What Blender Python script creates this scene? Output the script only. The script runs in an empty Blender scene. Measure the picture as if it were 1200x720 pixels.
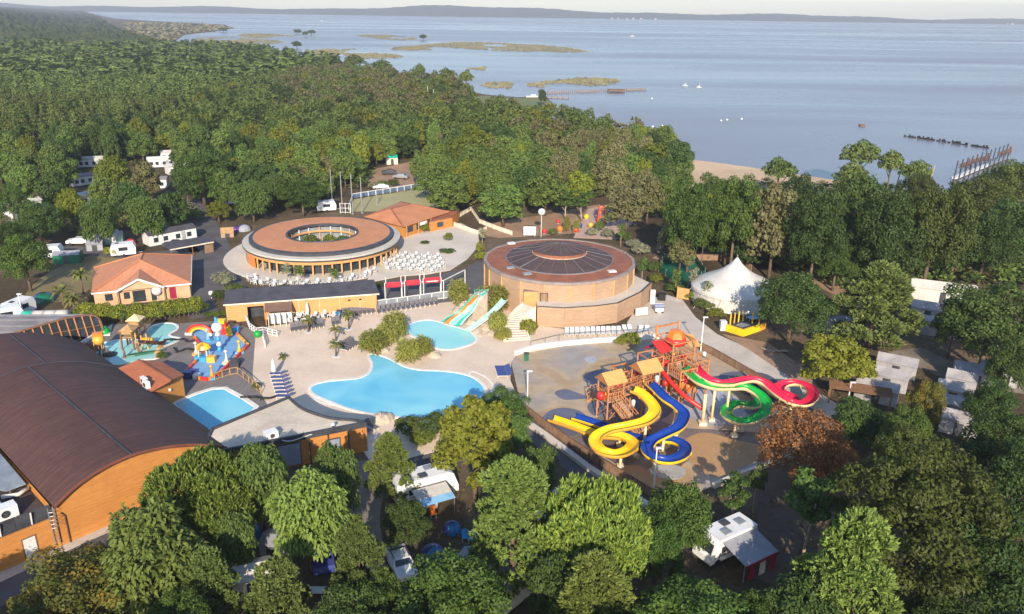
import bpy, math, random
import numpy as np
from mathutils import Vector, Matrix
S = bpy.context.scene
C = S.collection
PI = math.pi
rad = math.radians
# ------------------------------------------------------------------ camera
CAM_H, CAM_F, CAM_P, CAM_ROLL = 45.0, 929.0, rad(20.5), rad(0.8)
cam_data = bpy.data.cameras.new('camera')
cam = bpy.data.objects.new('camera', cam_data)
C.objects.link(cam)
ROT = Matrix.Rotation(PI / 2 - CAM_P, 3, 'X') @ Matrix.Rotation(CAM_ROLL, 3, 'Z')
cam.matrix_world = Matrix.Translation((0, 0, CAM_H)) @ ROT.to_4x4()
cam_data.sensor_width = 36.0
cam_data.lens = 36.0 * CAM_F / 1200.0
cam_data.clip_start = 0.5
cam_data.clip_end = 60000
S.camera = cam
# ------------------------------------------------------------------ sky, sun, exposure
SUN_EL, SUN_AZ = rad(25), rad(178)        # compass direction the light comes from (0 = +Y, clockwise)
world = bpy.data.worlds.new('World')
S.world = world
world.use_nodes = True
wn = world.node_tree
sky = wn.nodes.new('ShaderNodeTexSky')
sky.sky_type = 'NISHITA'
sky.sun_disc = False
sky.sun_elevation = SUN_EL
sky.sun_rotation = SUN_AZ
sky.altitude = 20
sky.air_density = 1.0
sky.dust_density = 0.4
sky.ozone_density = 2.5
bg = wn.nodes['Background']
bg.inputs['Strength'].default_value = 0.11
wn.links.new(sky.outputs[0], bg.inputs['Color'])
sun_data = bpy.data.lights.new('sun', 'SUN')
sun_data.energy = 3.7
sun_data.angle = rad(0.5)
sun_data.color = (1.0, 0.86, 0.68)
sun = bpy.data.objects.new('sun', sun_data)
C.objects.link(sun)
sdir = Vector((math.sin(SUN_AZ) * math.cos(SUN_EL), math.cos(SUN_AZ) * math.cos(SUN_EL), math.sin(SUN_EL)))
sun.rotation_euler = sdir.to_track_quat('Z', 'Y').to_euler()
S.view_settings.view_transform = 'Standard'
S.view_settings.look = 'None'
S.view_settings.gamma = 1.0
S.view_settings.exposure = 1.08
S.cycles.max_bounces = 6
S.cycles.diffuse_bounces = 3
S.cycles.glossy_bounces = 3
S.cycles.transmission_bounces = 4
S.cycles.transparent_max_bounces = 4
S.cycles.volume_bounces = 0

# ------------------------------------------------------------------ geometry helpers
def at(u, v, z=0.0):
    """the place at height z that the photograph shows at pixel (u, v) of 1200 x 720"""
    d = ROT @ Vector(((u - 600) / CAM_F, -(v - 360) / CAM_F, -1.0))
    t = (z - CAM_H) / d.z
    return Vector((d.x * t, d.y * t, z))

def pxm(u, v, z=0.0):
    p = at(u, v, z)
    return CAM_F / -(ROT.transposed() @ (p - Vector((0, 0, CAM_H)))).z

def tag(o, label=None, cat=None, group=None, kind=None):
    if label: o['label'] = label
    if cat: o['category'] = cat
    if group: o['group'] = group
    if kind: o['kind'] = kind
    return o

def thing(name, label, cat, loc=(0, 0, 0), rz=0.0, group=None):
    o = bpy.data.objects.new(name, None)
    o.empty_display_size = 0.5
    C.objects.link(o)
    o.location = loc
    o.rotation_euler = (0, 0, rz)
    return tag(o, label, cat, group)

def link(name, me, parent=None, loc=None, rz=None):
    o = bpy.data.objects.new(name, me)
    C.objects.link(o)
    if parent is not None: o.parent = parent
    if loc is not None: o.location = loc
    if rz is not None: o.rotation_euler = (0, 0, rz)
    return o

KIDS = {}
def dup(root, loc=None, rz=None, label=None, group=None, scale=None):
    def cp(o, parent):
        c = o.copy()
        C.objects.link(c)
        if parent is not None: c.parent = parent
        for ch in o.children: cp(ch, c)
        return c
    c = cp(root, None)
    if loc is not None: c.location = loc
    if rz is not None: c.rotation_euler = (0, 0, rz)
    if scale is not None: c.scale = (scale, scale, scale) if not hasattr(scale, '__len__') else scale
    if label: c['label'] = label
    if group: c['group'] = group
    return c

class MB:
    """collects shapes and links them as one mesh object"""
    def __init__(s, off=(0, 0, 0)):
        s.v, s.f, s.m, s.off = [], [], [], Vector(off)
        s.mi = 0
    def poly(s, pts):
        n = len(s.v)
        s.v += [tuple(Vector(p) - s.off) for p in pts]
        s.f.append(tuple(range(n, n + len(pts)))); s.m.append(s.mi)
        return s
    def _faces(s, vs, fs):
        n = len(s.v)
        s.v += [tuple(Vector(p) - s.off) for p in vs]
        s.f += [tuple(n + i for i in f) for f in fs]; s.m += [s.mi] * len(fs)
        return s
    def box(s, x, y, z, sx, sy, sz, rz=0.0):
        """centre x, y, bottom z"""
        c, q = math.cos(rz), math.sin(rz)
        vs = []
        for dz in (0, sz):
            for dx, dy in ((-1, -1), (1, -1), (1, 1), (-1, 1)):
                a, b = dx * sx / 2, dy * sy / 2
                vs.append((x + a * c - b * q, y + a * q + b * c, z + dz))
        return s._faces(vs, [(3, 2, 1, 0), (4, 5, 6, 7), (0, 1, 5, 4), (1, 2, 6, 5), (2, 3, 7, 6), (3, 0, 4, 7)])
    def bar(s, p, q, w=0.1, h=None, n=4):
        p, q = Vector(p), Vector(q)
        d = q - p
        if d.length < 1e-6: return s
        d.normalize()
        up = Vector((0, 0, 1)) if abs(d.z) < 0.95 else Vector((0, 1, 0))
        a = d.cross(up).normalized(); b = a.cross(d).normalized()
        h = h or w
        vs = []
        for e in (p, q):
            if n == 4:
                for sa, sb in ((-1, -1), (1, -1), (1, 1), (-1, 1)):
                    vs.append(e + a * (sa * w / 2) + b * (sb * h / 2))
            else:
                for i in range(n):
                    t = 2 * PI * i / n
                    vs.append(e + a * (math.cos(t) * w / 2) + b * (math.sin(t) * h / 2))
        fs = [tuple(range(n))[::-1], tuple(range(n, 2 * n))]
        for i in range(n):
            j = (i + 1) % n
            fs.append((i, j, n + j, n + i))
        return s._faces(vs, fs)
    def tube(s, pts, radii, n=6, cap=True):
        pts = [Vector(p) for p in pts]
        if not hasattr(radii, '__len__'): radii = [radii] * len(pts)
        vs, fs = [], []
        a = None
        for i, p in enumerate(pts):
            d = (pts[min(i + 1, len(pts) - 1)] - pts[max(i - 1, 0)]).normalized()
            if a is None:
                up = Vector((0, 0, 1)) if abs(d.z) < 0.9 else Vector((1, 0, 0))
                a = d.cross(up).normalized()
            else:
                a = (a - d * a.dot(d)).normalized()
            b = d.cross(a)
            for k in range(n):
                t = 2 * PI * k / n
                vs.append(p + (a * math.cos(t) + b * math.sin(t)) * radii[i])
        for i in range(len(pts) - 1):
            for k in range(n):
                j = (k + 1) % n
                fs.append((i * n + k, i * n + j, (i + 1) * n + j, (i + 1) * n + k))
        if cap:
            fs.append(tuple(range(n))[::-1]); fs.append(tuple(range((len(pts) - 1) * n, len(pts) * n)))
        return s._faces(vs, fs)
    def lathe(s, prof, n=16, c=(0, 0, 0), a0=0.0, a1=2 * PI):
        """prof: list of (r, z)"""
        full = abs(a1 - a0 - 2 * PI) < 1e-6
        m = n if full else n + 1
        vs, fs = [], []
        for r, z in prof:
            for k in range(m):
                t = a0 + (a1 - a0) * k / n
                vs.append((c[0] + r * math.cos(t), c[1] + r * math.sin(t), c[2] + z))
        for i in range(len(prof) - 1):
            for k in range(n):
                j = (k + 1) % m
                fs.append((i * m + k, i * m + j, (i + 1) * m + j, (i + 1) * m + k))
        return s._faces(vs, fs)
    def prism(s, pts, z0, z1):
        n = len(pts)
        ar = sum(pts[i][0] * pts[(i + 1) % n][1] - pts[(i + 1) % n][0] * pts[i][1] for i in range(n))
        if ar < 0: pts = list(pts)[::-1]
        vs = [(p[0], p[1], z0) for p in pts] + [(p[0], p[1], z1) for p in pts]
        fs = [tuple(range(n))[::-1], tuple(range(n, 2 * n))]
        for i in range(n):
            j = (i + 1) % n
            fs.append((i, j, n + j, n + i))
        return s._faces(vs, fs)
    def slab(s, pts, t, nrm=None):
        """a flat panel of thickness t below the polygon pts"""
        pts = [Vector(p) for p in pts]
        if nrm is None:
            nrm = (pts[1] - pts[0]).cross(pts[2] - pts[0]).normalized()
            if nrm.z < 0: nrm = -nrm
        n = len(pts)
        vs = pts + [p - nrm * t for p in pts]
        fs = [tuple(range(n)), tuple(range(n, 2 * n))[::-1]]
        for i in range(n):
            j = (i + 1) % n
            fs.append((j, i, n + i, n + j))
        return s._faces(vs, fs)
    def wall(s, pts, t=0.2, closed=False):
        """vertical wall through (x, y, z0, z1) points, thickness t to both sides"""
        n = len(pts)
        for i in range(n if closed else n - 1):
            a, b = pts[i], pts[(i + 1) % n]
            d = Vector((b[0] - a[0], b[1] - a[1])); 
            if d.length < 1e-6: continue
            d.normalize(); q = Vector((-d.y, d.x)) * t / 2
            vs = []
            for e in (a, b):
                for sg in (-1, 1):
                    for z in (e[2], e[3]): vs.append((e[0] + sg * q.x, e[1] + sg * q.y, z))
            s._faces(vs, [(0, 1, 5, 4), (2, 6, 7, 3), (1, 3, 7, 5), (0, 4, 6, 2), (0, 2, 3, 1), (4, 5, 7, 6)])
        return s
    def mesh(s, name, mats, smooth=False):
        me = bpy.data.meshes.new(name)
        me.from_pydata(s.v, [], s.f)
        if not isinstance(mats, (list, tuple)): mats = [mats]
        for m in mats: me.materials.append(m)
        if len(mats) > 1: me.polygons.foreach_set('material_index', s.m)
        if smooth: me.polygons.foreach_set('use_smooth', [True] * len(s.f))
        me.update()
        return me
    def build(s, name, mats, parent=None, smooth=False):
        return link(name, s.mesh(name, mats, smooth), parent)

def spline(pts, per=6, closed=False):
    pts = [Vector(p) for p in pts]
    n = len(pts)
    out = []
    for i in range(n if closed else n - 1):
        if closed: a, b, c, d = pts[(i - 1) % n], pts[i], pts[(i + 1) % n], pts[(i + 2) % n]
        else: a, b, c, d = pts[max(i - 1, 0)], pts[i], pts[i + 1], pts[min(i + 2, n - 1)]
        for k in range(per):
            t = k / per
            out.append(0.5 * ((2 * b) + (c - a) * t + (2 * a - 5 * b + 4 * c - d) * t * t + (3 * b - a - 3 * c + d) * t ** 3))
    if not closed: out.append(pts[-1])
    return out

def offset_poly(pts, d):
    n = len(pts)
    ar = sum(pts[i].x * pts[(i + 1) % n].y - pts[(i + 1) % n].x * pts[i].y for i in range(n))
    sg = 1 if ar > 0 else -1
    out = []
    for i in range(n):
        e = pts[(i + 1) % n] - pts[i - 1]
        nn = Vector((e.y, -e.x, 0)).normalized() * sg
        out.append(pts[i] + nn * d)
    return out

# ------------------------------------------------------------------ materials
def _new(name):
    m = bpy.data.materials.new(name)
    m.use_nodes = True
    nt = m.node_tree
    return m, nt, nt.nodes['Principled BSDF']

def _coord(nt, kind='Object', scale=(1, 1, 1), rot=(0, 0, 0)):
    tc = nt.nodes.new('ShaderNodeTexCoord')
    mp = nt.nodes.new('ShaderNodeMapping')
    mp.inputs['Scale'].default_value = scale
    mp.inputs['Rotation'].default_value = rot
    if kind == 'World':
        g = nt.nodes.new('ShaderNodeNewGeometry')
        nt.links.new(g.outputs['Position'], mp.inputs[0])
    else:
        nt.links.new(tc.outputs[kind], mp.inputs[0])
    return mp.outputs[0]

def _noise(nt, vec, scale, detail=4, rough=0.6, dist=0.0):
    n = nt.nodes.new('ShaderNodeTexNoise')
    n.inputs['Scale'].default_value = scale
    n.inputs['Detail'].default_value = detail
    n.inputs['Roughness'].default_value = rough
    n.inputs['Distortion'].default_value = dist
    nt.links.new(vec, n.inputs['Vector'])
    return n.outputs['Fac']

def _ramp(nt, fac, stops):
    r = nt.nodes.new('ShaderNodeValToRGB')
    e = r.color_ramp.elements
    while len(e) < len(stops): e.new(0.5)
    for el, (p, c) in zip(e, stops):
        el.position = p
        el.color = (*c, 1) if len(c) == 3 else c
    nt.links.new(fac, r.inputs[0])
    return r.outputs[0]

def _mix(nt, fac, a, b, mode='MIX'):
    m = nt.nodes.new('ShaderNodeMix')
    m.data_type = 'RGBA'; m.blend_type = mode
    for s_, v in ((m.inputs[0], fac), (m.inputs[6], a), (m.inputs[7], b)):
        if isinstance(v, bpy.types.NodeSocket): nt.links.new(v, s_)
        elif isinstance(v, (int, float)): s_.default_value = v
        else: s_.default_value = (*v, 1)
    return m.outputs[2]

def _bump(nt, bsdf, h, strength=0.3, dist=0.05):
    b = nt.nodes.new('ShaderNodeBump')
    b.inputs['Strength'].default_value = strength
    b.inputs['Distance'].default_value = dist
    nt.links.new(h, b.inputs['Height'])
    nt.links.new(b.outputs[0], bsdf.inputs['Normal'])

def mat(name, col, col2=None, rough=0.75, scale=0.8, spec=0.3, metal=0.0, bump=0.0, fine=None, coord='Object'):
    """a surface colour with large-scale wear (col2) and finer grain"""
    m, nt, b = _new(name)
    col2 = col2 or tuple(c * 0.78 for c in col)
    v = _coord(nt, coord)
    n1 = _noise(nt, v, scale, 5, 0.62, 0.3)
    c = _ramp(nt, n1, [(0.34, col2), (0.62, col)])
    n2 = _noise(nt, v, fine or scale * 9, 3, 0.6)
    c = _mix(nt, 0.28, c, _ramp(nt, n2, [(0.3, (0.35, 0.35, 0.35)), (0.7, (0.7, 0.7, 0.7))]), 'OVERLAY')
    nt.links.new(c, b.inputs['Base Color'])
    b.inputs['Roughness'].default_value = rough
    b.inputs['Specular IOR Level'].default_value = spec
    b.inputs['Metallic'].default_value = metal
    if bump: _bump(nt, b, n2, bump)
    return m

def planks(name, col, col2, axis='Z', pitch=0.15, rough=0.65, gap=0.45, var=0.5, rot=0.0, coord='Object', grain=0.25, spec=0.25):
    """boards: a tint per board, a dark joint, grain along the board; axis = direction across the boards"""
    m, nt, b = _new(name)
    v = _coord(nt, coord, (1, 1, 1), (0, 0, rot))
    sep = nt.nodes.new('ShaderNodeSeparateXYZ'); nt.links.new(v, sep.inputs[0])
    d = nt.nodes.new('ShaderNodeMath'); d.operation = 'DIVIDE'; d.inputs[1].default_value = pitch
    nt.links.new(sep.outputs[axis], d.inputs[0])
    fl = nt.nodes.new('ShaderNodeMath'); fl.operation = 'FLOOR'; nt.links.new(d.outputs[0], fl.inputs[0])
    fr = nt.nodes.new('ShaderNodeMath'); fr.operation = 'FRACT'; nt.links.new(d.outputs[0], fr.inputs[0])
    wn_ = nt.nodes.new('ShaderNodeTexWhiteNoise'); wn_.noise_dimensions = '1D'
    nt.links.new(fl.outputs[0], wn_.inputs['W'])
    st = [1.2, 1.2, 1.2]; st['XYZ'.index(axis)] = 9.0
    mp = nt.nodes.new('ShaderNodeMapping'); mp.inputs['Scale'].default_value = st
    nt.links.new(v, mp.inputs[0])
    g = _noise(nt, mp.outputs[0], 1.0, 5, 0.65, 0.2)
    big = _noise(nt, v, 0.35, 3)
    c = _mix(nt, wn_.outputs['Value'], col, tuple(x * (1 - var) + y * var for x, y in zip(col, col2)))
    c = _mix(nt, _ramp(nt, big, [(0.4, (0, 0, 0)), (0.72, (0.55, 0.55, 0.55))]), c, col2)
    c = _mix(nt, grain * 2, c, _ramp(nt, g, [(0.3, (0.32, 0.32, 0.32)), (0.7, (0.68, 0.68, 0.68))]), 'OVERLAY')
    jt = _ramp(nt, fr.outputs[0], [(0.0, (1, 1, 1)), (0.08, (1, 1, 1)), (0.12, (0, 0, 0))])
    jm = nt.nodes.new('ShaderNodeMath'); jm.operation = 'MULTIPLY'; jm.inputs[1].default_value = gap
    nt.links.new(jt, jm.inputs[0])
    c = _mix(nt, jm.outputs[0], c, tuple(x * 0.25 for x in col2))
    nt.links.new(c, b.inputs['Base Color'])
    b.inputs['Roughness'].default_value = rough
    b.inputs['Specular IOR Level'].default_value = spec
    return m

def foliage(name, dark, light, warm=None, tl=0.35):
    """leaves: tint per tree and per patch of crown, some light passing through"""
    m, nt, b = _new(name)
    oi = nt.nodes.new('ShaderNodeObjectInfo')
    v = _coord(nt, 'Object')
    n = _noise(nt, v, 0.55, 3, 0.6)
    n2 = _noise(nt, v, 3.5, 2, 0.6)
    c = _ramp(nt, n2, [(0.3, dark), (0.7, light)])
    hue = nt.nodes.new('ShaderNodeHueSaturation')
    nt.links.new(c, hue.inputs['Color'])
    mr = nt.nodes.new('ShaderNodeMapRange'); mr.inputs[3].default_value = 0.485; mr.inputs[4].default_value = 0.515
    nt.links.new(oi.outputs['Random'], mr.inputs[0]); nt.links.new(mr.outputs[0], hue.inputs['Hue'])
    mv = nt.nodes.new('ShaderNodeMapRange'); mv.inputs[3].default_value = 0.75; mv.inputs[4].default_value = 1.3
    wv = nt.nodes.new('ShaderNodeTexWhiteNoise'); wv.noise_dimensions = '1D'
    nt.links.new(oi.outputs['Random'], wv.inputs['W'])
    nt.links.new(wv.outputs['Value'], mv.inputs[0]); nt.links.new(mv.outputs[0], hue.inputs['Value'])
    c = hue.outputs[0]
    if warm:
        c = _mix(nt, _ramp(nt, n, [(0.45, (0, 0, 0)), (0.68, (0.8, 0.8, 0.8))]), c, warm)
    nt.links.new(c, b.inputs['Base Color'])
    b.inputs['Roughness'].default_value = 0.6
    b.inputs['Specular IOR Level'].default_value = 0.25
    if tl:
        t = nt.nodes.new('ShaderNodeBsdfTranslucent')
        nt.links.new(c, t.inputs['Color'])
        mx = nt.nodes.new('ShaderNodeMixShader'); mx.inputs[0].default_value = tl
        nt.links.new(b.outputs[0], mx.inputs[1]); nt.links.new(t.outputs[0], mx.inputs[2])
        nt.links.new(mx.outputs[0], nt.nodes['Material Output'].inputs[0])
    return m

M = {}
M['white'] = mat('white_paint', (0.66, 0.66, 0.65), (0.55, 0.545, 0.53), rough=0.5)
M['white_metal'] = mat('white_metal', (0.75, 0.76, 0.77), (0.62, 0.63, 0.64), rough=0.35)
M['cream'] = mat('cream_plaster', (0.72, 0.64, 0.5), (0.6, 0.52, 0.4))
M['grey'] = mat('grey_paint', (0.32, 0.33, 0.35), (0.24, 0.25, 0.27))
M['dgrey'] = mat('dark_grey_metal', (0.06, 0.063, 0.075), (0.035, 0.037, 0.045), rough=0.5)
M['black'] = mat('black_plastic', (0.02, 0.02, 0.022), rough=0.5)
M['glass'] = mat('dark_glass', (0.035, 0.045, 0.055), (0.02, 0.025, 0.03), rough=0.06, spec=0.6)
M['paleglass'] = mat('pale_glass', (0.25, 0.28, 0.3), (0.18, 0.2, 0.23), rough=0.1, spec=0.6)
M['steel'] = mat('galvanised_steel', (0.45, 0.46, 0.48), (0.33, 0.34, 0.36), rough=0.4, metal=0.6)
M['concrete'] = mat('pale_concrete', (0.55, 0.49, 0.43), (0.43, 0.385, 0.335), scale=0.25, fine=6)
M['terrace'] = mat('terrace_concrete', (0.6, 0.535, 0.46), (0.5, 0.445, 0.38), scale=0.2, fine=5)
M['coping'] = mat('white_coping', (0.72, 0.7, 0.66), (0.6, 0.57, 0.52))
M['asphalt'] = mat('asphalt', (0.115, 0.11, 0.115), (0.075, 0.07, 0.075), scale=0.2, fine=8, rough=0.9)
M['asphalt_brown'] = mat('worn_path', (0.26, 0.215, 0.175), (0.15, 0.125, 0.1), scale=0.15, fine=5, rough=0.95)
M['orange_wood'] = planks('orange_cladding', (0.52, 0.235, 0.065), (0.4, 0.165, 0.045), 'Z', 0.16)
M['honey_wood'] = planks('honey_cladding', (0.58, 0.32, 0.13), (0.48, 0.24, 0.09), 'Z', 0.14, gap=0.3)
M['tan_wood'] = planks('tan_cladding', (0.43, 0.29, 0.19), (0.33, 0.215, 0.14), 'Z', 0.16, gap=0.4)
M['grey_deck'] = planks('weathered_boards', (0.23, 0.205, 0.195), (0.155, 0.135, 0.13), 'X', 0.42, gap=0.55, rot=rad(8))
M['post_wood'] = mat('post_timber', (0.42, 0.27, 0.13), (0.32, 0.19, 0.09), scale=2)
M['brown_roof'] = planks('brown_barrel_roof', (0.105, 0.053, 0.045), (0.06, 0.033, 0.032), 'Y', 0.3, gap=0.15, rough=0.65, grain=0.45, var=0.6, spec=0.15)
M['slate'] = mat('dark_slate', (0.085, 0.08, 0.095), (0.055, 0.052, 0.062), scale=0.6, fine=10, rough=0.7)
M['terracotta'] = mat('terracotta_roof', (0.5, 0.215, 0.105), (0.42, 0.17, 0.085), scale=0.3, fine=3)
M['sedum'] = mat('red_roof_cover', (0.31, 0.115, 0.062), (0.2, 0.08, 0.05), scale=0.5, fine=5)
M['purple_roof'] = mat('purple_brown_shingle', (0.088, 0.06, 0.06), (0.06, 0.042, 0.043), scale=0.5, fine=7)
M['membrane'] = mat('white_roof_membrane', (0.66, 0.57, 0.46), (0.48, 0.41, 0.33), scale=0.18, fine=3)
M['seam'] = mat('roof_seam_lead', (0.15, 0.115, 0.115), (0.11, 0.085, 0.085))
M['gmembrane'] = mat('grey_roof_membrane', (0.22, 0.2, 0.21), (0.15, 0.14, 0.15), scale=0.3)
M['bark'] = mat('bark', (0.16, 0.115, 0.08), (0.09, 0.065, 0.045), scale=2)
M['palebark'] = mat('pale_bark', (0.42, 0.34, 0.26), (0.27, 0.21, 0.16), scale=2)
for k, c in dict(red=(0.6, 0.035, 0.03), awning_red=(0.58, 0.045, 0.06), orange=(0.75, 0.2, 0.03), yellow=(0.85, 0.55, 0.02), blue=(0.012, 0.05, 0.3), lblue=(0.25, 0.48, 0.75),
                 skyblue=(0.05, 0.32, 0.62), green=(0.01, 0.33, 0.05), dgreen=(0.01, 0.12, 0.07), teal=(0.03, 0.42, 0.3), mint=(0.4, 0.68, 0.55), pink=(0.62, 0.02, 0.07),
                 cream_frp=(0.78, 0.6, 0.33), ochre=(0.75, 0.4, 0.06), navy=(0.04, 0.06, 0.22), tent_blue=(0.02, 0.16, 0.36), purple=(0.12, 0.04, 0.2), maroon=(0.28, 0.02, 0.05), olive=(0.11, 0.11, 0.045)).items():
    M[k] = mat(k + '_paint', c, tuple(x * 0.82 for x in c), rough=0.35, spec=0.45)
M['tower_wood'] = mat('orange_timber', (0.5, 0.21, 0.085), (0.36, 0.14, 0.06), scale=1.5)
M['tower_roof'] = planks('honey_roof_boards', (0.6, 0.35, 0.125), (0.5, 0.27, 0.09), 'Y', 0.2, gap=0.25)
M['brown_wood'] = mat('brown_timber', (0.2, 0.105, 0.06), (0.13, 0.07, 0.04), scale=2)
M['tile'] = planks('roof_tiles', (0.52, 0.235, 0.13), (0.42, 0.175, 0.095), 'X', 0.3, gap=0.35)
M['plaster'] = mat('warm_plaster', (0.56, 0.36, 0.22), (0.47, 0.29, 0.17))
M['canvas'] = mat('white_canvas', (0.56, 0.545, 0.51), (0.47, 0.45, 0.42), scale=0.4)
M['pale_tent'] = mat('weathered_tent_cloth', (0.35, 0.335, 0.34), (0.25, 0.235, 0.245), scale=0.6)
M['greycanvas'] = mat('grey_canvas', (0.3, 0.31, 0.35), (0.23, 0.24, 0.27), scale=0.4)
M['sand'] = mat('beach_sand', (0.58, 0.42, 0.27), (0.46, 0.33, 0.21), scale=0.05, fine=0.6)
M['stone'] = mat('pale_rock', (0.5, 0.42, 0.33), (0.34, 0.28, 0.22), scale=1.2, bump=0.4)
M['dirt'] = mat('red_dirt', (0.36, 0.23, 0.15), (0.26, 0.165, 0.105), scale=0.15, fine=1.5)
M['lounger_grey'] = mat('grey_mesh', (0.14, 0.13, 0.14), (0.1, 0.095, 0.1))
M['reed'] = mat('reed', (0.2, 0.175, 0.095), (0.14, 0.135, 0.065), scale=0.03, fine=0.4)

def pool_water(name, col, col2):
    m, nt, b = _new(name)
    v = _coord(nt, 'World')
    n = _noise(nt, v, 0.12, 3, 0.5, 0.4)
    nt.links.new(_ramp(nt, n, [(0.35, col), (0.65, col2)]), b.inputs['Base Color'])
    b.inputs['Roughness'].default_value = 0.08
    b.inputs['IOR'].default_value = 1.33
    _bump(nt, b, _noise(nt, v, 2.2, 3, 0.6), 0.3, 0.05)
    return m
M['pool'] = pool_water('pool_water', (0.11, 0.45, 0.64), (0.25, 0.6, 0.7))
M['pool_pale'] = pool_water('shallow_pool_water', (0.25, 0.6, 0.62), (0.32, 0.66, 0.66))
M['pool_kids'] = pool_water('wading_pool_water', (0.26, 0.55, 0.55), (0.3, 0.6, 0.6))
# ------------------------------------------------------------------ setting: land, lake, far shore
def ground_material():
    m, nt, b = _new('camp_ground')
    v = _coord(nt, 'World')
    a = _noise(nt, v, 0.045, 4, 0.6, 0.6)
    c = _ramp(nt, a, [(0.3, (0.06, 0.045, 0.03)), (0.48, (0.095, 0.072, 0.045)), (0.6, (0.15, 0.11, 0.075)), (0.75, (0.09, 0.086, 0.036))])
    f = _noise(nt, v, 1.4, 5, 0.7)
    c = _mix(nt, 0.75, c, _ramp(nt, f, [(0.25, (0.22, 0.2, 0.17)), (0.75, (0.78, 0.8, 0.8))]), 'OVERLAY')
    nt.links.new(c, b.inputs['Base Color'])
    b.inputs['Roughness'].default_value = 1.0
    b.inputs['Specular IOR Level'].default_value = 0.1
    _bump(nt, b, f, 0.6, 0.1)
    return m
M['ground'] = ground_material()

def lake_material():
    m, nt, b = _new('lake_water')
    v = _coord(nt, 'World', (0.0012, 0.006, 1), (0, 0, rad(-6)))
    st = _noise(nt, v, 1.0, 4, 0.55, 0.5)
    c = _ramp(nt, st, [(0.35, (0.125, 0.112, 0.142)), (0.65, (0.17, 0.156, 0.182))])
    nt.links.new(c, b.inputs['Base Color'])
    nt.links.new(_ramp(nt, st, [(0.38, (0.22,) * 3), (0.66, (0.36,) * 3)]), b.inputs['Roughness'])
    b.inputs['IOR'].default_value = 1.33
    b.inputs['Specular IOR Level'].default_value = 0.24
    v2 = _coord(nt, 'World', (0.35, 0.5, 1))
    _bump(nt, b, _noise(nt, v2, 1.0, 3, 0.5), 0.06, 0.2)
    return m
M['lake'] = lake_material()

SHORE = [(60, 14.5), (112, 17), (135, 22), (200, 26), (262, 29), (275, 33), (250, 37), (215, 41), (202, 50), (245, 59), (300, 64), (345, 69), (385, 79), (430, 84), (480, 94), (530, 104), (570, 111),
         (605, 114), (640, 114), (650, 126), (628, 134), (604, 136), (640, 143), (690, 156), (740, 171), (780, 181), (820, 189), (880, 197), (960, 209), (1010, 217), (1060, 228),
         (1110, 236), (1160, 229), (1210, 219), (1350, 190)]
def land():
    sh = [at(u, v) for u, v in SHORE]
    outer = sh + [Vector((2600, 500, 0)), Vector((2600, -600, 0)), Vector((-9000, -600, 0)), Vector((-9000, 6200, 0))]
    b = MB()
    b.poly([(p.x, p.y, 0) for p in outer])
    n = len(sh)
    off = []
    for i in range(n):
        e = sh[min(i + 1, n - 1)] - sh[max(i - 1, 0)]
        nn = Vector((-e.y, e.x, 0)).normalized()
        off.append(sh[i] + nn * 5 + Vector((0, 0, -2.2)))
    for i in range(n - 1):
        b.poly([sh[i], sh[i + 1], off[i + 1], off[i]])
    o = b.build('ground', M['ground'])
    o['kind'] = 'structure'
land()
lake = MB().poly([(-9000, -900, -0.4), (9000, -900, -0.4), (9000, 7200, -0.4), (-9000, 7200, -0.4)]).build('lake', M['lake'])
lake['kind'] = 'structure'

def far_hills():
    rng = np.random.RandomState(5)
    nx, ny = 420, 14
    xs = np.linspace(-8200, 8200, nx)
    prof = 42 + 10 * np.sin(xs / 900 + 1) + 9 * np.sin(xs / 370 + 2) + 5 * np.sin(xs / 140)
    prof += 26 * np.exp(-((xs + 750) / 700) ** 2) - 6 * np.exp(-((xs - 1600) / 600) ** 2)
    b = MB()
    shape = [0.0, 0.32, 0.36, 0.5, 0.55, 0.66, 0.7, 0.82, 0.86, 0.95, 1.0, 0.98, 0.9, 0.6]
    vs = []
    for j in range(ny):
        for i in range(nx):
            y = 5960 + j * 75 + 60 * math.sin(xs[i] / 420.0)
            z = -0.6 if j == 0 else shape[j] * prof[i] + rng.uniform(-3.2, 3.2)
            vs.append((xs[i], y, z))
    fs = [(j * nx + i, j * nx + i + 1, (j + 1) * nx + i + 1, (j + 1) * nx + i) for j in range(ny - 1) for i in range(nx - 1)]
    b._faces(vs, fs)
    m = mat('far_woods', (0.075, 0.085, 0.05), (0.04, 0.052, 0.03), scale=0.012, fine=0.06, rough=1.0, spec=0.05)
    o = b.build('far_shore_hills', m)
    o['kind'] = 'structure'
far_hills()

def sheet(name, pts, z, m, kind='structure', smooth=0, world_pts=False):
    P = [Vector(p) for p in pts] if world_pts else [at(u, v) for u, v in pts]
    if smooth: P = spline(P, smooth, True)
    b = MB()
    P = [Vector((p.x, p.y, z)) for p in P]
    ar = sum(P[i].x * P[(i + 1) % len(P)].y - P[(i + 1) % len(P)].x * P[i].y for i in range(len(P)))
    if ar < 0: P = P[::-1]
    b.poly(P)
    for i in range(len(P)):                      # a thin edge down to the ground
        j = (i + 1) % len(P)
        b.poly([P[j], P[i], P[i] - Vector((0, 0, z)), P[j] - Vector((0, 0, z))])
    o = b.build(name, m)
    if kind: o['kind'] = kind
    return o

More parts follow.
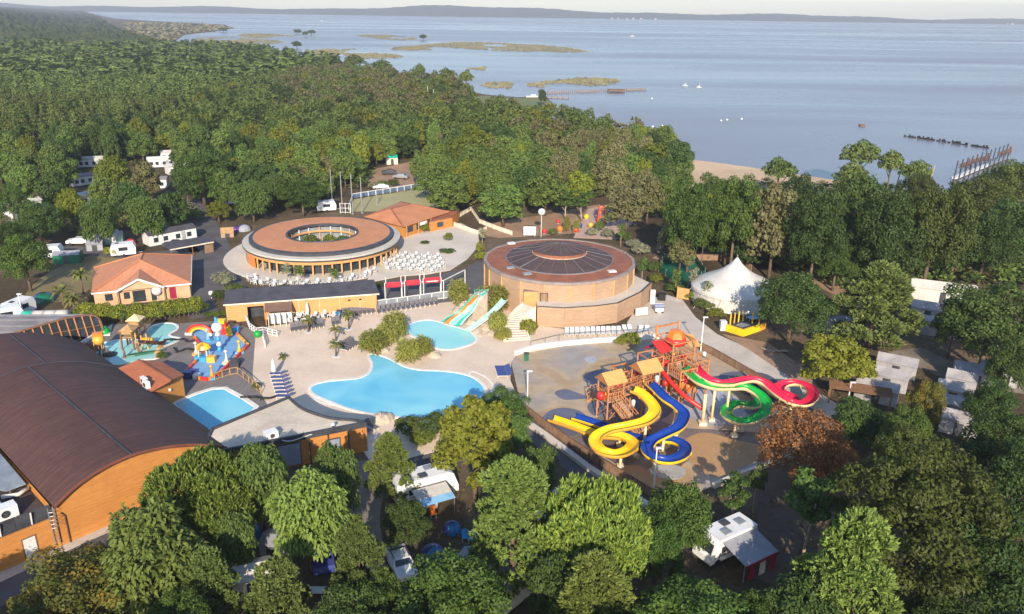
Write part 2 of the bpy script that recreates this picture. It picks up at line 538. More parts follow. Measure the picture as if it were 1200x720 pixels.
def band(name, pts, w, z, m, smooth=5):
    """a road or path of width w along ground pixels"""
    P = spline([at(u, v) for u, v in pts], smooth)
    L, Rr = [], []
    for i, p in enumerate(P):
        e = (P[min(i + 1, len(P) - 1)] - P[max(i - 1, 0)]).normalized()
        q = Vector((-e.y, e.x, 0)) * w / 2
        L.append(p + q); Rr.append(p - q)
    b = MB()
    for i in range(len(P) - 1):
        b.poly([Rr[i] + Vector((0, 0, z)), Rr[i + 1] + Vector((0, 0, z)), L[i + 1] + Vector((0, 0, z)), L[i] + Vector((0, 0, z))])
    o = b.build(name, m)
    o['kind'] = 'structure'
    return o

sheet('beach', [(800, 187), (820, 188.5), (880, 196.5), (960, 208.5), (1010, 216), (1040, 224), (1000, 232), (930, 232), (880, 226), (830, 224), (790, 216), (780, 200)], 0.03, M['sand'], smooth=3)
sheet('point_lawn', [(560, 113), (604, 115), (638, 116), (646, 125), (628, 132), (604, 134), (560, 134), (540, 122)], 0.03, mat('short_grass', (0.16, 0.17, 0.055), (0.12, 0.14, 0.045), scale=0.05), smooth=3)
sheet('bank_sand', [(570, 264), (600, 257), (640, 252), (700, 240), (720, 246), (718, 270), (640, 276), (585, 279), (560, 275)], 0.02, M['dirt'])
sheet('clearing', [(440, 198), (480, 190), (506, 180), (520, 190), (500, 215), (470, 225), (440, 222), (425, 210)], 0.02, M['dirt'])
sheet('camp_lawn', [(30, 345), (60, 318), (110, 298), (150, 292), (120, 330), (96, 352), (50, 352)], 0.02, mat('worn_lawn', (0.17, 0.15, 0.06), (0.22, 0.16, 0.09), scale=0.15, fine=3), smooth=3)
sheet('playground_ground', [(672, 279), (690, 245), (732, 236), (742, 262), (722, 281)], 0.03, mat('rubber_floor', (0.5, 0.36, 0.3), (0.4, 0.28, 0.24)))
# paved circle and forecourt of the ring-shaped restaurant, roads round it
RING = Vector((-37.0, 149.0, 0))
b = MB(); b.lathe([(0.01, 0.09), (18.6, 0.09), (18.7, 0)], 72, (RING.x, RING.y, 0))
o = b.build('terrace_paving', M['terrace']); o['kind'] = 'structure'
sheet('forecourt_paving', [(430, 332), (470, 324), (500, 322), (528, 317), (548, 304), (562, 287), (560, 272), (540, 262), (505, 262), (480, 268), (462, 285), (440, 300)], 0.085, M['terrace'])
M['track'] = mat('earth_track', (0.13, 0.1, 0.075), (0.08, 0.062, 0.048), scale=0.15, fine=3, rough=1)
band('ring_road', [(226, 238), (240, 262), (252, 285), (262, 312), (272, 338), (300, 352), (350, 351), (400, 345), (440, 340)], 5.0, 0.035, M['asphalt'])
band('service_road', [(226, 235), (232, 270), (236, 300), (240, 330), (236, 352), (240, 372)], 4.2, 0.03, M['asphalt'])
sheet('pool_street', [(436, 346), (446, 330), (500, 326), (545, 315), (570, 300), (586, 330), (588, 345), (545, 352), (440, 364)], 0.045, M['asphalt'])
band('camp_road', [(-60, 300), (40, 292), (80, 292), (130, 298), (170, 300), (232, 292)], 4.0, 0.03, M['asphalt'])
band('camp_lane', [(428, 540), (432, 570), (425, 610), (432, 660), (450, 730)], 3.2, 0.03, M['asphalt_brown'])
sheet('parking', [(440, 520), (490, 518), (540, 512), (560, 535), (500, 560), (450, 560), (425, 548)], 0.02, M['asphalt'])
band('lower_road', [(612, 492), (640, 515), (690, 553), (745, 592), (775, 625)], 3.6, 0.03, M['asphalt'])
band('hall_lane', [(-60, 735), (10, 686), (70, 656), (140, 622), (200, 596)], 3.6, 0.03, M['asphalt'])
band('hall_footway', [(-50, 700), (8, 673), (80, 640), (150, 609), (240, 570)], 1.5, 0.06, M['concrete'])
sheet('promenade', [(752, 352), (782, 346), (800, 352), (815, 372), (840, 392), (880, 410), (925, 440), (968, 466), (1000, 486), (990, 500), (945, 476), (880, 437), (835, 412), (800, 398), (770, 396), (735, 392), (735, 378)], 0.05, M['concrete'])
sheet('dry_bank', [(846, 392), (900, 402), (940, 430), (960, 455), (930, 446), (880, 412)], 0.06, M['dirt'])
band('camp_street', [(1060, 410), (1090, 425), (1130, 440), (1200, 452), (1300, 470)], 6.0, 0.03, M['asphalt_brown'])
band('wood_track', [(925, 545), (905, 580), (915, 620), (890, 680)], 4.0, 0.03, M['track'])
band('east_road', [(1080, 640), (1120, 690), (1180, 760)], 3.0, 0.03, M['asphalt'])
band('sand_track', [(770, 300), (800, 305), (850, 296), (900, 300), (960, 330), (990, 345)], 4.0, 0.025, M['dirt'])
# pool terrace, board deck, splash pad
sheet('pool_deck', [(300, 386), (322, 382), (441, 365), (545, 352), (590, 346), (628, 382), (660, 386), (735, 384), (768, 390), (775, 397), (700, 402), (655, 407), (605, 417), (599, 425), (598, 446), (612, 480),
                    (575, 505), (540, 522), (470, 540), (436, 545), (420, 520), (350, 482), (316, 480), (296, 442)], 0.07, M['concrete'])
o = bpy.data.objects['pool_deck']
o.data.materials[0] = mat('beige_pool_paving', (0.69, 0.555, 0.435), (0.58, 0.46, 0.36), scale=0.15, fine=4)
sheet('board_deck', [(60, 415), (96, 404), (130, 380), (200, 380), (266, 376), (300, 388), (322, 405), (300, 440), (316, 478), (350, 490), (300, 540), (220, 520), (120, 480)], 0.05, M['grey_deck'])
def splash_floor():
    m, nt, b = _new('coloured_splash_floor')
    v = _coord(nt, 'World')
    n = _noise(nt, v, 0.11, 3, 0.5, 0.8)
    n2 = _noise(nt, v, 0.5, 5, 0.65, 0.4)
    c = _ramp(nt, n, [(0.36, (0.36, 0.25, 0.14)), (0.48, (0.42, 0.32, 0.21)), (0.6, (0.31, 0.28, 0.26)), (0.74, (0.3, 0.3, 0.31))])
    c = _mix(nt, 0.5, c, _ramp(nt, n2, [(0.3, (0.34, 0.34, 0.34)), (0.7, (0.68, 0.68, 0.68))]), 'OVERLAY')
    nt.links.new(c, b.inputs['Base Color'])
    b.inputs['Roughness'].default_value = 0.55
    return m
M['splash'] = splash_floor()
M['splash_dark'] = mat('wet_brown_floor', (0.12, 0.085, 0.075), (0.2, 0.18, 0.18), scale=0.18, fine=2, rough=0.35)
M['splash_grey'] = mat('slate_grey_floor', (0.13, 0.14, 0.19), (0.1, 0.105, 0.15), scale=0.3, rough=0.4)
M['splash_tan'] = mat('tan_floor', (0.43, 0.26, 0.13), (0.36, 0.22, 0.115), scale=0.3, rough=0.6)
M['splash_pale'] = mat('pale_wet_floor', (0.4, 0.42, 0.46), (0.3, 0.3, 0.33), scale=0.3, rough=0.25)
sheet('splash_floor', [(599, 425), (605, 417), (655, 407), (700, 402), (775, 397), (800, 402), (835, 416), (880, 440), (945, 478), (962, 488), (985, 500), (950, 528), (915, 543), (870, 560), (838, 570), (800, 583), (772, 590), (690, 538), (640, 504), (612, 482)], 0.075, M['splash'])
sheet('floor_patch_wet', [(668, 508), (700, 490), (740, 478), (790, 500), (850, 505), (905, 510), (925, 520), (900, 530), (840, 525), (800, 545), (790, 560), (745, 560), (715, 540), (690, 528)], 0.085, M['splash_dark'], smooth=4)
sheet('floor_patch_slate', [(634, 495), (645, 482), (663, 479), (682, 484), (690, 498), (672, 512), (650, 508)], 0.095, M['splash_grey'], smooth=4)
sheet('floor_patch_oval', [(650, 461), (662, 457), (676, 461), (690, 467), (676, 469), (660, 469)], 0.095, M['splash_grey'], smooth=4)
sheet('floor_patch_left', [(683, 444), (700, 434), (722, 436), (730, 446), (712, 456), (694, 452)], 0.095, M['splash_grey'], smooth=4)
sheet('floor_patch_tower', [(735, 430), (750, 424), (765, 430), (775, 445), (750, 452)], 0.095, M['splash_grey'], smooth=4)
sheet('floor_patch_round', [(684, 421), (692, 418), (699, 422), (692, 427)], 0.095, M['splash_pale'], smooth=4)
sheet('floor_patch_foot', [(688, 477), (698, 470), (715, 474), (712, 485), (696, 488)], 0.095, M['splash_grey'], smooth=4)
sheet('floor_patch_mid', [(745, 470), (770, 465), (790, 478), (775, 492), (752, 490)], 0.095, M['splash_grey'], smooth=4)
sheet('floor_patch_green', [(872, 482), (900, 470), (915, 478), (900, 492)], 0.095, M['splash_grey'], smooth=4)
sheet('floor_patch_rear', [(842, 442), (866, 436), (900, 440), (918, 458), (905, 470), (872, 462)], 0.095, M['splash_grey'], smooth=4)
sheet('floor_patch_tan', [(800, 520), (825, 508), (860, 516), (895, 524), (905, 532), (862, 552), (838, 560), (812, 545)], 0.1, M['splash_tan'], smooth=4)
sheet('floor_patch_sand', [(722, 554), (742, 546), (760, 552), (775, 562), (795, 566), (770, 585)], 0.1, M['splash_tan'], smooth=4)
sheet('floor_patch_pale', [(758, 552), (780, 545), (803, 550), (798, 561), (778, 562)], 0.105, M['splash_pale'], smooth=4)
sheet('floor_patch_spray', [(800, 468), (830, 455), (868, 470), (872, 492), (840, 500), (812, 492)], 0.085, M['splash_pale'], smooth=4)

# reed beds in the shallows
def reed_bed(pts, h, seed, label):
    """clumps of reed standing in the water, thinning out towards the edge"""
    P = spline([at(u, v, -0.4) for u, v in pts], 5, True)
    rng = random.Random(seed); out = []
    xs, ys = [p.x for p in P], [p.y for p in P]
    st = max(3.0, (max(ys) - min(ys)) / 40)
    def ins(x, y):
        c = False; j = len(P) - 1
        for i in range(len(P)):
            if (P[i].y > y) != (P[j].y > y) and x < (P[j].x - P[i].x) * (y - P[i].y) / (P[j].y - P[i].y) + P[i].x: c = not c
            j = i
        return c
    y = min(ys)
    while y < max(ys):
        x = min(xs)
        while x < max(xs):
            a, b_ = x + rng.uniform(-.5, .5) * st, y + rng.uniform(-.5, .5) * st
            if ins(a, b_) and math.sin(a * .05 + seed) * math.sin(b_ * .021 + a * .013) > -.55 and rng.random() < .5: out.append((a, b_))
            x += st * 0.75
        y += st
    b = MB()
    for x, y in out:
        for k in range(2):
            a = rng.uniform(0, PI); w = st * rng.uniform(.5, .95); c, q = math.cos(a) * w, math.sin(a) * w; z = h * rng.uniform(.3, .75)
            b.poly([(x - c, y - q, -.6), (x + c, y + q, -.6), (x + c * .7, y + q * .7 + st * .4, z - .4), (x - c * .7, y - q * .7 + st * .4, z - .4)])
    o = b.build('reed_bed', M['reed'])
    tag(o, kind='stuff'); o['label'] = label
    return o
RB = [([(208, 58), (245, 55), (300, 60), (350, 66), (380, 74), (345, 73), (300, 68), (245, 63), (212, 64)], 1.2), ([(225, 47), (262, 44), (330, 49), (300, 53), (255, 52)], 1.2), ([(418, 42), (440, 41), (470, 43), (488, 46), (470, 48), (440, 45)], 1.6), ([(460, 56), (490, 54), (520, 51), (560, 50), (600, 52), (640, 54), (688, 60), (660, 62), (610, 61), (570, 59), (530, 57), (500, 59), (470, 60)], 1.8),
      ([(398, 60), (415, 58), (430, 62), (470, 66), (450, 69), (410, 67)], 1.8), ([(548, 81), (575, 79), (610, 82), (590, 84)], 1.2), ([(620, 100), (660, 94), (700, 92), (728, 96), (700, 101), (650, 103)], 1.6),
      ([(560, 100), (590, 97), (620, 101), (590, 104)], 1.2), ([(282, 41), (310, 40), (345, 43), (320, 45), (290, 44)], 1.5), ([(260, 50), (285, 47), (300, 50), (270, 53)], 1.5), ([(365, 60), (390, 58), (400, 63), (375, 66)], 1.5),
      ([(150, 31), (190, 28), (240, 29), (268, 32), (240, 36), (205, 40), (190, 46), (165, 42)], 1.6)]
for i, (p, h) in enumerate(RB): reed_bed(p, h, i, 'low straw coloured reed bed in the shallow water of the lake')
# ------------------------------------------------------------------ trees
def rot_align(n, rng):
    """tangent frames for unit normals n (N,3)"""
    r = rng.normal(size=n.shape)
    t = np.cross(n, r); t /= np.linalg.norm(t, axis=1)[:, None] + 1e-9
    return t, np.cross(n, t)

def quads_mesh(name, Q, mats, idx=None, extra=None):
    """Q (N,K,3): N faces of K corners; extra: (verts, faces, material index) of a trunk"""
    N, K = Q.shape[0], Q.shape[1]
    v = Q.reshape(-1, 3)
    me = bpy.data.meshes.new(name)
    nv = len(v)
    loops = np.arange(nv, dtype=np.int32)
    starts = np.arange(N, dtype=np.int32) * K
    me.vertices.add(nv); me.vertices.foreach_set('co', v.astype(np.float32).ravel())
    me.loops.add(nv); me.loops.foreach_set('vertex_index', loops)
    me.polygons.add(N); me.polygons.foreach_set('loop_start', starts)
    if idx is not None: me.polygons.foreach_set('material_index', idx.astype(np.int32))
    for m in mats: me.materials.append(m)
    me.update(calc_edges=True)
    return me

def unit(v): return v / (np.linalg.norm(v, axis=1)[:, None] + 1e-9)

def cloud(blobs, n, rng, shell=(0.7, 1.05), low=-0.55):
    """points and outward directions on the skin of a set of ellipsoid blobs (cx,cy,cz,rx,ry,rz)"""
    B = np.array(blobs, float)
    w = (B[:, 3] * B[:, 4] + B[:, 3] * B[:, 5]) ; w /= w.sum()
    P, D = [], []
    need = n
    while need > 0:
        k = rng.choice(len(B), size=need * 2, p=w)
        d = unit(rng.normal(size=(need * 2, 3)))
        r = rng.uniform(shell[0], shell[1], size=(need * 2, 1))
        r = np.where(rng.uniform(size=r.shape) < 0.09, r * rng.uniform(1.0, 1.35, size=r.shape), r)      # stray twigs
        p = B[k, :3] + d * B[k, 3:6] * r
        q = (p[:, None, :] - B[None, :, :3]) / B[None, :, 3:6]
        inside = (np.linalg.norm(q, axis=2) < 0.62).any(axis=1)
        ok = ~inside & (d[:, 2] > low)
        P.append(p[ok][:need]); D.append(unit(d[ok] / B[k[ok], 3:6])[:need])
        need -= len(P[-1])
    return np.concatenate(P), np.concatenate(D)

def leaves(P, D, size, rng, aspect=1.5, spread=0.5, up=0.25):
    n = unit(D + rng.normal(size=D.shape) * spread + np.array([0, 0, up]))
    t, s = rot_align(n, rng)
    L = size * rng.uniform(0.6, 1.35, size=(len(P), 1)) * 0.5
    W = L / aspect
    bend = n * L * 0.35
    return np.stack([P - t * L - bend, P - s * W, P + t * L - bend, P + s * W], axis=1)

def tufts(P, D, size, rng, k=5, up=0.8, width=0.22):
    """needle tufts: k narrow blades fanning out of each point"""
    n = unit(D + np.array([0, 0, up]))
    out = []
    for _ in range(k):
        a = unit(n + rng.normal(size=n.shape) * 0.42)
        t, s = rot_align(a, rng)
        L = size * rng.uniform(0.7, 1.25, size=(len(P), 1))
        W = L * width
        base = P - a * L * 0.3
        out.append(np.stack([base - s * W * 0.6, base + a * L * 0.6 - s * W, base + a * L, base + a * L * 0.6 + s * W], axis=1))
    return np.concatenate(out)

def sprays(P, D, size, rng, droop=0.5):
    """long pinnate leaves that arch out and hang"""
    h = D.copy(); h[:, 2] *= 0.6
    a = unit(h + rng.normal(size=D.shape) * 0.45 + np.array([0, 0, 0.25]))
    L = size * rng.uniform(0.6, 1.3, size=(len(P), 1))
    s = unit(np.cross(a, np.array([0, 0, 1.0])) + rng.normal(size=a.shape) * 0.25)
    W = L * 0.2
    mid = P + a * L * 0.5
    tip = mid + unit(a + np.array([0, 0, -droop * 2])) * L * 0.55
    q1 = np.stack([P - s * W * 0.4, mid - s * W, mid + s * W, P + s * W * 0.4], axis=1)
    q2 = np.stack([mid - s * W, tip - s * W * 0.15, tip + s * W * 0.15, mid + s * W], axis=1)
    return np.concatenate([q1, q2])

def dome(R, H, z0, n, rng, rb=(0.34, 0.46), flat=0.8, inner=0.62, lowcut=-0.3, core=True):
    """blobs spread over an ellipsoidal crown of radius R, height H, lowest point z0"""
    out = []
    g = PI * (3 - math.sqrt(5))
    cz = z0 + H / 2
    for i in range(n):
        z = 1 - (i + 0.5) / n * (1 - lowcut)
        r = math.sqrt(max(0, 1 - z * z))
        a = i * g + rng.uniform(-0.4, 0.4)
        f = inner * rng.uniform(0.72, 1.22)
        k = rng.uniform(*rb)
        out.append((R * r * f * math.cos(a), R * r * f * math.sin(a), cz + z * H / 2 * f * 1.05, R * k, R * k, R * k * flat))
    if core: out.append((0, 0, cz, R * .55, R * .55, H * .34))
    return out

def trunk_bm(h, r, tops, rng, lean=0.0, base=0.0):
    b = MB()
    x = rng.uniform(-1, 1) * lean
    pts = [(0, 0, base - 0.2), (x * 0.3, 0, h * 0.35), (x * 0.7, x * 0.2, h * 0.7), (x, x * 0.3, h)]
    b.tube(pts, [r * 1.25, r, r * 0.75, r * 0.5], 7)
    for t in tops:
        q = Vector(t[:3])
        f = rng.uniform(0.5, 0.85)
        s = Vector((x * f, x * 0.2 * f, h * f))
        mid = s.lerp(q, 0.5) + Vector((rng.uniform(-.2, .2), rng.uniform(-.2, .2), -0.1 * (q - s).length))
        b.tube([s, mid, q], [r * 0.45, r * 0.3, r * 0.12], 5, cap=False)
    return b

F = {
    'oak': foliage('oak_leaves', (0.051, 0.094, 0.020), (0.112, 0.184, 0.035)),
    'darkoak': foliage('dark_oak_leaves', (0.043, 0.080, 0.022), (0.092, 0.147, 0.034)),
    'plane': foliage('plane_leaves', (0.13, 0.165, 0.02), (0.24, 0.265, 0.035)),
    'locust': foliage('pale_compound_leaves', (0.109, 0.174, 0.031), (0.243, 0.322, 0.075)),
    'locust_dark': foliage('green_compound_leaves', (0.054, 0.101, 0.023), (0.128, 0.188, 0.044)),
    'yellowing': foliage('yellowing_leaves', (0.077, 0.105, 0.026), (0.160, 0.174, 0.036), (0.333, 0.214, 0.036)),
    'stone': foliage('stone_pine_needles', (0.054, 0.096, 0.017), (0.166, 0.221, 0.039), tl=0.15),
    'pine': foliage('pine_needles', (0.071, 0.110, 0.029), (0.173, 0.214, 0.058), tl=0.15),
    'stone_tip': foliage('stone_pine_fresh_shoots', (0.17, 0.22, 0.035), (0.28, 0.32, 0.06), tl=0.15),
    'lightpine': foliage('light_pine_needles', (0.096, 0.147, 0.031), (0.230, 0.281, 0.065), tl=0.15),
    'olive': foliage('olive_green_leaves', (0.064, 0.091, 0.021), (0.135, 0.165, 0.037)),
    'brown': foliage('withered_leaves', (0.23, 0.115, 0.035), (0.38, 0.21, 0.07)),
    'dry': foliage('dry_brownish_leaves', (0.150, 0.142, 0.065), (0.280, 0.255, 0.116), (0.165, 0.195, 0.058)),
    'wood': foliage('woodland_leaves', (0.083, 0.145, 0.032), (0.187, 0.272, 0.057), (0.150, 0.186, 0.051)),
    'fpine': foliage('forest_pine_needles', (0.065, 0.098, 0.025), (0.141, 0.184, 0.041), tl=0.12),
    'bamboo': foliage('bamboo_leaves', (0.192, 0.228, 0.039), (0.340, 0.340, 0.078), (0.340, 0.281, 0.111)),
    'shrub': foliage('shrub_leaves', (0.070, 0.114, 0.026), (0.166, 0.214, 0.047)),
    'yshrub': foliage('yellow_green_leaves', (0.166, 0.201, 0.026), (0.307, 0.335, 0.047)),
    'silver': foliage('silvery_leaves', (0.205, 0.221, 0.130), (0.340, 0.340, 0.234)),
    'palm': foliage('palm_fronds', (0.090, 0.121, 0.026), (0.205, 0.214, 0.058), (0.307, 0.228, 0.065)),
    'ivy': foliage('bright_ivy_leaves', (0.179, 0.268, 0.026), (0.282, 0.340, 0.039)),
}

PROTO = {}
def proto(kind, var):
    """crown and trunk meshes of one kind of tree; nominal (height, crown radius)"""
    key = (kind, var)
    if key in PROTO: return PROTO[key]
    rng = np.random.RandomState(hash_key(kind) + var * 17)
    pr = random.Random(hash_key(kind) + var)
    bark = M['bark']; two = None
    if kind == 'stone_pine':
        h, R = 9.0, 5.0
        bl = [(x, y, z, rx, ry, rz) for x, y, z, rx, ry, rz in dome(R, 6.4, 2.6, 46, pr, (0.19, 0.3), 0.9, 0.76, -0.55)]
        P, D = cloud(bl, 5200, rng, (0.72, 1.0), -0.5)
        Q = np.concatenate([tufts(P, D, 0.6, rng, 4, 1.6, 0.12), tufts(P + D * 0.06, D, 0.66, rng, 2, 3.2, 0.1)]); fm = F['stone']
        two = (F['stone_tip'], len(P) * 4)
    elif kind in ('pine', 'lightpine', 'pine_far'):
        h, R = 10.0, 3.7
        bl = []
        for i in range(34):
            z = 1.8 + 7.6 * (i / 34) ** 0.9
            rr = R * (1 - ((z - 1.8) / 8.4) ** 1.6) * pr.uniform(0.45, 0.95)
            a = i * 2.4 + pr.uniform(-.4, .4)
            k = pr.uniform(0.55, 1.15)
            bl.append((rr * math.cos(a), rr * math.sin(a), z, k, k, k * 0.7))
        bl.append((0, 0, 9.4, 0.7, 0.7, 0.8))
        P, D = cloud(bl, 3800 if kind != 'pine_far' else 500, rng, (0.6, 1.05), -0.4)
        Q = tufts(P, D, 0.5 if kind != 'pine_far' else 1.0, rng, 6 if kind != 'pine_far' else 3, 0.6, 0.14 if kind != 'pine_far' else 0.3); fm = F['lightpine' if kind == 'lightpine' else 'pine']
    elif kind in ('locust', 'locust_dark'):
        h, R = 9.0, 4.0
        bl = dome(R, 8.2, 0.9, 34, pr, (0.18, 0.34), 0.9, 0.7, -0.7)
        P, D = cloud(bl, 7000, rng, (0.55, 1.05), -0.7)
        Q = sprays(P, D, 0.64, rng, 0.55); fm = F[kind]
    elif kind in ('oak', 'darkoak', 'olive', 'yellowing', 'brown'):
        h, R = 10.0, 4.6
        bl = dome(R, 8.8, 1.2, 46, pr, (0.15, 0.31), 0.8, 0.76, -0.6)
        P, D = cloud(bl, 14000 if kind != 'brown' else 10000, rng, (0.6, 1.06), -0.6)
        Q = leaves(P, D, 0.29 if kind != 'brown' else 0.27, rng, 1.7); fm = F[kind]
    elif kind == 'plane':
        h, R = 9.0, 4.0
        bl = dome(R, 7.8, 1.3, 40, pr, (0.16, 0.3), 0.7, 0.76, -0.5)
        P, D = cloud(bl, 9000, rng, (0.65, 1.06), -0.5)
        Q = leaves(P, D, 0.35, rng, 1.3, 0.6); fm = F['plane']
    elif kind == 'bigolive':
        h, R = 13.0, 7.2
        bl = dome(R, 11.5, 1.5, 90, pr, (0.1, 0.22), 0.7, 0.82, -0.55)
        P, D = cloud(bl, 28000, rng, (0.55, 1.08), -0.6)
        Q = leaves(P, D, 0.33, rng, 1.8); fm = F['olive']
    elif kind in ('woodland', 'woodland_dry', 'woodland_dark', 'woodland_light'):
        h, R = 10.0, 4.4
        bl = dome(R, 9.4, 0.6, 28 + var * 6, pr, (0.17, 0.38), 0.9, 0.72, -0.65)
        P, D = cloud(bl, 5000, rng, (0.65, 1.06), -0.5)
        Q = leaves(P, D, 0.5, rng, 1.5)
        fm = {'woodland': F['wood'], 'woodland_dry': F['dry'], 'woodland_dark': F['darkoak'], 'woodland_light': F['plane']}[kind]
    elif kind == 'shore_pine':
        h, R = 11.0, 4.2
        bl = dome(R, 6.6, 4.4, 26, pr, (0.22, 0.36), 0.75, 0.7, -0.4)
        P, D = cloud(bl, 2600, rng, (0.65, 1.05), -0.5)
        Q = leaves(P, D, 0.6, rng, 1.9, 0.5, 0.5); fm = F['fpine']
    elif kind == 'umbrella':
        h, R = 13.0, 4.2
        bl = [(R * 0.6 * math.cos(a) * pr.uniform(.4, 1.1), R * 0.6 * math.sin(a) * pr.uniform(.4, 1.1), 10.5 + pr.uniform(-1.6, 1.4), R * .36, R * .36, R * .24) for a in [i * 2.4 for i in range(14)]]
        P, D = cloud(bl, 1500, rng, (0.65, 1.05), -0.5)
        Q = tufts(P, D, 0.85, rng, 3, 0.5, 0.3); fm = F['fpine']
    elif kind == 'forest_pine':
        h, R = 12.0, 2.0
        bl = []
        for i in range(14):
            z = 4.2 + 7.4 * i / 14
            rr = R * (1.02 - ((z - 4.2) / 8.0) ** 1.4) * pr.uniform(0.25, 0.7)
            a = i * 2.4
            k = R * pr.uniform(0.3, 0.46) * (1.08 - (z - 4.2) / 10)
            bl.append((rr * math.cos(a), rr * math.sin(a), z, k, k, k * 1.15))
        P, D = cloud(bl, 900, rng, (0.7, 1.08), -0.4)
        Q = leaves(P, D, 0.6, rng, 2.0, 0.6, 0.9); fm = F['fpine']
    elif kind == 'young':
        h, R = 9.0, 2.6
        bl = [(R * 0.6 * math.cos(a) * pr.uniform(.3, 1.1), R * 0.6 * math.sin(a) * pr.uniform(.3, 1.1), 6.6 + pr.uniform(-1.8, 1.8), .75, .75, .5) for a in [i * 2.4 for i in range(15)]]
        P, D = cloud(bl, 2000, rng, (0.5, 1.05), -0.6)
        Q = leaves(P, D, 0.36, rng, 1.6); fm = F['locust_dark']; bark = M['palebark']
    elif kind == 'sapling':
        h, R = 5.0, 0.9
        bl = [(0.3 * math.cos(i * 2.4), 0.3 * math.sin(i * 2.4), 2.6 + i * 0.28, .42, .42, .4) for i in range(8)]
        P, D = cloud(bl, 420, rng, (0.4, 1.1), -0.7)
        Q = leaves(P, D, 0.3, rng, 1.6); fm = F['silver'] if var % 2 else F['wood']; bark = M['palebark']
    elif kind in ('bush', 'bush_yellow', 'bush_silver', 'bush_dark'):
        h, R = 2.6, 1.7
        bl = dome(R, 2.6, 0.0, 12, pr, (0.32, 0.46), 0.9, 0.6, -0.3)
        P, D = cloud(bl, 1500, rng, (0.6, 1.08), -0.4)
        Q = leaves(P, D, 0.3, rng, 2.2, 0.6, 0.3)
        fm = {'bush': F['shrub'], 'bush_yellow': F['yshrub'], 'bush_silver': F['silver'], 'bush_dark': F['darkoak']}[kind]
    elif kind == 'bamboo':
        h, R = 4.0, 1.8
        bl = []
        for i in range(16):
            a = i * 2.4; rr = R * 0.7 * math.sqrt((i + .5) / 16)
            zt = 2.6 + pr.uniform(-.5, .5) + (1 - rr / R) * 0.9
            bl.append((rr * math.cos(a), rr * math.sin(a), zt - .5, .5, .5, .95))
            bl.append((rr * 1.05 * math.cos(a), rr * 1.05 * math.sin(a), zt - 1.5, .45, .45, 1.0))
        P, D = cloud(bl, 1500, rng, (0.6, 1.1), -0.8)
        Q = sprays(P, D, 0.55, rng, 0.4); fm = F['bamboo']
    else: raise KeyError(kind)
    crown = quads_mesh(kind + '_crown', Q, [fm] + ([two[0]] if two else []), (np.arange(len(Q)) >= two[1]).astype(int) if two else None)
    fl = Q.reshape(-1, 3); R = float(np.percentile(np.hypot(fl[:, 0], fl[:, 1]), 98.5)); h_nom = h; h = float(np.percentile(fl[:, 2], 99.5))
    z_in = [bq for bq in bl if bq[2] > 0.3 * h]
    picks = [z_in[i] for i in np.linspace(0, len(z_in) - 1, 6).astype(int)] if kind not in ('forest_pine', 'sapling') else []
    r = {'bigolive': 0.4, 'forest_pine': 0.17, 'young': 0.13, 'sapling': 0.05, 'bamboo': 0.05, 'umbrella': 0.24}.get(kind, 0.1 if kind.startswith('bush') else 0.24)
    tb = trunk_bm(h_nom * (0.86 if kind in ('pine', 'forest_pine', 'umbrella', 'pine_far') else 0.66), r, picks, pr, 0.5 if kind in ('young', 'umbrella') else 0.1)
    tm = tb.mesh(kind + '_trunk', bark, smooth=True)
    PROTO[key] = (crown, tm, h, R)
    return PROTO[key]

def hash_key(s): return sum((i + 3) * ord(c) for i, c in enumerate(s)) % 9973

TREE_N = [0]
def tree(kind, var, x, y, h, R, label, name='tree', group=None, cat='tree', rz=None, z=0.0):
    cm, tm, h0, R0 = proto(kind, var)
    TREE_N[0] += 1
    rz = (TREE_N[0] * 2.399) % (2 * PI) if rz is None else rz
    t = thing(name, label, cat, (x, y, z), rz, group)
    t.scale = (R / R0, R / R0, h / h0)
    link('foliage' if cat in ('bush', 'bamboo') else 'crown', cm, t)
    link('stem' if cat in ('bush', 'bamboo') else 'trunk', tm, t)
    return t

def ptree(u, vtop, wpx, h, kind, var, label, name='tree', group=None, cat='tree'):
    """a tree whose top the photograph shows at (u, vtop) with a crown wpx wide"""
    p = at(u, vtop, h)
    R = wpx / 2 / pxm(u, vtop + 20, h * 0.6)
    view = Vector((p.x, p.y, 0)).normalized()
    dep = math.atan2(CAM_H - h, Vector((p.x, p.y)).length); sn, cs = math.sin(dep), math.cos(dep)
    a, b_ = R * 0.8, h * 0.36                     # the outline of a wide crown lies behind its highest point
    p = p - view * ((math.sqrt((a * sn) ** 2 + (b_ * cs) ** 2) - b_ * cs) / max(sn, 0.12))
    return tree(kind, var, p.x, p.y, h, R, label, name, group, cat)
# ------------------------------------------------------------------ buildings
def loc_of(A, ang):
    c, s = math.cos(ang), math.sin(ang)
    def f(u, v, z=0.0):
        p = at(u, v, z); dx, dy = p.x - A[0], p.y - A[1]
        return Vector((dx * c + dy * s, -dx * s + dy * c, z))
    return f

def arc_pts(s0, s1, z0, zt, n=26, skew=0.0):
    out = []
    for i in range(n + 1):
        t = i / n
        x = s0 + (s1 - s0) * t
        out.append((x, z0 + (zt - z0) * (1 - abs(2 * t - 1) ** 2.0)))
    return out

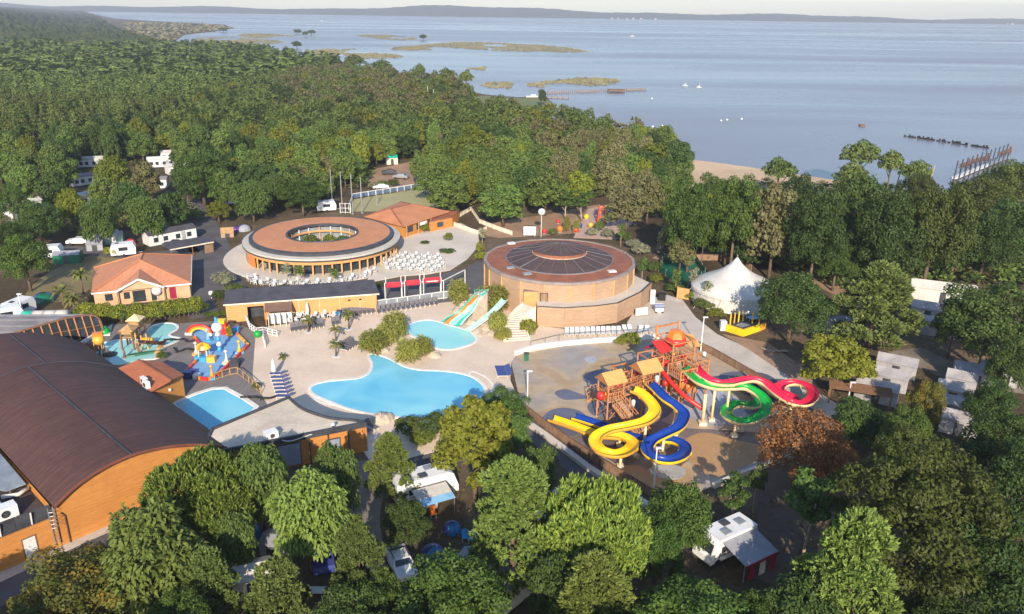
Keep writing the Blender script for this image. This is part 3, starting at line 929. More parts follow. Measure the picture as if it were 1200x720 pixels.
# --- barrel-roofed hall
HA = (-42.92, 54.65); HANG = rad(47.39)
hall = thing('event_hall', 'large wooden hall under a dark brown barrel roof at the left edge', 'building', (HA[0], HA[1], 0), HANG)
ARC = [(4.9, 4.3), (6.0, 5.0), (7.2, 5.6), (8.6, 6.05), (10.2, 6.35), (12.0, 6.42), (13.8, 6.2), (15.4, 5.85), (17.0, 5.35), (18.4, 4.75), (19.8, 4.05), (21.2, 3.15), (22.2, 2.4)]
ARC2 = spline([Vector((a, 0, z)) for a, z in ARC], 3)
def barrel(name, y0, y1, dz, s0=None, th=0.28):
    b = MB()
    P = [(p.x, p.z + dz) for p in ARC2 if s0 is None or p.x >= s0 - 0.01]
    for i in range(len(P) - 1):
        (a, za), (c, zc) = P[i], P[i + 1]
        b.poly([(a, y0, za), (c, y0, zc), (c, y1, zc), (a, y1, za)])
        b.poly([(c, y0, zc - th), (a, y0, za - th), (a, y1, za - th), (c, y1, zc - th)])
        b.poly([(a, y0, za - th), (c, y0, zc - th), (c, y0, zc), (a, y0, za)])
        b.poly([(c, y1, zc - th), (a, y1, za - th), (a, y1, za), (c, y1, zc)])
    for (a, z) in (P[0], P[-1]):
        b.poly([(a, y0, z - th), (a, y0, z), (a, y1, z), (a, y1, z - th)])
    return b.build(name, M['brown_roof'], hall)
barrel('roof', -0.35, 27.0, 0.0)
r2_ = barrel('roof', 27.0, 41.5, -0.45)
def roof_line(y0, y1, s, w=0.14, dz=0.0):
    z = np.interp(s, [a for a, _ in ARC], [z for _, z in ARC]) + dz
    return MB().bar((s, y0, z + 0.05), (s, y1, z + 0.05), w, 0.1).build('roof_seam', M['dgrey'], hall)
roof_line(-0.3, 27, 11.8); roof_line(27.05, 41, 13.9, dz=-0.45)
b = MB()
for i in range(len(ARC2) - 1):                      # lead step where the two roofs meet
    p, q = ARC2[i], ARC2[i + 1]
    b.bar((p.x, 26.95, p.z + 0.06), (q.x, 26.95, q.z + 0.06), 0.14, 0.08)
b.build('roof_edging', M['dgrey'], hall)
b = MB()
for i in range(len(ARC2) - 1):
    p, q = ARC2[i], ARC2[i + 1]
    b.bar((p.x, -0.4, p.z - 0.02), (q.x, -0.4, q.z - 0.02), 0.07, 0.2)
b.build('verge_board', mat('red_brown_trim', (0.2, 0.07, 0.045), rough=0.5), hall)
fac = [(4.95, 0.0), (22.2, 0.0)] + [(p.x, p.z - 0.15) for p in ARC2[::-1]]
b = MB()
b.poly([(a, 0.0, z) for a, z in fac]); b.poly([(a, 41.2, z - (.6 if z > .1 else 0)) for a, z in fac[::-1]])
b.poly([(22.2, 0, 0), (22.2, 41.2, 0), (22.2, 41.2, 1.6), (22.2, 0, 1.6)])
b.poly([(4.95, 41.2, 0), (4.95, 0, 0), (4.95, 0, 3.6), (4.95, 41.2, 3.6)])
b.build('wall', M['orange_wood'], hall)
MB().tube([(5.55, -0.12, 0.1), (5.55, -0.12, 2.9), (5.3, -0.12, 3.3)], 0.06, 6).build('downpipe', M['brown_wood'], hall)
# low annex on the left with its plant roof
annex = thing('low_annex', 'flat-roofed orange timber annex with a white door beside the barrel-roofed hall', 'building', (HA[0], HA[1], 0), HANG)
MB().wall([(-14, 0.02, 0, 3.1), (4.88, 0.02, 0, 3.1)], 0.16).build('wall', M['orange_wood'], annex)
MB().slab([(-14, 0.12, 2.75), (4.86, 0.12, 2.75), (4.86, 22, 2.75), (-14, 22, 2.75)], 0.2).build('roof', mat('dark_plant_roof', (0.075, 0.06, 0.06), (0.05, 0.04, 0.04)), annex)
MB().box(2.55, -0.1, 0.1, 0.95, 0.06, 2.05).build('door', M['white'], annex)
MB().box(2.85, -0.15, 1.0, 0.12, 0.06, 0.08).build('handle', M['grey'], annex)
b = MB(); b.box(2.55, -0.075, 0.06, 1.15, 0.05, 2.2); b.build('door_frame', M['brown_wood'], annex)
scr = thing('roof_screen', 'dark louvred screen hiding the plant on the annex roof', 'screen', (HA[0], HA[1], 2.77), HANG)
for i in range(12):
    x0 = -12 + i * 1.4
    MB().box(x0 + 0.7, 0.75, 0.0, 1.36, 0.06, 1.25).build('panel', M['dgrey'], scr)
for i in range(7): MB().bar((-11.2 + i * 2.4, 0.68, 0.05), (-11.2 + i * 2.4, 0.45, 1.3), 0.1).build('brace', M['white_metal'], scr)
ladder = thing('wall_ladder', 'grey caged ladder fixed to the timber wall by the hall roof edge', 'ladder', (HA[0], HA[1], 0), HANG)
for x in (4.35, 4.75): MB().bar((x, -0.22, 0.5), (x, -0.22, 4.3), 0.05).build('rail', M['steel'], ladder)
for i in range(12): MB().bar((4.35, -0.22, 0.7 + i * 0.3), (4.75, -0.22, 0.7 + i * 0.3), 0.035).build('rung', M['steel'], ladder)
for i in range(5):
    z = 2.5 + i * 0.4
    MB().tube([(4.3, -0.25, z), (4.3, -0.7, z), (4.55, -0.8, z), (4.8, -0.7, z), (4.8, -0.25, z)], 0.02, 5).build('safety_hoop', M['steel'], ladder)
def box_unit(name, label, cat, lx, ly, z, sx, sy, sz, rz=0.0, frame=(HA, HANG), fan=True):
    (ax, ay), an = frame
    c, s = math.cos(an), math.sin(an)
    t = thing(name, label, cat, (ax + lx * c - ly * s, ay + lx * s + ly * c, z), an + rz)
    MB().box(0, 0, 0.12, sx, sy, sz).build('casing', M['white_metal'], t)
    b = MB(); b.box(-sx * 0.35, 0, 0, 0.12, sy * 0.9, 0.12); b.box(sx * 0.35, 0, 0, 0.12, sy * 0.9, 0.12); b.build('feet', M['grey'], t)
    if fan:
        b = MB(); b.lathe([(0.02, 0), (0.3 * min(sx, sz), 0), (0.32 * min(sx, sz), 0.05), (0.26 * min(sx, sz), 0.06)], 14)
        o = b.build('fan', M['dgrey'], t); o.rotation_euler = (PI / 2, 0, 0); o.location = (0, -sy / 2 - 0.01, 0.12 + sz / 2)
    return t
box_unit('air_handler', 'long white air handling unit on the annex roof, right of its duct', 'air unit', 1.9, 3.4, 2.77, 2.0, 1.1, 1.1)
box_unit('air_handler', 'small white air unit at the left edge of the annex roof', 'air unit', -0.6, 2.2, 2.77, 1.4, 1.0, 0.9)
t = thing('air_duct', 'fat white elbow duct rising from the annex roof', 'duct', (HA[0], HA[1], 2.77), HANG)
MB().tube([(0.3, 5.6, 0.0), (0.4, 5.4, 0.9), (0.9, 4.8, 1.3), (1.7, 4.4, 1.1), (2.0, 4.2, 0.6)], 0.36, 10).build('duct', M['white_metal'], t, True)
MB().tube([(-0.9, 4.0, 0.0), (-0.8, 3.9, 0.8), (-0.2, 3.4, 1.0), (0.4, 3.0, 0.8)], 0.3, 10).build('branch', M['white_metal'], t, True)
for i in range(3): MB().tube([(-1.2 + i * 0.9, 3.0, 0), (-1.2 + i * 0.9, 3.0, 1.0)], 0.2, 10).build('cowl', M['steel'], t)
t = thing('roof_sheet', 'pale translucent canopy over the annex roof along the hall eave', 'canopy', (HA[0], HA[1], 0), HANG)
MB().slab([(3.0, 6.5, 3.6), (4.6, 6.2, 3.75), (4.7, 22, 3.9), (0.5, 22, 3.7), (1.6, 9, 3.6)], 0.08).build('sheet', M['paleglass'], t)
for yy in (7, 12, 17): MB().bar((3.4, yy, 2.76), (3.4, yy, 3.6), 0.1).build('post', M['steel'], t)
b = MB(); b.tube([(2.6, 6.6, 3.1), (3.8, 6.0, 3.1), (4.7, 6.3, 3.2)], 0.2, 8); b.build('pipe', M['canvas'], t, True)

# --- glazed rib-fronted hall behind
GA = Vector((-70.09, 99.19, 0)); GB = Vector((-59.76, 106.28, 0))
gang = math.atan2(GB.y - GA.y, GB.x - GA.x)
gh = thing('ribbed_hall', 'grey vaulted hall with a dark glazed front between orange ribs, left of the paddling pool', 'building', GA, gang)
GARC = spline([Vector((-3, 0, 1.4)), Vector((1.0, 0, 2.4)), Vector((3.5, 0, 2.85)), Vector((6.2, 0, 3.2)), Vector((8.9, 0, 3.5)), Vector((11.0, 0, 3.45)), Vector((12.2, 0, 3.1)), Vector((12.8, 0, 2.2)), Vector((12.95, 0, 0.0))], 4)
gp = [(p.x, 0, p.z) for p in GARC]
b = MB(); b.poly([(-3, 0, 0)] + gp[::-1][:-1] + [gp[0]][:1]); b.build('glazing', M['glass'], gh)
for i in range(12):
    x = 1.2 + i * 1.04
    z = np.interp(x, [p[0] for p in gp], [p[2] for p in gp])
    MB().bar((x + 0.35, -0.12, 0), (x, -0.06, z), 0.16, 0.16).build('mullion', M['tower_wood'], gh)
b = MB()
for i in range(len(gp) - 1): b.bar(Vector(gp[i]) + Vector((0, -0.1, 0.02)), Vector(gp[i + 1]) + Vector((0, -0.1, 0.02)), 0.22, 0.2)
b.build('arch_rib', M['brown_wood'], gh)
b = MB()
for i in range(len(gp) - 1):
    p, q = Vector(gp[i]), Vector(gp[i + 1])
    d = Vector((-9, 8, 0))
    b.poly([p, q, q + d * 1.0 + Vector((-2, 0, -q.z * .12)), p + d + Vector((-2, 0, -p.z * .12))])
b.build('roof', M['gmembrane'], gh)
for i in range(2, len(gp) - 3, 4):
    p = Vector(gp[i])
    MB().bar(p + Vector((0, 0, .06)), p + Vector((-11, 8, -p.z * .12 + .06)), 0.1, 0.08).build('roof_rib', M['steel'], gh)
MB().bar((1, -0.1, 1.6), (12.9, -0.1, 1.6), 0.08).build('transom', M['brown_wood'], gh)

# --- flat white-roofed pool building
fb = thing('pool_building', 'flat white-roofed orange timber building in front of the lagoon pool', 'building', (0, 0, 0))
FR = Vector((-15.4, 75.0, 0)); BK = Vector((-25.2, 80.6, 0)); BL = Vector((-31.2, 73.2, 0)); FL = Vector((-30.6, 68.0, 0))
crv = spline([BK, Vector((-22.9, 77.9, 0)), Vector((-19.6, 75.95, 0)), Vector((-16.9, 75.5, 0)), FR], 5)
ol = [Vector((p.x, p.y, 0)) for p in crv] + [FL, BL]
MB().prism([(p.x, p.y) for p in ol], 3.25, 3.42).build('roof', M['membrane'], fb)
b = MB(); b.wall([(p.x, p.y, 3.05, 3.68) for p in ol], 0.26, True); b.build('parapet', M['dgrey'], fb)
b = MB(); b.wall([(p.x, p.y, 0, 3.2) for p in offset_poly(ol, -0.12)], 0.12, True); b.build('wall', M['orange_wood'], fb)
d = (FR - FL).normalized(); nrm = Vector((d.y, -d.x, 0))
fang = math.atan2(d.y, d.x)
def on_front(s, off=0.1): return FL + d * s + nrm * off
L_ = (FR - FL).length
for s, w, z0, hh in ((L_ - 3.6, 1.25, 0.75, 1.5), (L_ - 8.2, 2.2, 0.2, 2.5), (L_ - 12.3, 1.6, 0.7, 1.6)):
    p = on_front(s, 0.02)
    f = MB().box(p.x, p.y, z0, w + 0.16, 0.12, hh + 0.16, fang).build('window', M['dgrey'], fb)
    p = on_front(s, 0.07)
    MB().box(p.x, p.y, z0 + 0.08, w, 0.06, hh, fang).build('shutter', mat('grey_blue_shutter', (0.24, 0.26, 0.33), (0.2, 0.22, 0.28)), f)
for s, z0 in ((L_ - 2.0, 0.1), (L_ - 6.1, 0.1), (L_ - 4.15, 2.2)):
    p = on_front(s, 0.1)
    MB().bar((p.x, p.y, z0), (p.x, p.y, 3.3), 0.12).build('downpipe', M['dgrey'], fb)
box_unit('roof_air_unit', 'white box-shaped air conditioner on the flat white roof', 'air unit', 0, 0, 3.43, 1.3, 0.9, 0.75, 0.45, ((-24.6, 71.6), rad(12)))
t = thing('roof_pipe', 'thin white hose curving over the flat white roof', 'hose', (0, 0, 0))
MB().tube(spline([Vector((-24.0, 71.6, 3.46)), Vector((-22.6, 71.0, 3.46)), Vector((-21.0, 72.2, 3.46)), Vector((-18.6, 74.0, 3.46)), Vector((-17.2, 74.6, 3.46))], 5), 0.05, 5).build('hose', M['white'], t)
t = thing('vent_cowl', 'small white vent cowl at the front edge of the flat white roof', 'vent', (-18.6, 73.4, 3.42))
MB().tube([(0, 0, 0), (0, 0, 0.7)], 0.09, 8).build('pipe', M['dgrey'], t); MB().lathe([(0.02, 0.92), (0.2, 0.82), (0.22, 0.68), (0.1, 0.68)], 10).build('cap', M['white'], t)

# --- small hut with an orange roof
hb = thing('pool_hut', 'small timber hut with an orange gable roof between the hall and the splash pool', 'building', (0, 0, 0))
A_, B_, C_, D_, E_, F_ = Vector((-48.9, 88.2, 3.0)), Vector((-46.4, 89.9, 3.7)), Vector((-44.0, 90.9, 3.0)), Vector((-39.8, 87.3, 3.0)), Vector((-40.1, 84.3, 3.7)), Vector((-42.2, 81.8, 3.0))
MB().slab([A_, F_, E_, B_], 0.16).build('roof', mat('rust_roof', (0.42, 0.14, 0.065), (0.34, 0.11, 0.055), scale=0.6), hb)
MB().slab([B_, E_, D_, C_], 0.16).build('roof', bpy.data.materials['rust_roof'], hb)
MB().bar(B_ + Vector((0, 0, .04)), E_ + Vector((0, 0, .04)), 0.22, 0.1).build('ridge', M['sedum'], hb)
wp = [Vector((p.x, p.y, 0)) for p in (A_, F_, D_, C_)]
wi = offset_poly(wp, -0.25)
b = MB()
tops = [2.8, 2.8, 2.8, 2.8]
b.wall([(p.x, p.y, 0, 2.85) for p in wi], 0.14, True)
m1 = (wi[1] + wi[2]) / 2; m2 = (wi[0] + wi[3]) / 2
for (p, q, m_) in ((wi[1], wi[2], m1), (wi[3], wi[0], m2)): b.poly([(p.x, p.y, 2.8), (q.x, q.y, 2.8), (m_.x, m_.y, 3.5)])
b.build('wall', M['orange_wood'], hb)
gd = (wi[2] - wi[1]).normalized(); gn = Vector((gd.y, -gd.x, 0)); ga = math.atan2(gd.y, gd.x)
for s in (0.55, 1.25):
    p = wi[1] + gd * s + gn * 0.08
    f = MB().box(p.x, p.y, 1.75, 0.62, 0.06, 0.45, ga).build('window', M['white'], hb)
    p = p + gn * 0.035; MB().box(p.x, p.y, 1.8, 0.52, 0.04, 0.35, ga).build('pane', mat('blue_pane', (0.12, 0.35, 0.45), rough=0.15), f)
p = wi[1] + gd * 3.4 + gn * 0.12; MB().lathe([(0.01, .2), (.14, .15), (.2, 0), (.14, -.15), (.01, -.2)], 8, (p.x, p.y, 2.0)).build('wall_lamp', M['white'], hb)
for k, (x, y) in enumerate(((-43.2, 84.2), (-42.5, 83.2))):
    box_unit('heat_pump', ('white heat pump on the orange hut roof, upper of the pair' if k == 0 else 'white heat pump on the orange hut roof, lower of the pair'), 'heat pump', 0, 0, 3.1, 1.0, 0.45, 0.85, 0, ((x, y), rad(-40)))

# --- tiled house with hip roof
th = thing('tiled_house', 'low house with a broad orange tiled hip roof and a front gable behind the hedge', 'building', (0, 0, 0))
e0, e1, e2, e3 = Vector((-66.2, 117.2, 2.5)), Vector((-52.6, 122.7, 2.5)), Vector((-58.4, 138.2, 2.5)), Vector((-72.2, 130.2, 2.5))
ap = Vector((-63.3, 130.0, 5.2)); ap2 = Vector((-62.2, 126.2, 5.2))
def tile_face(pts, rowdir=None):
    pts = [Vector(p) for p in pts]
    o = MB().slab(pts, 0.12).build('roof', M['tile'], th)
    return o
tile_face([e0, e1, ap2]); tile_face([e1, e2, ap, ap2]); tile_face([e2, e3, ap]); tile_face([e3, e0, ap2, ap])
for p, q in ((e0, ap2), (e1, ap2), (e2, ap), (e3, ap), (ap, ap2)):
    MB().bar(p + Vector((0, 0, .08)), q + Vector((0, 0, .08)), 0.26, 0.14).build('ridge_tiles', M['terracotta'], th)
d01 = (e1 - e0).normalized(); n01 = Vector((d01.y, -d01.x, 0))
ga_, gb_ = e0 + d01 * 3.4 + n01 * 0.7, e0 + d01 * 10.6 + n01 * 0.7
gt = (ga_ + gb_) / 2 + Vector((0, 0, 1.75)); gk = ap2 + Vector((0, 0, -0.8)) - n01 * -1.0
for p in (ga_, gb_):
    inn = p - n01 * 3.0 + Vector((0, 0, 0.25))
    tile_face([p + Vector((0, 0, .05)), gt + Vector((0, 0, .05)), gk] if p is gb_ else [gt + Vector((0, 0, .05)), p + Vector((0, 0, .05)), gk])
    MB().bar(p + n01 * .06, gt + n01 * .06, 0.12, 0.3).build('fascia', M['white'], th)
MB().poly([ga_ - n01 * .3, gb_ - n01 * .3, gt - n01 * .3]).build('gable', M['plaster'], th)
b = MB()
for p, q in ((e0, ga_ - n01 * .7), (gb_ - n01 * .7, e1), (e1, e2)): b.bar(p + n01 * .02 + Vector((0, 0, -.1)), q + n01 * .02 + Vector((0, 0, -.1)), 0.1, 0.24)
b.build('gutter', M['white'], th)
wi = offset_poly([Vector((p.x, p.y, 0)) for p in (e0, e1, e2, e3)], -0.5)
MB().wall([(p.x, p.y, 0, 2.45) for p in wi], 0.2, True).build('wall', M['plaster'], th)
for s, w, h_, z, c in ((4.6, 0.9, 1.1, 0.9, 'glass'), (6.4, 1.9, 1.9, 0.2, 'glass'), (8.6, 0.9, 1.9, 0.2, 'glass'), (11.4, 1.0, 2.0, 0.1, 'maroon'), (2.0, 1.1, 1.1, 0.9, 'glass')):
    p = wi[0] + d01 * s + n01 * 0.1
    MB().box(p.x, p.y, z, w, 0.1, h_, math.atan2(d01.y, d01.x)).build('door' if c == 'maroon' else 'window', M[c], th)
b = MB()
for s in (3.6, 10.4):
    p = e0 + d01 * s + n01 * 0.5; b.bar((p.x, p.y, 0), (p.x, p.y, 2.5), 0.22)
b.build('porch_posts', M['plaster'], th)

# --- ring-shaped restaurant
rr = thing('ring_restaurant', 'ring-shaped restaurant with an orange flat roof round an open planted court', 'building', (RING.x, RING.y, 0))
MB().lathe([(14.9, 2.75), (14.95, 3.3), (13.9, 3.42), (13.45, 3.42)], 84).build('rim_roof', mat('rim_membrane', (0.5, 0.47, 0.42), (0.42, 0.39, 0.35), scale=0.3), rr)
MB().lathe([(14.9, 2.75), (14.98, 2.75), (14.98, 2.98), (14.9, 2.98)], 84).build('rim_edge', M['dgrey'], rr)
MB().lathe([(13.7, 3.4), (13.7, 3.95), (12.95, 4.05)], 84).build('parapet', M['dgrey'], rr)
MB().lathe([(12.96, 4.06), (9.5, 4.15), (6.95, 4.1)], 84).build('roof', mat('orange_roof_cover', (0.52, 0.235, 0.115), (0.45, 0.195, 0.095), scale=0.35, fine=3), rr)
MB().lathe([(6.96, 4.1), (6.9, 4.24), (6.6, 4.24), (6.6, 3.75)], 64).build('court_parapet', M['dgrey'], rr)
MB().lathe([(14.4, 2.45), (14.9, 2.75)], 84).build('soffit', M['honey_wood'], rr)
MB().lathe([(14.6, 2.1), (14.62, 2.76), (14.3, 2.76)], 84).build('beam', M['honey_wood'], rr)
MB().lathe([(6.5, 3.0), (6.5, 2.6), (13.5, 2.6)], 48).build('ceiling', M['honey_wood'], rr)
MB().lathe([(13.2, 0.05), (13.2, 2.6)], 72, a0=rad(232), a1=rad(390)).build('glazing', M['glass'], rr)
MB().lathe([(14.5, 0.05), (14.5, 2.4), (14.3, 2.4)], 60, a0=rad(30), a1=rad(222)).build('wall', M['tan_wood'], rr)
MB().lathe([(14.52, 0.05), (14.52, 2.1)], 8, a0=rad(214), a1=rad(226)).build('shutter', M['orange'], rr)
for k in range(24):
    a = rad(228 + k * 6.8)
    MB().bar((14.35 * math.cos(a), 14.35 * math.sin(a), 0.08), (14.35 * math.cos(a), 14.35 * math.sin(a), 2.45), 0.26).build('post', M['honey_wood'], rr)
MB().lathe([(7.4, 0.05), (7.4, 3.4)], 48).build('court_glazing', M['paleglass'], rr)
for k in range(20):
    a = 2 * PI * k / 20
    MB().bar((7.0 * math.cos(a), 7.0 * math.sin(a), 0.05), (7.0 * math.cos(a), 7.0 * math.sin(a), 3.6), 0.2).build('court_post', M['white'] if k % 3 else M['honey_wood'], rr)
MB().lathe([(0.01, 0.1), (7.3, 0.1)], 40).build('court_floor', M['concrete'], rr)

# --- round building with purple conical roof
RB2 = Vector((7.8, 127.3, 0))
pb = thing('round_pavilion', 'round timber pavilion with a purple brown conical roof above the white loungers', 'building', (RB2.x, RB2.y, 0))
NS = 20
def ngon_ring(prof, name, m, n=NS, a0=0.08, parent=pb, a1=None):
    b = MB(); b.lathe(prof, n, (0, 0, 0), a0, (a0 + 2 * PI) if a1 is None else a1)
    return b.build(name, m, parent)
for k in range(NS):
    a = 0.08 + 2 * PI * k / NS; a2 = a + 2 * PI / NS
    p, q = Vector((12.4 * math.cos(a), 12.4 * math.sin(a), 0)), Vector((12.4 * math.cos(a2), 12.4 * math.sin(a2), 0))
    MB().wall([(p.x, p.y, 0, 5.9), (q.x, q.y, 0, 5.9)], 0.14).build('wall_panel', M['tan_wood'], pb)
    MB().bar((p.x * 1.01, p.y * 1.01, 0), (p.x * 1.01, p.y * 1.01, 6.0), 0.18).build('corner_strip', M['honey_wood'], pb)
ngon_ring([(12.35, 5.75), (12.7, 5.75), (12.7, 6.15), (12.2, 6.15), (12.2, 6.0)], 'cornice', mat('weathered_trim', (0.3, 0.24, 0.22), (0.22, 0.18, 0.17)))
ngon_ring([(12.2, 6.02), (8.9, 6.25)], 'roof_band', M['sedum'], 60)
ngon_ring([(9.0, 6.2), (9.05, 6.4), (8.8, 6.42)], 'roof_edging', M['gmembrane'], 60)
for k in range(20):
    a, a2 = 2 * PI * k / 20 + 0.1, 2 * PI * (k + 1) / 20 + 0.1
    b = MB()
    for j in range(3):
        b1, b2 = a + (a2 - a) * j / 3, a + (a2 - a) * (j + 1) / 3
        b.poly([(8.85 * math.cos(b1), 8.85 * math.sin(b1), 6.42), (8.85 * math.cos(b2), 8.85 * math.sin(b2), 6.42), (4.3 * math.cos(b2), 4.3 * math.sin(b2), 7.45), (4.3 * math.cos(b1), 4.3 * math.sin(b1), 7.45)])
    b.build('roof_panel', M['purple_roof'], pb)
    MB().bar((8.85 * math.cos(a), 8.85 * math.sin(a), 6.45), (4.3 * math.cos(a), 4.3 * math.sin(a), 7.48), 0.08 if k % 3 else 0.14, 0.06).build('roof_seam', M['seam'] if k % 4 else M['gmembrane'], pb)
ngon_ring([(4.62, 7.3), (4.62, 7.5), (4.5, 7.5)], 'collar', M['stone'], 40)
ngon_ring([(4.5, 7.45), (4.5, 8.0)], 'lantern_band', M['sedum'], 40)
for k in range(16):
    a, a2 = 2 * PI * k / 16, 2 * PI * (k + 1) / 16
    MB().poly([(4.65 * math.cos(a), 4.65 * math.sin(a), 7.98), (4.65 * math.cos(a2), 4.65 * math.sin(a2), 7.98), (0.15 * math.cos(a2), 0.15 * math.sin(a2), 8.95), (0.15 * math.cos(a), 0.15 * math.sin(a), 8.95)]).build('lantern_panel', M['purple_roof'], pb)
    MB().bar((4.65 * math.cos(a), 4.65 * math.sin(a), 8.0), (0.1 * math.cos(a), 0.1 * math.sin(a), 8.98), 0.06, 0.05).build('lantern_seam', M['seam'], pb)
for u, v in ((598, 314), (618, 321), (717, 318), (599, 285)):
    p = at(u, v, 6.2) - RB2
    MB().box(p.x, p.y, 6.08, 1.3, 0.9, 0.22, 0.3).build('skylight', M['paleglass'] if v > 300 and u < 700 else M['white'], pb)
# its lower terrace wing
tw = thing('terrace_wing', 'low curved timber wing with a walkable roof in front of the round pavilion', 'building', (0, 0, 0))
tp = [Vector(p) for p in ((3.9, 112.2, 0), (7.9, 111.7, 0), (12.8, 112.8, 0), (16.2, 114.2, 0), (20.6, 119.6, 0), (23.0, 124.4, 0), (20.0, 130.0, 0), (6, 124, 0), (3.7, 118, 0))]
MB().prism([(p.x, p.y) for p in tp], 2.8, 3.0).build('roof', M['terrace'], tw)
b = MB(); b.wall([(p.x, p.y, 2.7, 3.2) for p in tp[:6]], 0.22); b.build('parapet', M['tan_wood'], tw)
b = MB(); b.wall([(p.x, p.y, 3.2, 3.25) for p in tp[:6]], 0.3); b.build('coping', M['dgrey'], tw)
for i in range(5):
    p, q = tp[i], tp[i + 1]
    MB().wall([(p.x, p.y, 0, 2.7), (q.x, q.y, 0, 2.7)], 0.16).build('wall', M['tan_wood'], tw)
p, q = tp[8], tp[0]; MB().wall([(p.x, p.y, 0, 2.9), (q.x, q.y, 0, 2.9)], 0.16).build('wall', M['honey_wood'], tw)
t = thing('gate_cabin', 'small honey coloured timber cabin at the head of the pale steps', 'cabin', at(622, 352, 3.0))
t.location.z = 0
MB().box(0, 0.6, 0, 2.2, 1.6, 4.4).build('wall', M['honey_wood'], t); MB().box(0, 0.6, 4.4, 2.3, 1.7, 0.08).build('roof', M['tan_wood'], t)
t = thing('terrace_gate', 'dark metal gate on the terrace roof below the round pavilion', 'gate', (4.9, 114.8, 3.0))
for x in (-0.55, 0.55): MB().bar((x, 0, 0), (x, 0, 1.5), 0.08).build('post', M['dgrey'], t)
for i in range(6): MB().bar((-0.45 + i * 0.18, 0, 0.1), (-0.45 + i * 0.18, 0, 1.4), 0.04).build('bar', M['dgrey'], t)
MB().bar((-0.55, 0, 1.4), (0.55, 0, 1.4), 0.06).build('rail', M['dgrey'], t)
# steps up the terrace
st = thing('stairway', 'pale concrete stairway curving up beside the bamboo to the pavilion terrace', 'stairs', (0, 0, 0))
sL = spline([at(591, 401), at(593, 385, 0.9), at(598, 370, 1.8), at(606, 360, 2.6), at(613, 356, 3.0)], 5)
sR = spline([at(620, 399), at(616, 385, 0.9), at(614, 372, 1.8), at(620, 364, 2.6), at(628, 361, 3.0)], 5)
n_st = len(sL) - 1
for i in range(n_st):
    z0, z1 = 0.0, 0.1 + 2.9 * (i + 1) / n_st
    b = MB()
    q = [sL[i], sR[i], sR[i + 1], sL[i + 1]]
    b.prism([(p.x, p.y) for p in q], z0, z1); b.build('step', M['terrace'], st)
for P_, k in ((sL, 0), (sR, 1)):
    b = MB(); b.wall([(p.x, p.y, 0, 0.4 + 2.9 * i / n_st) for i, p in enumerate(P_)], 0.25); b.build('side_wall', M['cream'], st)

# --- long low timber changing block
lb_a = Vector((-43.2, 112.0, 0)); lb_b = Vector((-21.5, 117.8, 0))
lang = math.atan2(lb_b.y - lb_a.y, lb_b.x - lb_a.x); LL = (lb_b - lb_a).length
lb = thing('changing_block', 'long low honey timber block with a dark sloping roof below the ring restaurant', 'building', lb_a, lang)
MB().wall([(0, 0, 0, 2.95), (3.0, 0, 0, 2.95)], 0.2).build('wall', M['honey_wood'], lb)
MB().wall([(3.0, 0, 2.3, 2.95), (5.4, 0, 2.3, 2.95)], 0.2).build('lintel', M['honey_wood'], lb)
MB().wall([(5.4, 0, 0, 2.95), (LL, 0, 0, 2.95)], 0.2).build('wall', M['honey_wood'], lb)
MB().wall([(0, 0.1, 0, 2.95), (0, 4.6, 0, 3.5)], 0.2).build('wall', M['honey_wood'], lb)
MB().wall([(LL, 0.1, 0, 2.95), (LL, 4.6, 0, 3.5)], 0.2).build('wall', M['honey_wood'], lb)
MB().wall([(LL, 4.6, 0, 3.5), (0, 4.6, 0, 3.5)], 0.2).build('wall', M['honey_wood'], lb)
MB().wall([(3.0, 1.6, 0, 2.8), (5.4, 1.6, 0, 2.8)], 0.1).build('doorway_back', M['dgrey'], lb)
MB().slab([(-0.3, -0.35, 3.02), (LL + 0.5, -0.35, 3.02), (LL + 0.2, 4.9, 3.62), (-0.3, 4.9, 3.62)], 0.14).build('roof', M['slate'], lb)
MB().bar((-0.32, -0.4, 2.93), (LL + 0.5, -0.4, 2.93), 0.1, 0.2).build('fascia', M['cream'], lb)
for x in (LL - 4.2, LL - 2.5): MB().box(x, -0.18, 2.1, 0.35, 0.2, 0.2).build('spotlight', M['black'], lb)
for k in range(5): MB().bar((7.5 + k * 3.1, -0.115, 0.05), (7.5 + k * 3.1, -0.115, 2.9), 0.05, 0.03).build('board_joint', M['cream'], lb)
lt = thing('lean_to', 'brown boarded lean-to roof over the white changing cubicles', 'shelter', lb_a, lang)
MB().slab([(5.6, -2.6, 2.15), (9.6, -2.6, 2.15), (9.6, -0.12, 2.85), (5.6, -0.12, 2.85)], 0.1).build('roof', planks('brown_shelter_boards', (0.22, 0.13, 0.09), (0.15, 0.09, 0.065), 'Y', 0.2), lt)
for x in (5.7, 9.5): MB().bar((x, -2.5, 0), (x, -2.5, 2.1), 0.14).build('post', M['tower_wood'], lt)
for k in range(5): MB().box(6.1 + k * 0.85, -2.9, 0.05, 0.08, 1.3, 1.75).build('partition', M['white'], lt)
for k in range(4): MB().box(6.52 + k * 0.85, -2.3, 0.05, 0.72, 0.06, 1.7).build('door', M['white'] if k % 2 else M['canvas'], lt)

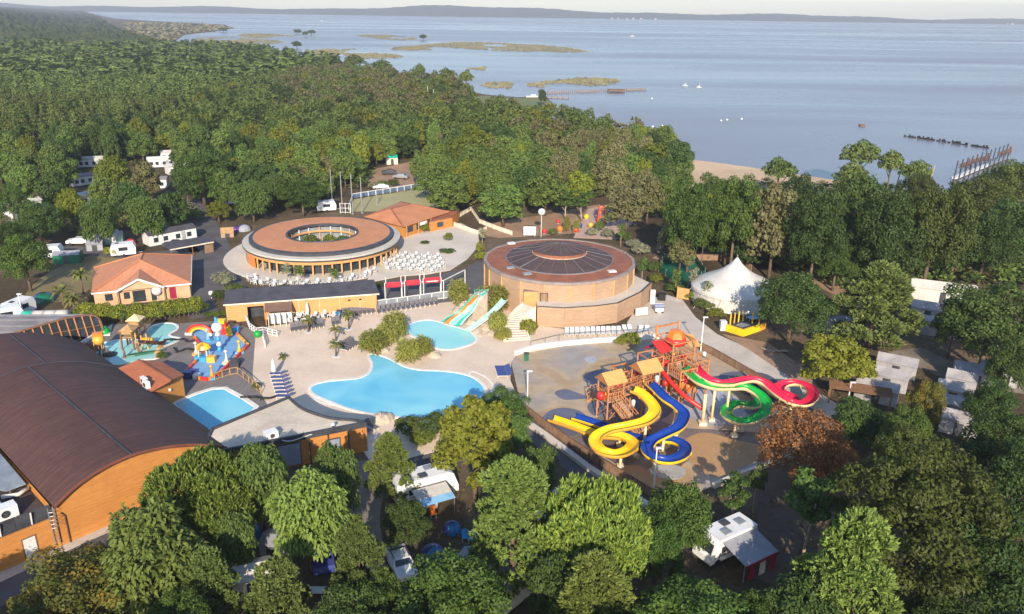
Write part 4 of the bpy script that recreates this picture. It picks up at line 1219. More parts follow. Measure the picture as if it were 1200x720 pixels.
# --- snack bar with terracotta roof
sb = thing('snack_bar', 'orange walled snack bar under a wide terracotta roof beside the tennis court', 'building', (0, 0, 0))
s0, s1, s2, s3 = Vector((-32.4, 168.0, 2.7)), Vector((-22.8, 159.8, 2.7)), Vector((-14.2, 172.6, 2.9)), Vector((-26.6, 182.5, 2.7))
sr0, sr1 = Vector((-26.6, 168.6, 4.3)), Vector((-22.8, 173.6, 4.3))
MB().slab([s0, s1, sr0], 0.14).build('roof', M['terracotta'], sb); MB().slab([s1, s2, sr1, sr0], 0.14).build('roof', M['terracotta'], sb)
MB().slab([s2, s3, sr1], 0.14).build('roof', M['terracotta'], sb); MB().slab([s3, s0, sr0, sr1], 0.14).build('roof', M['terracotta'], sb)
for p, q in ((s0, sr0), (s1, sr0), (s2, sr1), (s3, sr1), (sr0, sr1)): MB().bar(p + Vector((0, 0, .06)), q + Vector((0, 0, .06)), 0.25, 0.12).build('ridge', M['sedum'], sb)
wi = offset_poly([Vector((p.x, p.y, 0)) for p in (s0, s1, s2, s3)], -1.0)
MB().wall([(p.x, p.y, 0, 2.6) for p in wi], 0.2, True).build('wall', M['orange_wood'], sb)
e_ = (wi[2] - wi[1]).normalized(); en = Vector((e_.y, -e_.x, 0)); ea = math.atan2(e_.y, e_.x)
for s, w in ((2.0, 2.2), (5.0, 1.6), (9.0, 2.0)):
    p = wi[1] + e_ * s + en * 0.1
    MB().box(p.x, p.y, 0.9 if s < 8 else 1.0, w, 0.1, 1.2, ea).build('hatch', M['dgrey'], sb)
for s in (0.2, 4, 8):
    p = wi[1] + e_ * s + en * 0.95; MB().bar((p.x, p.y, 0), (p.x, p.y, 2.7), 0.14).build('post', M['honey_wood'], sb)
p = wi[1] + e_ * 5.2 + en * 1.2; MB().box(p.x, p.y, 2.0, 2.2, 0.08, 0.7, ea).build('sign_board', M['white'], sb)
an = thing('snack_annex', 'low orange lean-to with a brown roof at the right of the terracotta snack bar', 'building', (0, 0, 0))
q0, q1, q2, q3 = Vector((-18.0, 165.8, 2.3)), Vector((-13.4, 170.0, 2.3)), Vector((-12.2, 176.0, 2.6)), Vector((-17.5, 174, 2.8))
MB().slab([q0, q1, q2, q3], 0.14).build('roof', M['sedum'], an)
MB().wall([(q0.x, q0.y, 0, 2.2), (q1.x - .1, q1.y + .2, 0, 2.2), (q2.x - .2, q2.y, 0, 2.2)], 0.16).build('wall', M['orange_wood'], an)
p = q0.lerp(q1, 0.45); MB().box(p.x + .1, p.y - .1, 0.8, 1.6, 0.1, 1.0, math.atan2(q1.y - q0.y, q1.x - q0.x)).build('hatch', M['dgrey'], an)

# --- big white tent
TC = Vector((36.9, 125.0, 0))
tent = thing('marquee', 'big white pointed marquee tent beside the dark oak', 'tent', TC)
NT = 24
prof = [(0.15, 7.5), (0.9, 6.5), (2.2, 5.35), (3.6, 4.5), (5.2, 3.75), (6.4, 3.1), (7.0, 2.6)]
for k in range(12):
    a, a2 = 2 * PI * k / 12, 2 * PI * (k + 1) / 12
    b = MB(); b.lathe(prof, 3, (0, 0, 0), a, a2); b.build('roof_panel', M['canvas'], tent, True)
    b = MB(); b.lathe([(7.02, 2.62), (7.06, 2.2)], 3, (0, 0, 0), a, a2); b.build('valance', M['canvas'], tent)
    b = MB(); b.lathe([(6.85, 2.5), (6.9, 0.05)], 3, (0, 0, 0), a, a2); b.build('side_wall', M['canvas'], tent)
    MB().bar((6.8 * math.cos(a), 6.8 * math.sin(a), 2.5), (8.6 * math.cos(a), 8.6 * math.sin(a), 0), 0.04).build('guy_rope', M['cream'], tent)
for k in (7, 8, 9):
    a = 2 * PI * (k + 0.5) / 12
    MB().box(6.5 * math.cos(a), 6.5 * math.sin(a), 0.6, 1.4, 0.1, 1.2, a + PI / 2).build('window', M['cream'], tent)
MB().tube([(0, 0, 0), (0, 0, 8.0)], 0.1, 8).build('pole', M['steel'], tent)
# ------------------------------------------------------------------ pools, slides, play tower
def pool(name, label, px, water, cop=0.45, closed_smooth=6, z=0.07, cat='pool', cm='coping'):
    P = [at(u, v) for u, v in px]
    P = spline(P, closed_smooth, True) if closed_smooth else P
    t = thing(name, label, cat, (0, 0, 0))
    O = offset_poly(P, cop)
    b = MB(); n = len(P)
    I = offset_poly(P, -0.1)
    up = lambda p, h: Vector((p.x, p.y, h))
    for i in range(n):
        j = (i + 1) % n
        b.poly([up(P[i], z + .1), up(P[j], z + .1), up(O[j], z + .1), up(O[i], z + .1)][::1])
        b.poly([up(O[i], z + .1), up(O[j], z + .1), up(O[j], 0), up(O[i], 0)])
        b.poly([up(P[j], z + .1), up(P[i], z + .1), up(I[i], z), up(I[j], z)])
    b.build('coping', M[cm], t)
    MB().poly([up(p, z + .045) for p in offset_poly(P, -0.03)]).build('water', M[water], t)
    return t
Z = lambda l, s, ox, oy: [(ox + a / s, oy + b / s) for a, b in l]
LAG = Z([(160, 368), (225, 378), (290, 405), (360, 440), (450, 458), (560, 462), (660, 475), (740, 500), (795, 545), (800, 580), (770, 620), (690, 665), (560, 705), (430, 722), (300, 715), (150, 695), (30, 665), (-60, 630), (-130, 600), (-170, 568), (-150, 540), (-80, 522), (20, 512), (110, 500), (165, 465), (178, 420)], 4.8, 400, 340)
lag = pool('lagoon_pool', 'large free-form turquoise pool with a white rim in the middle of the terrace', LAG, 'pool', 0.4)
step1 = pool('pool_step', 'shallow crescent step pool at the left end of the large free-form pool', [(367, 460), (371, 454), (380, 450), (394, 446), (404, 458), (404, 470), (392, 474.5), (378, 471.5), (370, 467)], 'pool_pale', 0.3, 6, 0.0)
step2 = pool('pool_step', 'pale crescent ledge at the right end of the large free-form pool', [(552, 437), (562, 439.5), (571, 445), (576, 452), (575, 459), (566, 464), (555, 460), (549, 448)], 'pool_pale', 0.25, 6, 0.0)
pool('slide_pool', 'round pale blue landing pool at the foot of the three-lane slide', Z([(370, 225), (385, 200), (430, 182), (490, 175), (550, 185), (610, 205), (680, 225), (735, 250), (755, 285), (720, 310), (660, 328), (600, 338), (540, 330), (480, 300), (420, 270), (385, 250)], 4.8, 400, 340), 'pool_pale', 0.35)
pool('swimming_pool', 'rectangular bright blue pool with a white rim behind the flat-roofed building', [(205, 474), (232, 463), (250, 457.5), (262, 457), (271, 462), (284, 469), (298, 478.5), (291, 487), (266, 498), (237, 507), (222, 493)], 'pool', 0.6, 0)
pool('paddling_pool', 'pale shallow paddling pool with a pirate play tower on it', Z([(700, 220), (780, 185), (900, 180), (960, 205), (960, 240), (880, 290), (900, 320), (990, 340), (930, 380), (830, 420), (780, 470), (770, 540), (600, 560), (480, 590), (310, 610), (200, 560), (80, 490), (130, 420), (240, 375), (440, 350), (600, 350), (640, 290)], 9, 100, 360), 'pool_kids', 0.3, 4, 0.05)
SP = Z([(250, 245), (240, 170), (300, 135), (420, 150), (650, 150), (720, 230), (820, 330), (740, 410), (640, 510), (490, 650), (400, 690), (250, 670), (160, 610), (280, 490), (370, 390)], 9, 200, 370)
sheet('splash_pad_floor', SP, 0.075, mat('light_blue_rubber', (0.19, 0.37, 0.6), (0.16, 0.32, 0.54), scale=0.5))

# --- red and yellow bumpers round the splash pad
for k, (i, j, c) in enumerate([(0, 14, 'red'), (13, 12, 'red'), (12, 11, 'red'), (11, 10, 'red'), (10, 9, 'red'), (9, 8, 'red'), (8, 7, 'red'), (7, 6, 'red'), (6, 5, 'ochre'), (5, 4, 'red'), (4, 3, 'orange')]):
    p, q = at(*SP[i]), at(*SP[j])
    t = thing('pad_bumper', None, 'bumper', (0, 0, 0), 0, 'low bumpers round the blue splash pad')
    t['label'] = {0: 'red bumper along the upper left edge of the blue splash pad'}.get(k) or '%s bumper on the %s edge of the blue splash pad' % (c, ['', 'left notch', 'lower left', 'bottom left corner', 'bottom', 'long lower right', 'right', 'far right', 'upper right', 'top right', 'top'][k])
    n = max(2, int((q - p).length / 1.1))
    for s in range(n):
        a = p.lerp(q, (s + .06) / n); b_ = p.lerp(q, (s + .94) / n)
        MB().bar((a.x, a.y, 0.25), (b_.x, b_.y, 0.25), 0.3, 0.42).build('block', M[c if s % 3 or c == 'ochre' else ('orange' if c == 'red' else 'red')], t)

def flume(b, pts, r=0.75, th=0.07, per=6, arc=105, n=10, mi=(0, 1), rr=None):
    """open U-shaped channel along pts"""
    P = spline([Vector(p) for p in pts], per)
    rows_i, rows_o = [], []
    for i, p in enumerate(P):
        d = (P[min(i + 1, len(P) - 1)] - P[max(i - 1, 0)]); d.normalize()
        s = d.cross(Vector((0, 0, 1))).normalized(); u = s.cross(d).normalized()
        ri, ro = [], []
        for k in range(n + 1):
            a = rad(-90 - arc + 2 * arc * k / n)
            c, q = math.cos(a), math.sin(a)
            ri.append(p + s * c * r + u * (q * r * 0.65 + r * 0.5)); ro.append(p + s * c * (r + th) + u * (q * (r * 0.65 + th) + r * 0.5))
        rows_i.append(ri); rows_o.append(ro)
    for rows, m, fl in ((rows_i, mi[0], 0), (rows_o, mi[1], 1)):
        b.mi = m
        v = [x for r_ in rows for x in r_]; w = n + 1
        fs = []
        for i in range(len(rows) - 1):
            for k in range(n):
                f = (i * w + k, i * w + k + 1, (i + 1) * w + k + 1, (i + 1) * w + k)
                fs.append(f if fl else f[::-1])
        b._faces(v, fs)
    b.mi = mi[0]
    for i in range(len(P) - 1):
        for k in (0, n): b.poly([rows_i[i][k], rows_o[i][k], rows_o[i + 1][k], rows_i[i + 1][k]])
    for i in (0, len(P) - 1):
        for k in range(n): b.poly([rows_i[i][k], rows_i[i][k + 1], rows_o[i][k + 1], rows_o[i][k]])
    return P

def water_slide(label, path, ci, co, r=0.75, legs=(), start=None):
    t = thing('water_slide', label, 'water slide', (0, 0, 0))
    pts = [at(u, v, z) for u, v, z in path]
    b = MB(); P = flume(b, pts, r)
    b.build('flume', [M[ci], M[co]], t, True)
    for k in range(8, len(P) - 6, 12):                     # flanges between the moulded lengths
        d = (P[k + 1] - P[k - 1]).normalized(); s = d.cross(Vector((0, 0, 1))).normalized(); u = s.cross(d)
        f = MB(); prev = None
        for j in range(9):
            a = rad(-90 - 104 + 208 * j / 8)
            q = P[k] + s * math.cos(a) * (r + .1) + u * (math.sin(a) * (r * .65 + .1) + r * .5)
            if prev is not None: f.bar(prev, q, 0.07, 0.07)
            prev = q
        f.build('flange', M[co], t)
    for i in legs:
        p = P[i]
        if p.z < 0.7: continue
        b = MB(); b.tube([(p.x, p.y, 0.05), (p.x, p.y, p.z - 0.15)], 0.16, 8); b.build('leg', M['cream_frp'], t, True)
        b = MB(); b.box(p.x, p.y, 0.07, 0.7, 0.7, 0.3); b.build('footing', M['cream'], t)
    if start is not None:
        pass
    return t
water_slide('bright yellow spiral water slide curling down to the lower left of the play tower',
            [(741, 459, 4.3), (750, 463, 4.2), (761, 473, 3.9), (767, 485, 3.5), (757, 496, 3.1), (735, 502, 2.8), (715, 506, 2.5), (701, 513, 2.2), (697, 522, 1.95), (705, 531, 1.75), (722, 535, 1.55), (737, 530, 1.35), (741, 522, 1.2), (731, 515, 1.05), (716, 513, 0.95), (697, 511, 0.8), (670, 501, 0.55), (646, 493, 0.35)],
            'yellow', 'ochre', 0.64, (24, 44, 62, 80, 96))
water_slide('deep blue spiral water slide with a yellow underside in front of the play tower',
            [(760, 451, 4.4), (768, 458, 4.2), (780, 470, 3.8), (793, 479, 3.4), (801, 489, 3.0), (795, 503, 2.6), (778, 512, 2.3), (763, 520, 2.0), (758, 530, 1.8), (767, 539, 1.65), (785, 542, 1.5), (800, 536, 1.35), (802, 526, 1.2), (790, 519, 1.05), (772, 517, 0.95), (745, 516, 0.8), (715, 505, 0.55), (690, 496, 0.4), (673, 491, 0.3)],
            'blue', 'yellow', 0.62, (18, 36, 54, 72, 90))
water_slide('green water slide with a cream underside bending down beside the brown tree',
            [(800, 432, 5.0), (808, 440, 4.8), (820, 450, 4.5), (838, 456, 4.2), (856, 456, 4.0), (872, 456, 3.7), (886, 462, 3.4), (896, 472, 3.0), (898, 484, 2.6), (886, 493, 2.2), (868, 497, 1.9), (853, 491, 1.6), (852, 482, 1.4), (864, 476, 1.2), (882, 478, 1.0), (890, 470, 0.8), (876, 455, 0.6), (858, 444, 0.4)],
            'green', 'cream_frp', 0.62, (18, 44, 62))
water_slide('crimson water slide sweeping right into a wide loop by the fence',
            [(813, 431, 5.0), (820, 440, 4.8), (834, 449, 4.4), (850, 452, 4.2), (866, 449, 4.0), (882, 447, 3.7), (897, 452, 3.3), (912, 464, 2.9), (928, 474, 2.5), (944, 475, 2.2), (953, 466, 2.0), (947, 456, 1.8), (932, 451, 1.6), (917, 453, 1.4), (913, 460, 1.2), (926, 467, 1.05), (930, 472, 0.95), (912, 466, 0.8), (893, 452, 0.6), (877, 438, 0.4)],
            'pink', 'cream_frp', 0.62, (20, 48, 66))
for (u, v, z, lab) in ((823, 498, 4.0, 'thick cream column carrying the green slide above the splash floor'), (866, 505, 1.8, 'short cream pillar below the green slide loop')):
    p = at(u, v); t = thing('slide_column', lab, 'column', p)
    MB().tube([(0, 0, 0.2), (0, 0, z)], 0.2, 10).build('shaft', M['cream_frp'], t, True); MB().box(0, 0, 0, 0.9, 0.9, 0.45).build('footing', M['cream'], t)

# --- wooden play tower with tipping tank
pt = thing('play_tower', 'orange timber water play tower with honey coloured roofs and a red tipping tank', 'play tower', (0, 0, 0))
TA = rad(28)
def rot2(x, y, a=TA): return Vector((x * math.cos(a) - y * math.sin(a), x * math.sin(a) + y * math.cos(a), 0))
def platform(c, s, z, roof=None, topz=None, rails=True, rm='tower_roof', low=0.0, solid=False):
    c = Vector((c[0], c[1], 0)); hh = s / 2
    cs = [c + rot2(x, y) for x, y in ((-hh, -hh), (hh, -hh), (hh, hh), (-hh, hh))]
    tz = topz or (roof - 1.0 if roof else z + 1.1)
    for p in cs:
        MB().bar((p.x, p.y, low), (p.x, p.y, tz), 0.16, 0.16).build('post', M['tower_wood'], pt)
    b = MB(); b.prism([(p.x, p.y) for p in cs], z - 0.16, z); b.build('deck', M['tan_wood'], pt)
    for i in range(4):
        p, q = cs[i], cs[(i + 1) % 4]
        MB().bar((p.x, p.y, tz - .08), (q.x, q.y, tz - .08), 0.12, 0.14).build('beam', M['tower_wood'], pt)
        if rails and i in (0, 1, 3):
            b = MB()
            for k in range(2): b.bar((p.x, p.y, z + .5 + k * .5), (q.x, q.y, z + .5 + k * .5), 0.08, 0.1)
            for k in range(1, 6):
                w = p.lerp(q, k / 6); b.bar((w.x, w.y, z), (w.x, w.y, z + 1.0), 0.06)
            b.build('railing', M['tower_wood'], pt)
    for i in range(4):
        p, q = cs[i], cs[(i + 1) % 4]
        MB().bar((p.x, p.y, z * .12), (q.x, q.y, z * .8), 0.08, 0.08).build('brace', M['tower_wood'], pt)
    if roof:
        e = 0.35
        r = [c + rot2(x, y) for x, y in ((-hh - e, -hh - e), (hh + e, -hh - e), (hh + e, hh + e), (-hh - e, hh + e))]
        a, b_ = c + rot2(-hh - e, 0), c + rot2(hh + e, 0)
        up = lambda p, zz: Vector((p.x, p.y, zz))
        MB().slab([up(r[0], roof - 1.1), up(r[1], roof - 1.1), up(b_, roof), up(a, roof)], 0.1).build('roof', M[rm], pt)
        MB().slab([up(b_, roof), up(r[2], roof - 1.1), up(r[3], roof - 1.1), up(a, roof)], 0.1).build('roof', M[rm], pt)
        b = MB(); b.poly([up(r[0], roof - 1.1), up(a, roof - .05), up(r[3], roof - 1.1)]); b.poly([up(r[1], roof - 1.1), up(r[2], roof - 1.1), up(b_, roof - .05)]); b.build('gable', M['tower_wood'], pt)
    return cs
def bridge(p, q, z0, z1, w=1.3, rail=True):
    p, q = Vector((p[0], p[1], z0)), Vector((q[0], q[1], z1))
    d = (q - p); L = d.length; d.normalize(); s = Vector((-d.y, d.x, 0)).normalized() * w / 2
    n = max(3, int(L / 0.34))
    for i in range(n):
        a, b_ = p + d * L * (i + .06) / n, p + d * L * (i + .94) / n
        MB().slab([a - s, b_ - s, b_ + s, a + s], 0.08).build('plank', M['tan_wood'], pt)
    for sg in (-1, 1):
        MB().bar(p + s * sg - Vector((0, 0, .12)), q + s * sg - Vector((0, 0, .12)), 0.1, 0.2).build('stringer', M['tower_wood'], pt)
        if rail:
            b = MB(); b.bar(p + s * sg + Vector((0, 0, 1)), q + s * sg + Vector((0, 0, 1)), 0.08)
            b.bar(p + s * sg + Vector((0, 0, .5)), q + s * sg + Vector((0, 0, .5)), 0.06)
            for k in range(n // 2 + 1):
                w_ = p + d * L * min(1, k * 2 / n) + s * sg; b.bar(w_, w_ + Vector((0, 0, 1)), 0.06)
            b.build('railing', M['tower_wood'], pt)
c1, c2, c3, c4, c5 = (11.6, 83.0), (16.0, 85.6), (20.4, 91.0), (17.0, 88.6), (20.6, 86.8)
platform(c1, 2.1, 3.0, 6.3); platform(c2, 2.3, 3.4, 6.6); platform(c3, 3.4, 4.6, None, 7.3); platform(c4, 2.2, 4.0, None, 6.0); platform(c5, 2.4, 4.2, None, 5.4)
platform((13.8, 88.6), 2.0, 2.4, None, 4.2); platform((23.0, 89.6), 2.0, 3.4, None, 5.2)
bridge(c1, c2, 3.0, 3.4); bridge(c2, c4, 3.4, 4.0); bridge(c4, c3, 4.0, 4.6); bridge(c5, c3, 4.2, 4.6); bridge(c2, (13.8, 88.6), 3.4, 2.4)
bridge((12.2, 81.6), (15.2, 78.2), 2.95, 0.2, 1.5)
bridge((13.0, 88.0), (9.4, 88.0), 2.3, 0.2, 1.2)
C3 = Vector((c3[0], c3[1], 0))
b = MB(); b.lathe([(0.05, 6.35), (1.25, 6.45), (1.35, 6.9), (1.2, 7.3), (0.05, 7.35)], 14, (c3[0], c3[1], 0)); b.build('tipping_tank', M['red'], pt, True)
MB().lathe([(1.15, 7.3), (0.95, 8.0), (0.6, 8.25), (0.05, 8.3)], 6, (c3[0], c3[1], 0)).build('tank_hood', M['orange'], pt)
for sg in (-1, 1):
    o_ = C3 + rot2(sg * 2.3, -0.3)
    MB().slab([o_ + rot2(-.9, -1) + Vector((0, 0, 6.2)), o_ + rot2(.9, -1) + Vector((0, 0, 6.0 if sg > 0 else 6.4)), o_ + rot2(.9, 1) + Vector((0, 0, 6.9)), o_ + rot2(-.9, 1) + Vector((0, 0, 7.1))], 0.1).build('side_roof', M['tower_roof'] if sg > 0 else M['red'], pt)
a_ = C3 + rot2(-1.7, 1.7); b_ = C3 + rot2(1.7, 1.7)
MB().bar((a_.x, a_.y, 8.3), (b_.x, b_.y, 8.3), 0.2, 0.2).build('crossbeam', M['tower_wood'], pt)
for p in (a_, b_): MB().bar((p.x, p.y, 7.2), (p.x, p.y, 8.6), 0.2).build('post', M['tower_wood'], pt)
for (x, y, z, c, r) in ((10.4, 82.0, 3.6, 'red', .55), (12.6, 84.4, 3.8, 'red', .35), (17.6, 88.2, 5.2, 'red', .6), (19.0, 89.0, 4.6, 'red', .45), (15.2, 87.2, 4.3, 'red', .4), (18.6, 86.4, 3.2, 'red', .4)):
    b = MB(); b.lathe([(0.05, -r), (r * .8, -r * .7), (r, 0), (r * .8, r * .7), (0.05, r)], 10, (x, y, z)); b.build('water_bucket', M[c], pt, True)
for (x, y, z) in ((14.2, 82.2, 2.6), (10.9, 84.6, 4.6), (15.0, 86.6, 5.0), (17.2, 84.6, 4.6), (24.0, 90.4, 5.2)):
    b = MB(); b.lathe([(0.03, 0), (.22, 0.05), (.26, .7), (.1, .85), (.03, .85)], 8, (x, y, z - .4)); b.build('spray_can', M['white'], pt, True)
for k in range(10):                                          # orange barrels hung below the decks
    x = 19.4 + (k % 5) * 0.75; y = 87.4 + (k // 5) * 1.5
    b = MB(); b.lathe([(.05, -.55), (.28, -.5), (.34, 0), (.28, .5), (.05, .55)], 8, (x, y, 2.6 - .5 * (k % 2))); b.build('hanging_barrel', M['orange'], pt, True)
    MB().bar((x, y, 2.6), (x, y, 4.3), 0.05).build('rod', M['brown_wood'], pt)
MB().bar((14.5, 84.6, 5.4), (10.0, 96.2, 5.2), 0.01).build('cable', M['brown_wood'], pt)
b = MB(); b.tube(spline([Vector((18.0, 88.0, 4.6)), Vector((19.0, 85.6, 3.8)), Vector((20.6, 83.4, 2.8)), Vector((22.4, 82.6, 1.8))], 5), 0.28, 8); b.build('red_tube', M['red'], pt, True)
b = MB(); b.bar((16.8, 92.2, 5.2), (21.0, 94.0, 6.0), 0.3, 0.2); b.build('long_beam', M['maroon'], pt)

rs_ = random.Random(5)
for k in range(34):                                          # the thicket of struts, ropes and spouts between the decks
    c = [c1, c2, c3, c4, c5][k % 5]
    x, y, z = c[0] + rs_.uniform(-1.7, 1.7), c[1] + rs_.uniform(-1.7, 1.7), rs_.uniform(.5, 3.6)
    d = [(1.6, 0), (0, 1.6), (1.1, 1.1), (-1.1, 1.1)][k % 4]
    MB().bar((x, y, z), (x + d[0], y + d[1], z + rs_.choice((0, 0, .9, 1.3))), .09).build('strut', M['tower_wood' if k % 3 else 'brown_wood'], pt)
for k in range(8):
    c = [c2, c4, c3, c5][k % 4]; a = TA + (k % 2) * PI / 2; x, y = c[0] + rs_.uniform(-1.4, 1.4), c[1] + rs_.uniform(-1.4, 1.4); z = rs_.uniform(1.2, 4.4)
    MB().box(x, y, z, 1.0, .08, .8, a).build('panel', M[('red', 'tower_wood', 'maroon', 'red', 'navy', 'tower_wood', 'red', 'white')[k]], pt)
for k in range(7):
    c = [c1, c2, c4, c5, c3][k % 5]; x, y = c[0] + rs_.uniform(-1.2, 1.2), c[1] - 1.2; z = [3.0, 3.4, 4.0, 4.2, 4.6][k % 5]
    b = MB(); b.tube([(x, y, z), (x, y, z + 1.0), (x, y - .35, z + 1.25), (x, y - .6, z + 1.1)], .06, 6); b.build('spout', M['red' if k % 2 else 'yellow'], pt, True)
# --- three-lane slide and its companion
ms = thing('lane_slide', 'wide three-lane slide in green, orange and pale blue above the round pool', 'water slide', (0, 0, 0))
TL, TR, BL2, BR = at(556, 348, 4.2), at(569, 344, 4.2), at(517, 379, .2), at(541, 383, .2)
lanes = ['teal', 'orange', 'lblue', 'teal', 'mint']; cuts = [0, .1, .4, .68, .9, 1.0]
for k in range(5):
    f0, f1 = cuts[k], cuts[k + 1]
    b = MB(); N = 14; prev = None
    for i in range(N + 1):
        t_ = i / N
        zz = 0.25 + 4.1 * (1 - t_) - 0.35 * math.sin(PI * t_) + 0.15 * math.sin(2 * PI * t_ * 1.5)
        l = TL.lerp(BL2, t_); r = TR.lerp(BR, t_)
        p, q = l.lerp(r, f0 + .005), l.lerp(r, f1 - .005)
        p.z = q.z = zz + (0.22 if k in (0, 4) else 0)
        if prev: b.slab([prev[0], prev[1], q, p], 0.18)
        prev = (p, q)
    b.build('lane' if k not in (0, 4) else 'side_wall', M[lanes[k]], ms)
for f in (0.4, 0.68):
    b = MB(); prev = None
    for i in range(15):
        t_ = i / 14
        p = TL.lerp(BL2, t_).lerp(TR.lerp(BR, t_), f); p.z = 0.38 + 4.1 * (1 - t_) - 0.35 * math.sin(PI * t_) + 0.15 * math.sin(3 * PI * t_)
        if prev: b.bar(prev, p, 0.1, 0.16)
        prev = p
    b.build('divider', M['mint'], ms)
w_ = (TL + TR) / 2
b = MB(); b.prism([(TL.x - .3, TL.y), (TR.x + .3, TR.y), (TR.x + .5, TR.y + 2.2), (TL.x - .1, TL.y + 2.2)], 0, 4.2); b.build('start_platform', M['stone'], ms)
for x in (TL.x, w_.x, TR.x): MB().tube([(x, TL.y, 4.2), (x, TL.y + .2, 5.2), (x + .5, TL.y + .3, 5.3)], 0.07, 6).build('grab_rail', M['teal'], ms)
bs = thing('body_slide', 'single pale green slide emerging from the bamboo into the round pool', 'water slide', (0, 0, 0))
b = MB(); flume(b, [at(592, 352, 3.0), at(582, 363, 2.2), at(570, 374, 1.3), at(556, 384, .6), at(548, 389, .3)], 0.5, 0.06); b.build('flume', [M['mint'], M['white']], bs, True)
rng_ = random.Random(4)
def rock(u, v, r, lab, z=0.0, m='stone'):
    b = MB(); p = at(u, v)
    bm_v = []
    prof = [(0.05, r * .75), (r * .5, r * .66), (r * .9, r * .35), (r, 0.0)]
    b.lathe(prof, 7)
    b.v = [(x * rng_.uniform(.75, 1.2), y * rng_.uniform(.75, 1.2), q * rng_.uniform(.8, 1.15)) for x, y, q in b.v]
    o = b.build('rock', M[m]); o.location = (p.x, p.y, z); o.rotation_euler = (0, 0, rng_.uniform(0, 6))
    return tag(o, lab, 'rock', 'pale rocks round the slide pool')
for u, v, r in ((548, 372, 1.3), (556, 367, 1.2), (562, 374, 1.1), (553, 379, 1.0), (566, 380, 1.0), (560, 390, .8), (570, 386, .9), (575, 392, .7), (545, 360, 1.4), (538, 366, 1.2), (552, 352, 1.4), (562, 394, .6)):
    rock(u, v, r, 'pale boulder in the rockwork between the two slides by the round pool')
for u, v, r, lab in ((510, 418, 1.0, 'pale rock at the right foot of the bamboo clump between the pools'), (450, 412, .9, 'pale rock below the left bamboos beside the big pool'), (447, 493, 1.3, 'white boulder on the terrace below the big pool'), (455, 491, .9, 'smaller white boulder beside the larger one below the big pool')):
    o = rock(u, v, r, lab); o['group'] = 'single white boulders on the pool terrace'

# --- pirate tower on the paddling pool
pk = thing('pirate_tower', 'wooden pirate play tower with a brown slide in the paddling pool', 'play tower', (0, 0, 0))
def kp(c, s, z, roof, rm='cream'):
    c = Vector((c.x, c.y, 0)); h = s / 2
    for x, y in ((-h, -h), (h, -h), (h, h), (-h, h)): MB().bar((c.x + x * 1.15, c.y + y * 1.15, 0), (c.x + x, c.y + y, roof - .7), 0.18).build('post', M['brown_wood'], pk)
    MB().box(c.x, c.y, z - .1, s, s, .12).build('deck', M['post_wood'], pk)
    b = MB()
    for x0, y0, x1, y1 in ((-h, -h, h, -h), (h, -h, h, h), (-h, -h, -h, h)): b.bar((c.x + x0, c.y + y0, z + .7), (c.x + x1, c.y + y1, z + .7), .08, .5)
    b.build('parapet', M['post_wood'], pk)
    e = h + .25
    for k in range(4):
        a, b_ = [(-e, -e), (e, -e), (e, e), (-e, e)][k], [(e, -e), (e, e), (-e, e), (-e, -e)][k]
        MB().slab([(c.x + a[0], c.y + a[1], roof - .75), (c.x + b_[0], c.y + b_[1], roof - .75), (c.x, c.y, roof)], .06).build('roof', M[rm], pk)
kp(at(154, 408), 1.5, 1.9, 3.6, 'post_wood'); kp(at(163, 401), 1.5, 2.4, 4.3, 'cream_frp')
b = MB(); flume(b, [at(166, 402, 2.7), at(172, 402, 2.2), at(181, 403, 1.4), at(190, 402, .5)], .5, .08); b.build('slide', [M['brown_wood'], M['brown_wood']], pk, True)
b = MB(); p = at(170, 406); b.tube([(p.x - .2, p.y, .9), (p.x + 1.2, p.y, .9)], .45, 10); b.build('barrel', M['ochre'], pk, True)
for u, v in ((174, 410), (168, 412), (161, 409)): p = at(u, v); MB().bar((p.x, p.y, 0), (p.x, p.y, 2.4), .14).build('post', M['ochre'], pk)
MB().bar(at(163, 412, .3), at(160, 402, 2.4), .3, .1).build('ladder', M['orange'], pk)
cr = thing('crocodile_float', 'dark green flat crocodile shape lying in the paddling pool', 'play figure', at(167, 417))
MB().slab([(-1.8, -.9, .3), (-.8, -.5, .35), (.6, .3, .35), (1.9, .9, .3), (1.7, 1.3, .3), (.3, .9, .35), (-1.2, .1, .35), (-1.9, -.3, .3)], .25).build('body', M['dgreen'], cr); MB().tube([(1.7, 1.1, .3), (2.2, 1.5, .3), (2.5, 1.5, .3)], .1, 6).build('tail', M['dgreen'], cr)
yb = thing('honey_pot_fountain', 'round yellow fountain ball on posts at the left of the paddling pool', 'fountain', at(118, 414))
b = MB(); b.lathe([(.05, 1.3), (.6, 1.45), (.8, 2.0), (.6, 2.5), (.05, 2.6)], 12); b.build('ball', M['ochre'], yb, True)
for x, y in ((-.5, -.4), (.6, -.5), (.3, .5)): MB().bar((x, y, 0), (x, y, 1.6), .14).build('post', M['post_wood'], yb)
MB().box(0, .1, 2.5, 1.3, .8, .5, .3).build('lid', M['orange'], yb)
for u, v, r, n_, l in ((117, 418, .5, 'spray_post', 'small grey spray post left in the paddling pool'), (126, 419, .6, 'spray_post', 'grey spray post with a dark disc in the paddling pool'), (146, 420, .5, 'spray_post', 'driftwood spray post near the hut roof in the paddling pool')):
    t = thing(n_, l, 'spray post', at(u, v)); MB().tube([(0, 0, 0), (.1, 0, .9), (0, 0, 1.5)], [.18, .12, .08], 7).build('stem', M['brown_wood'], t, True); MB().lathe([(.05, .15), (r, .1), (r, 0)], 10).build('foot', M['grey'], t)
    if u == 126: MB().lathe([(.05, .22), (.95, .2), (.95, .1)], 12, (0, .7, 0)).build('disc', M['black'], t)
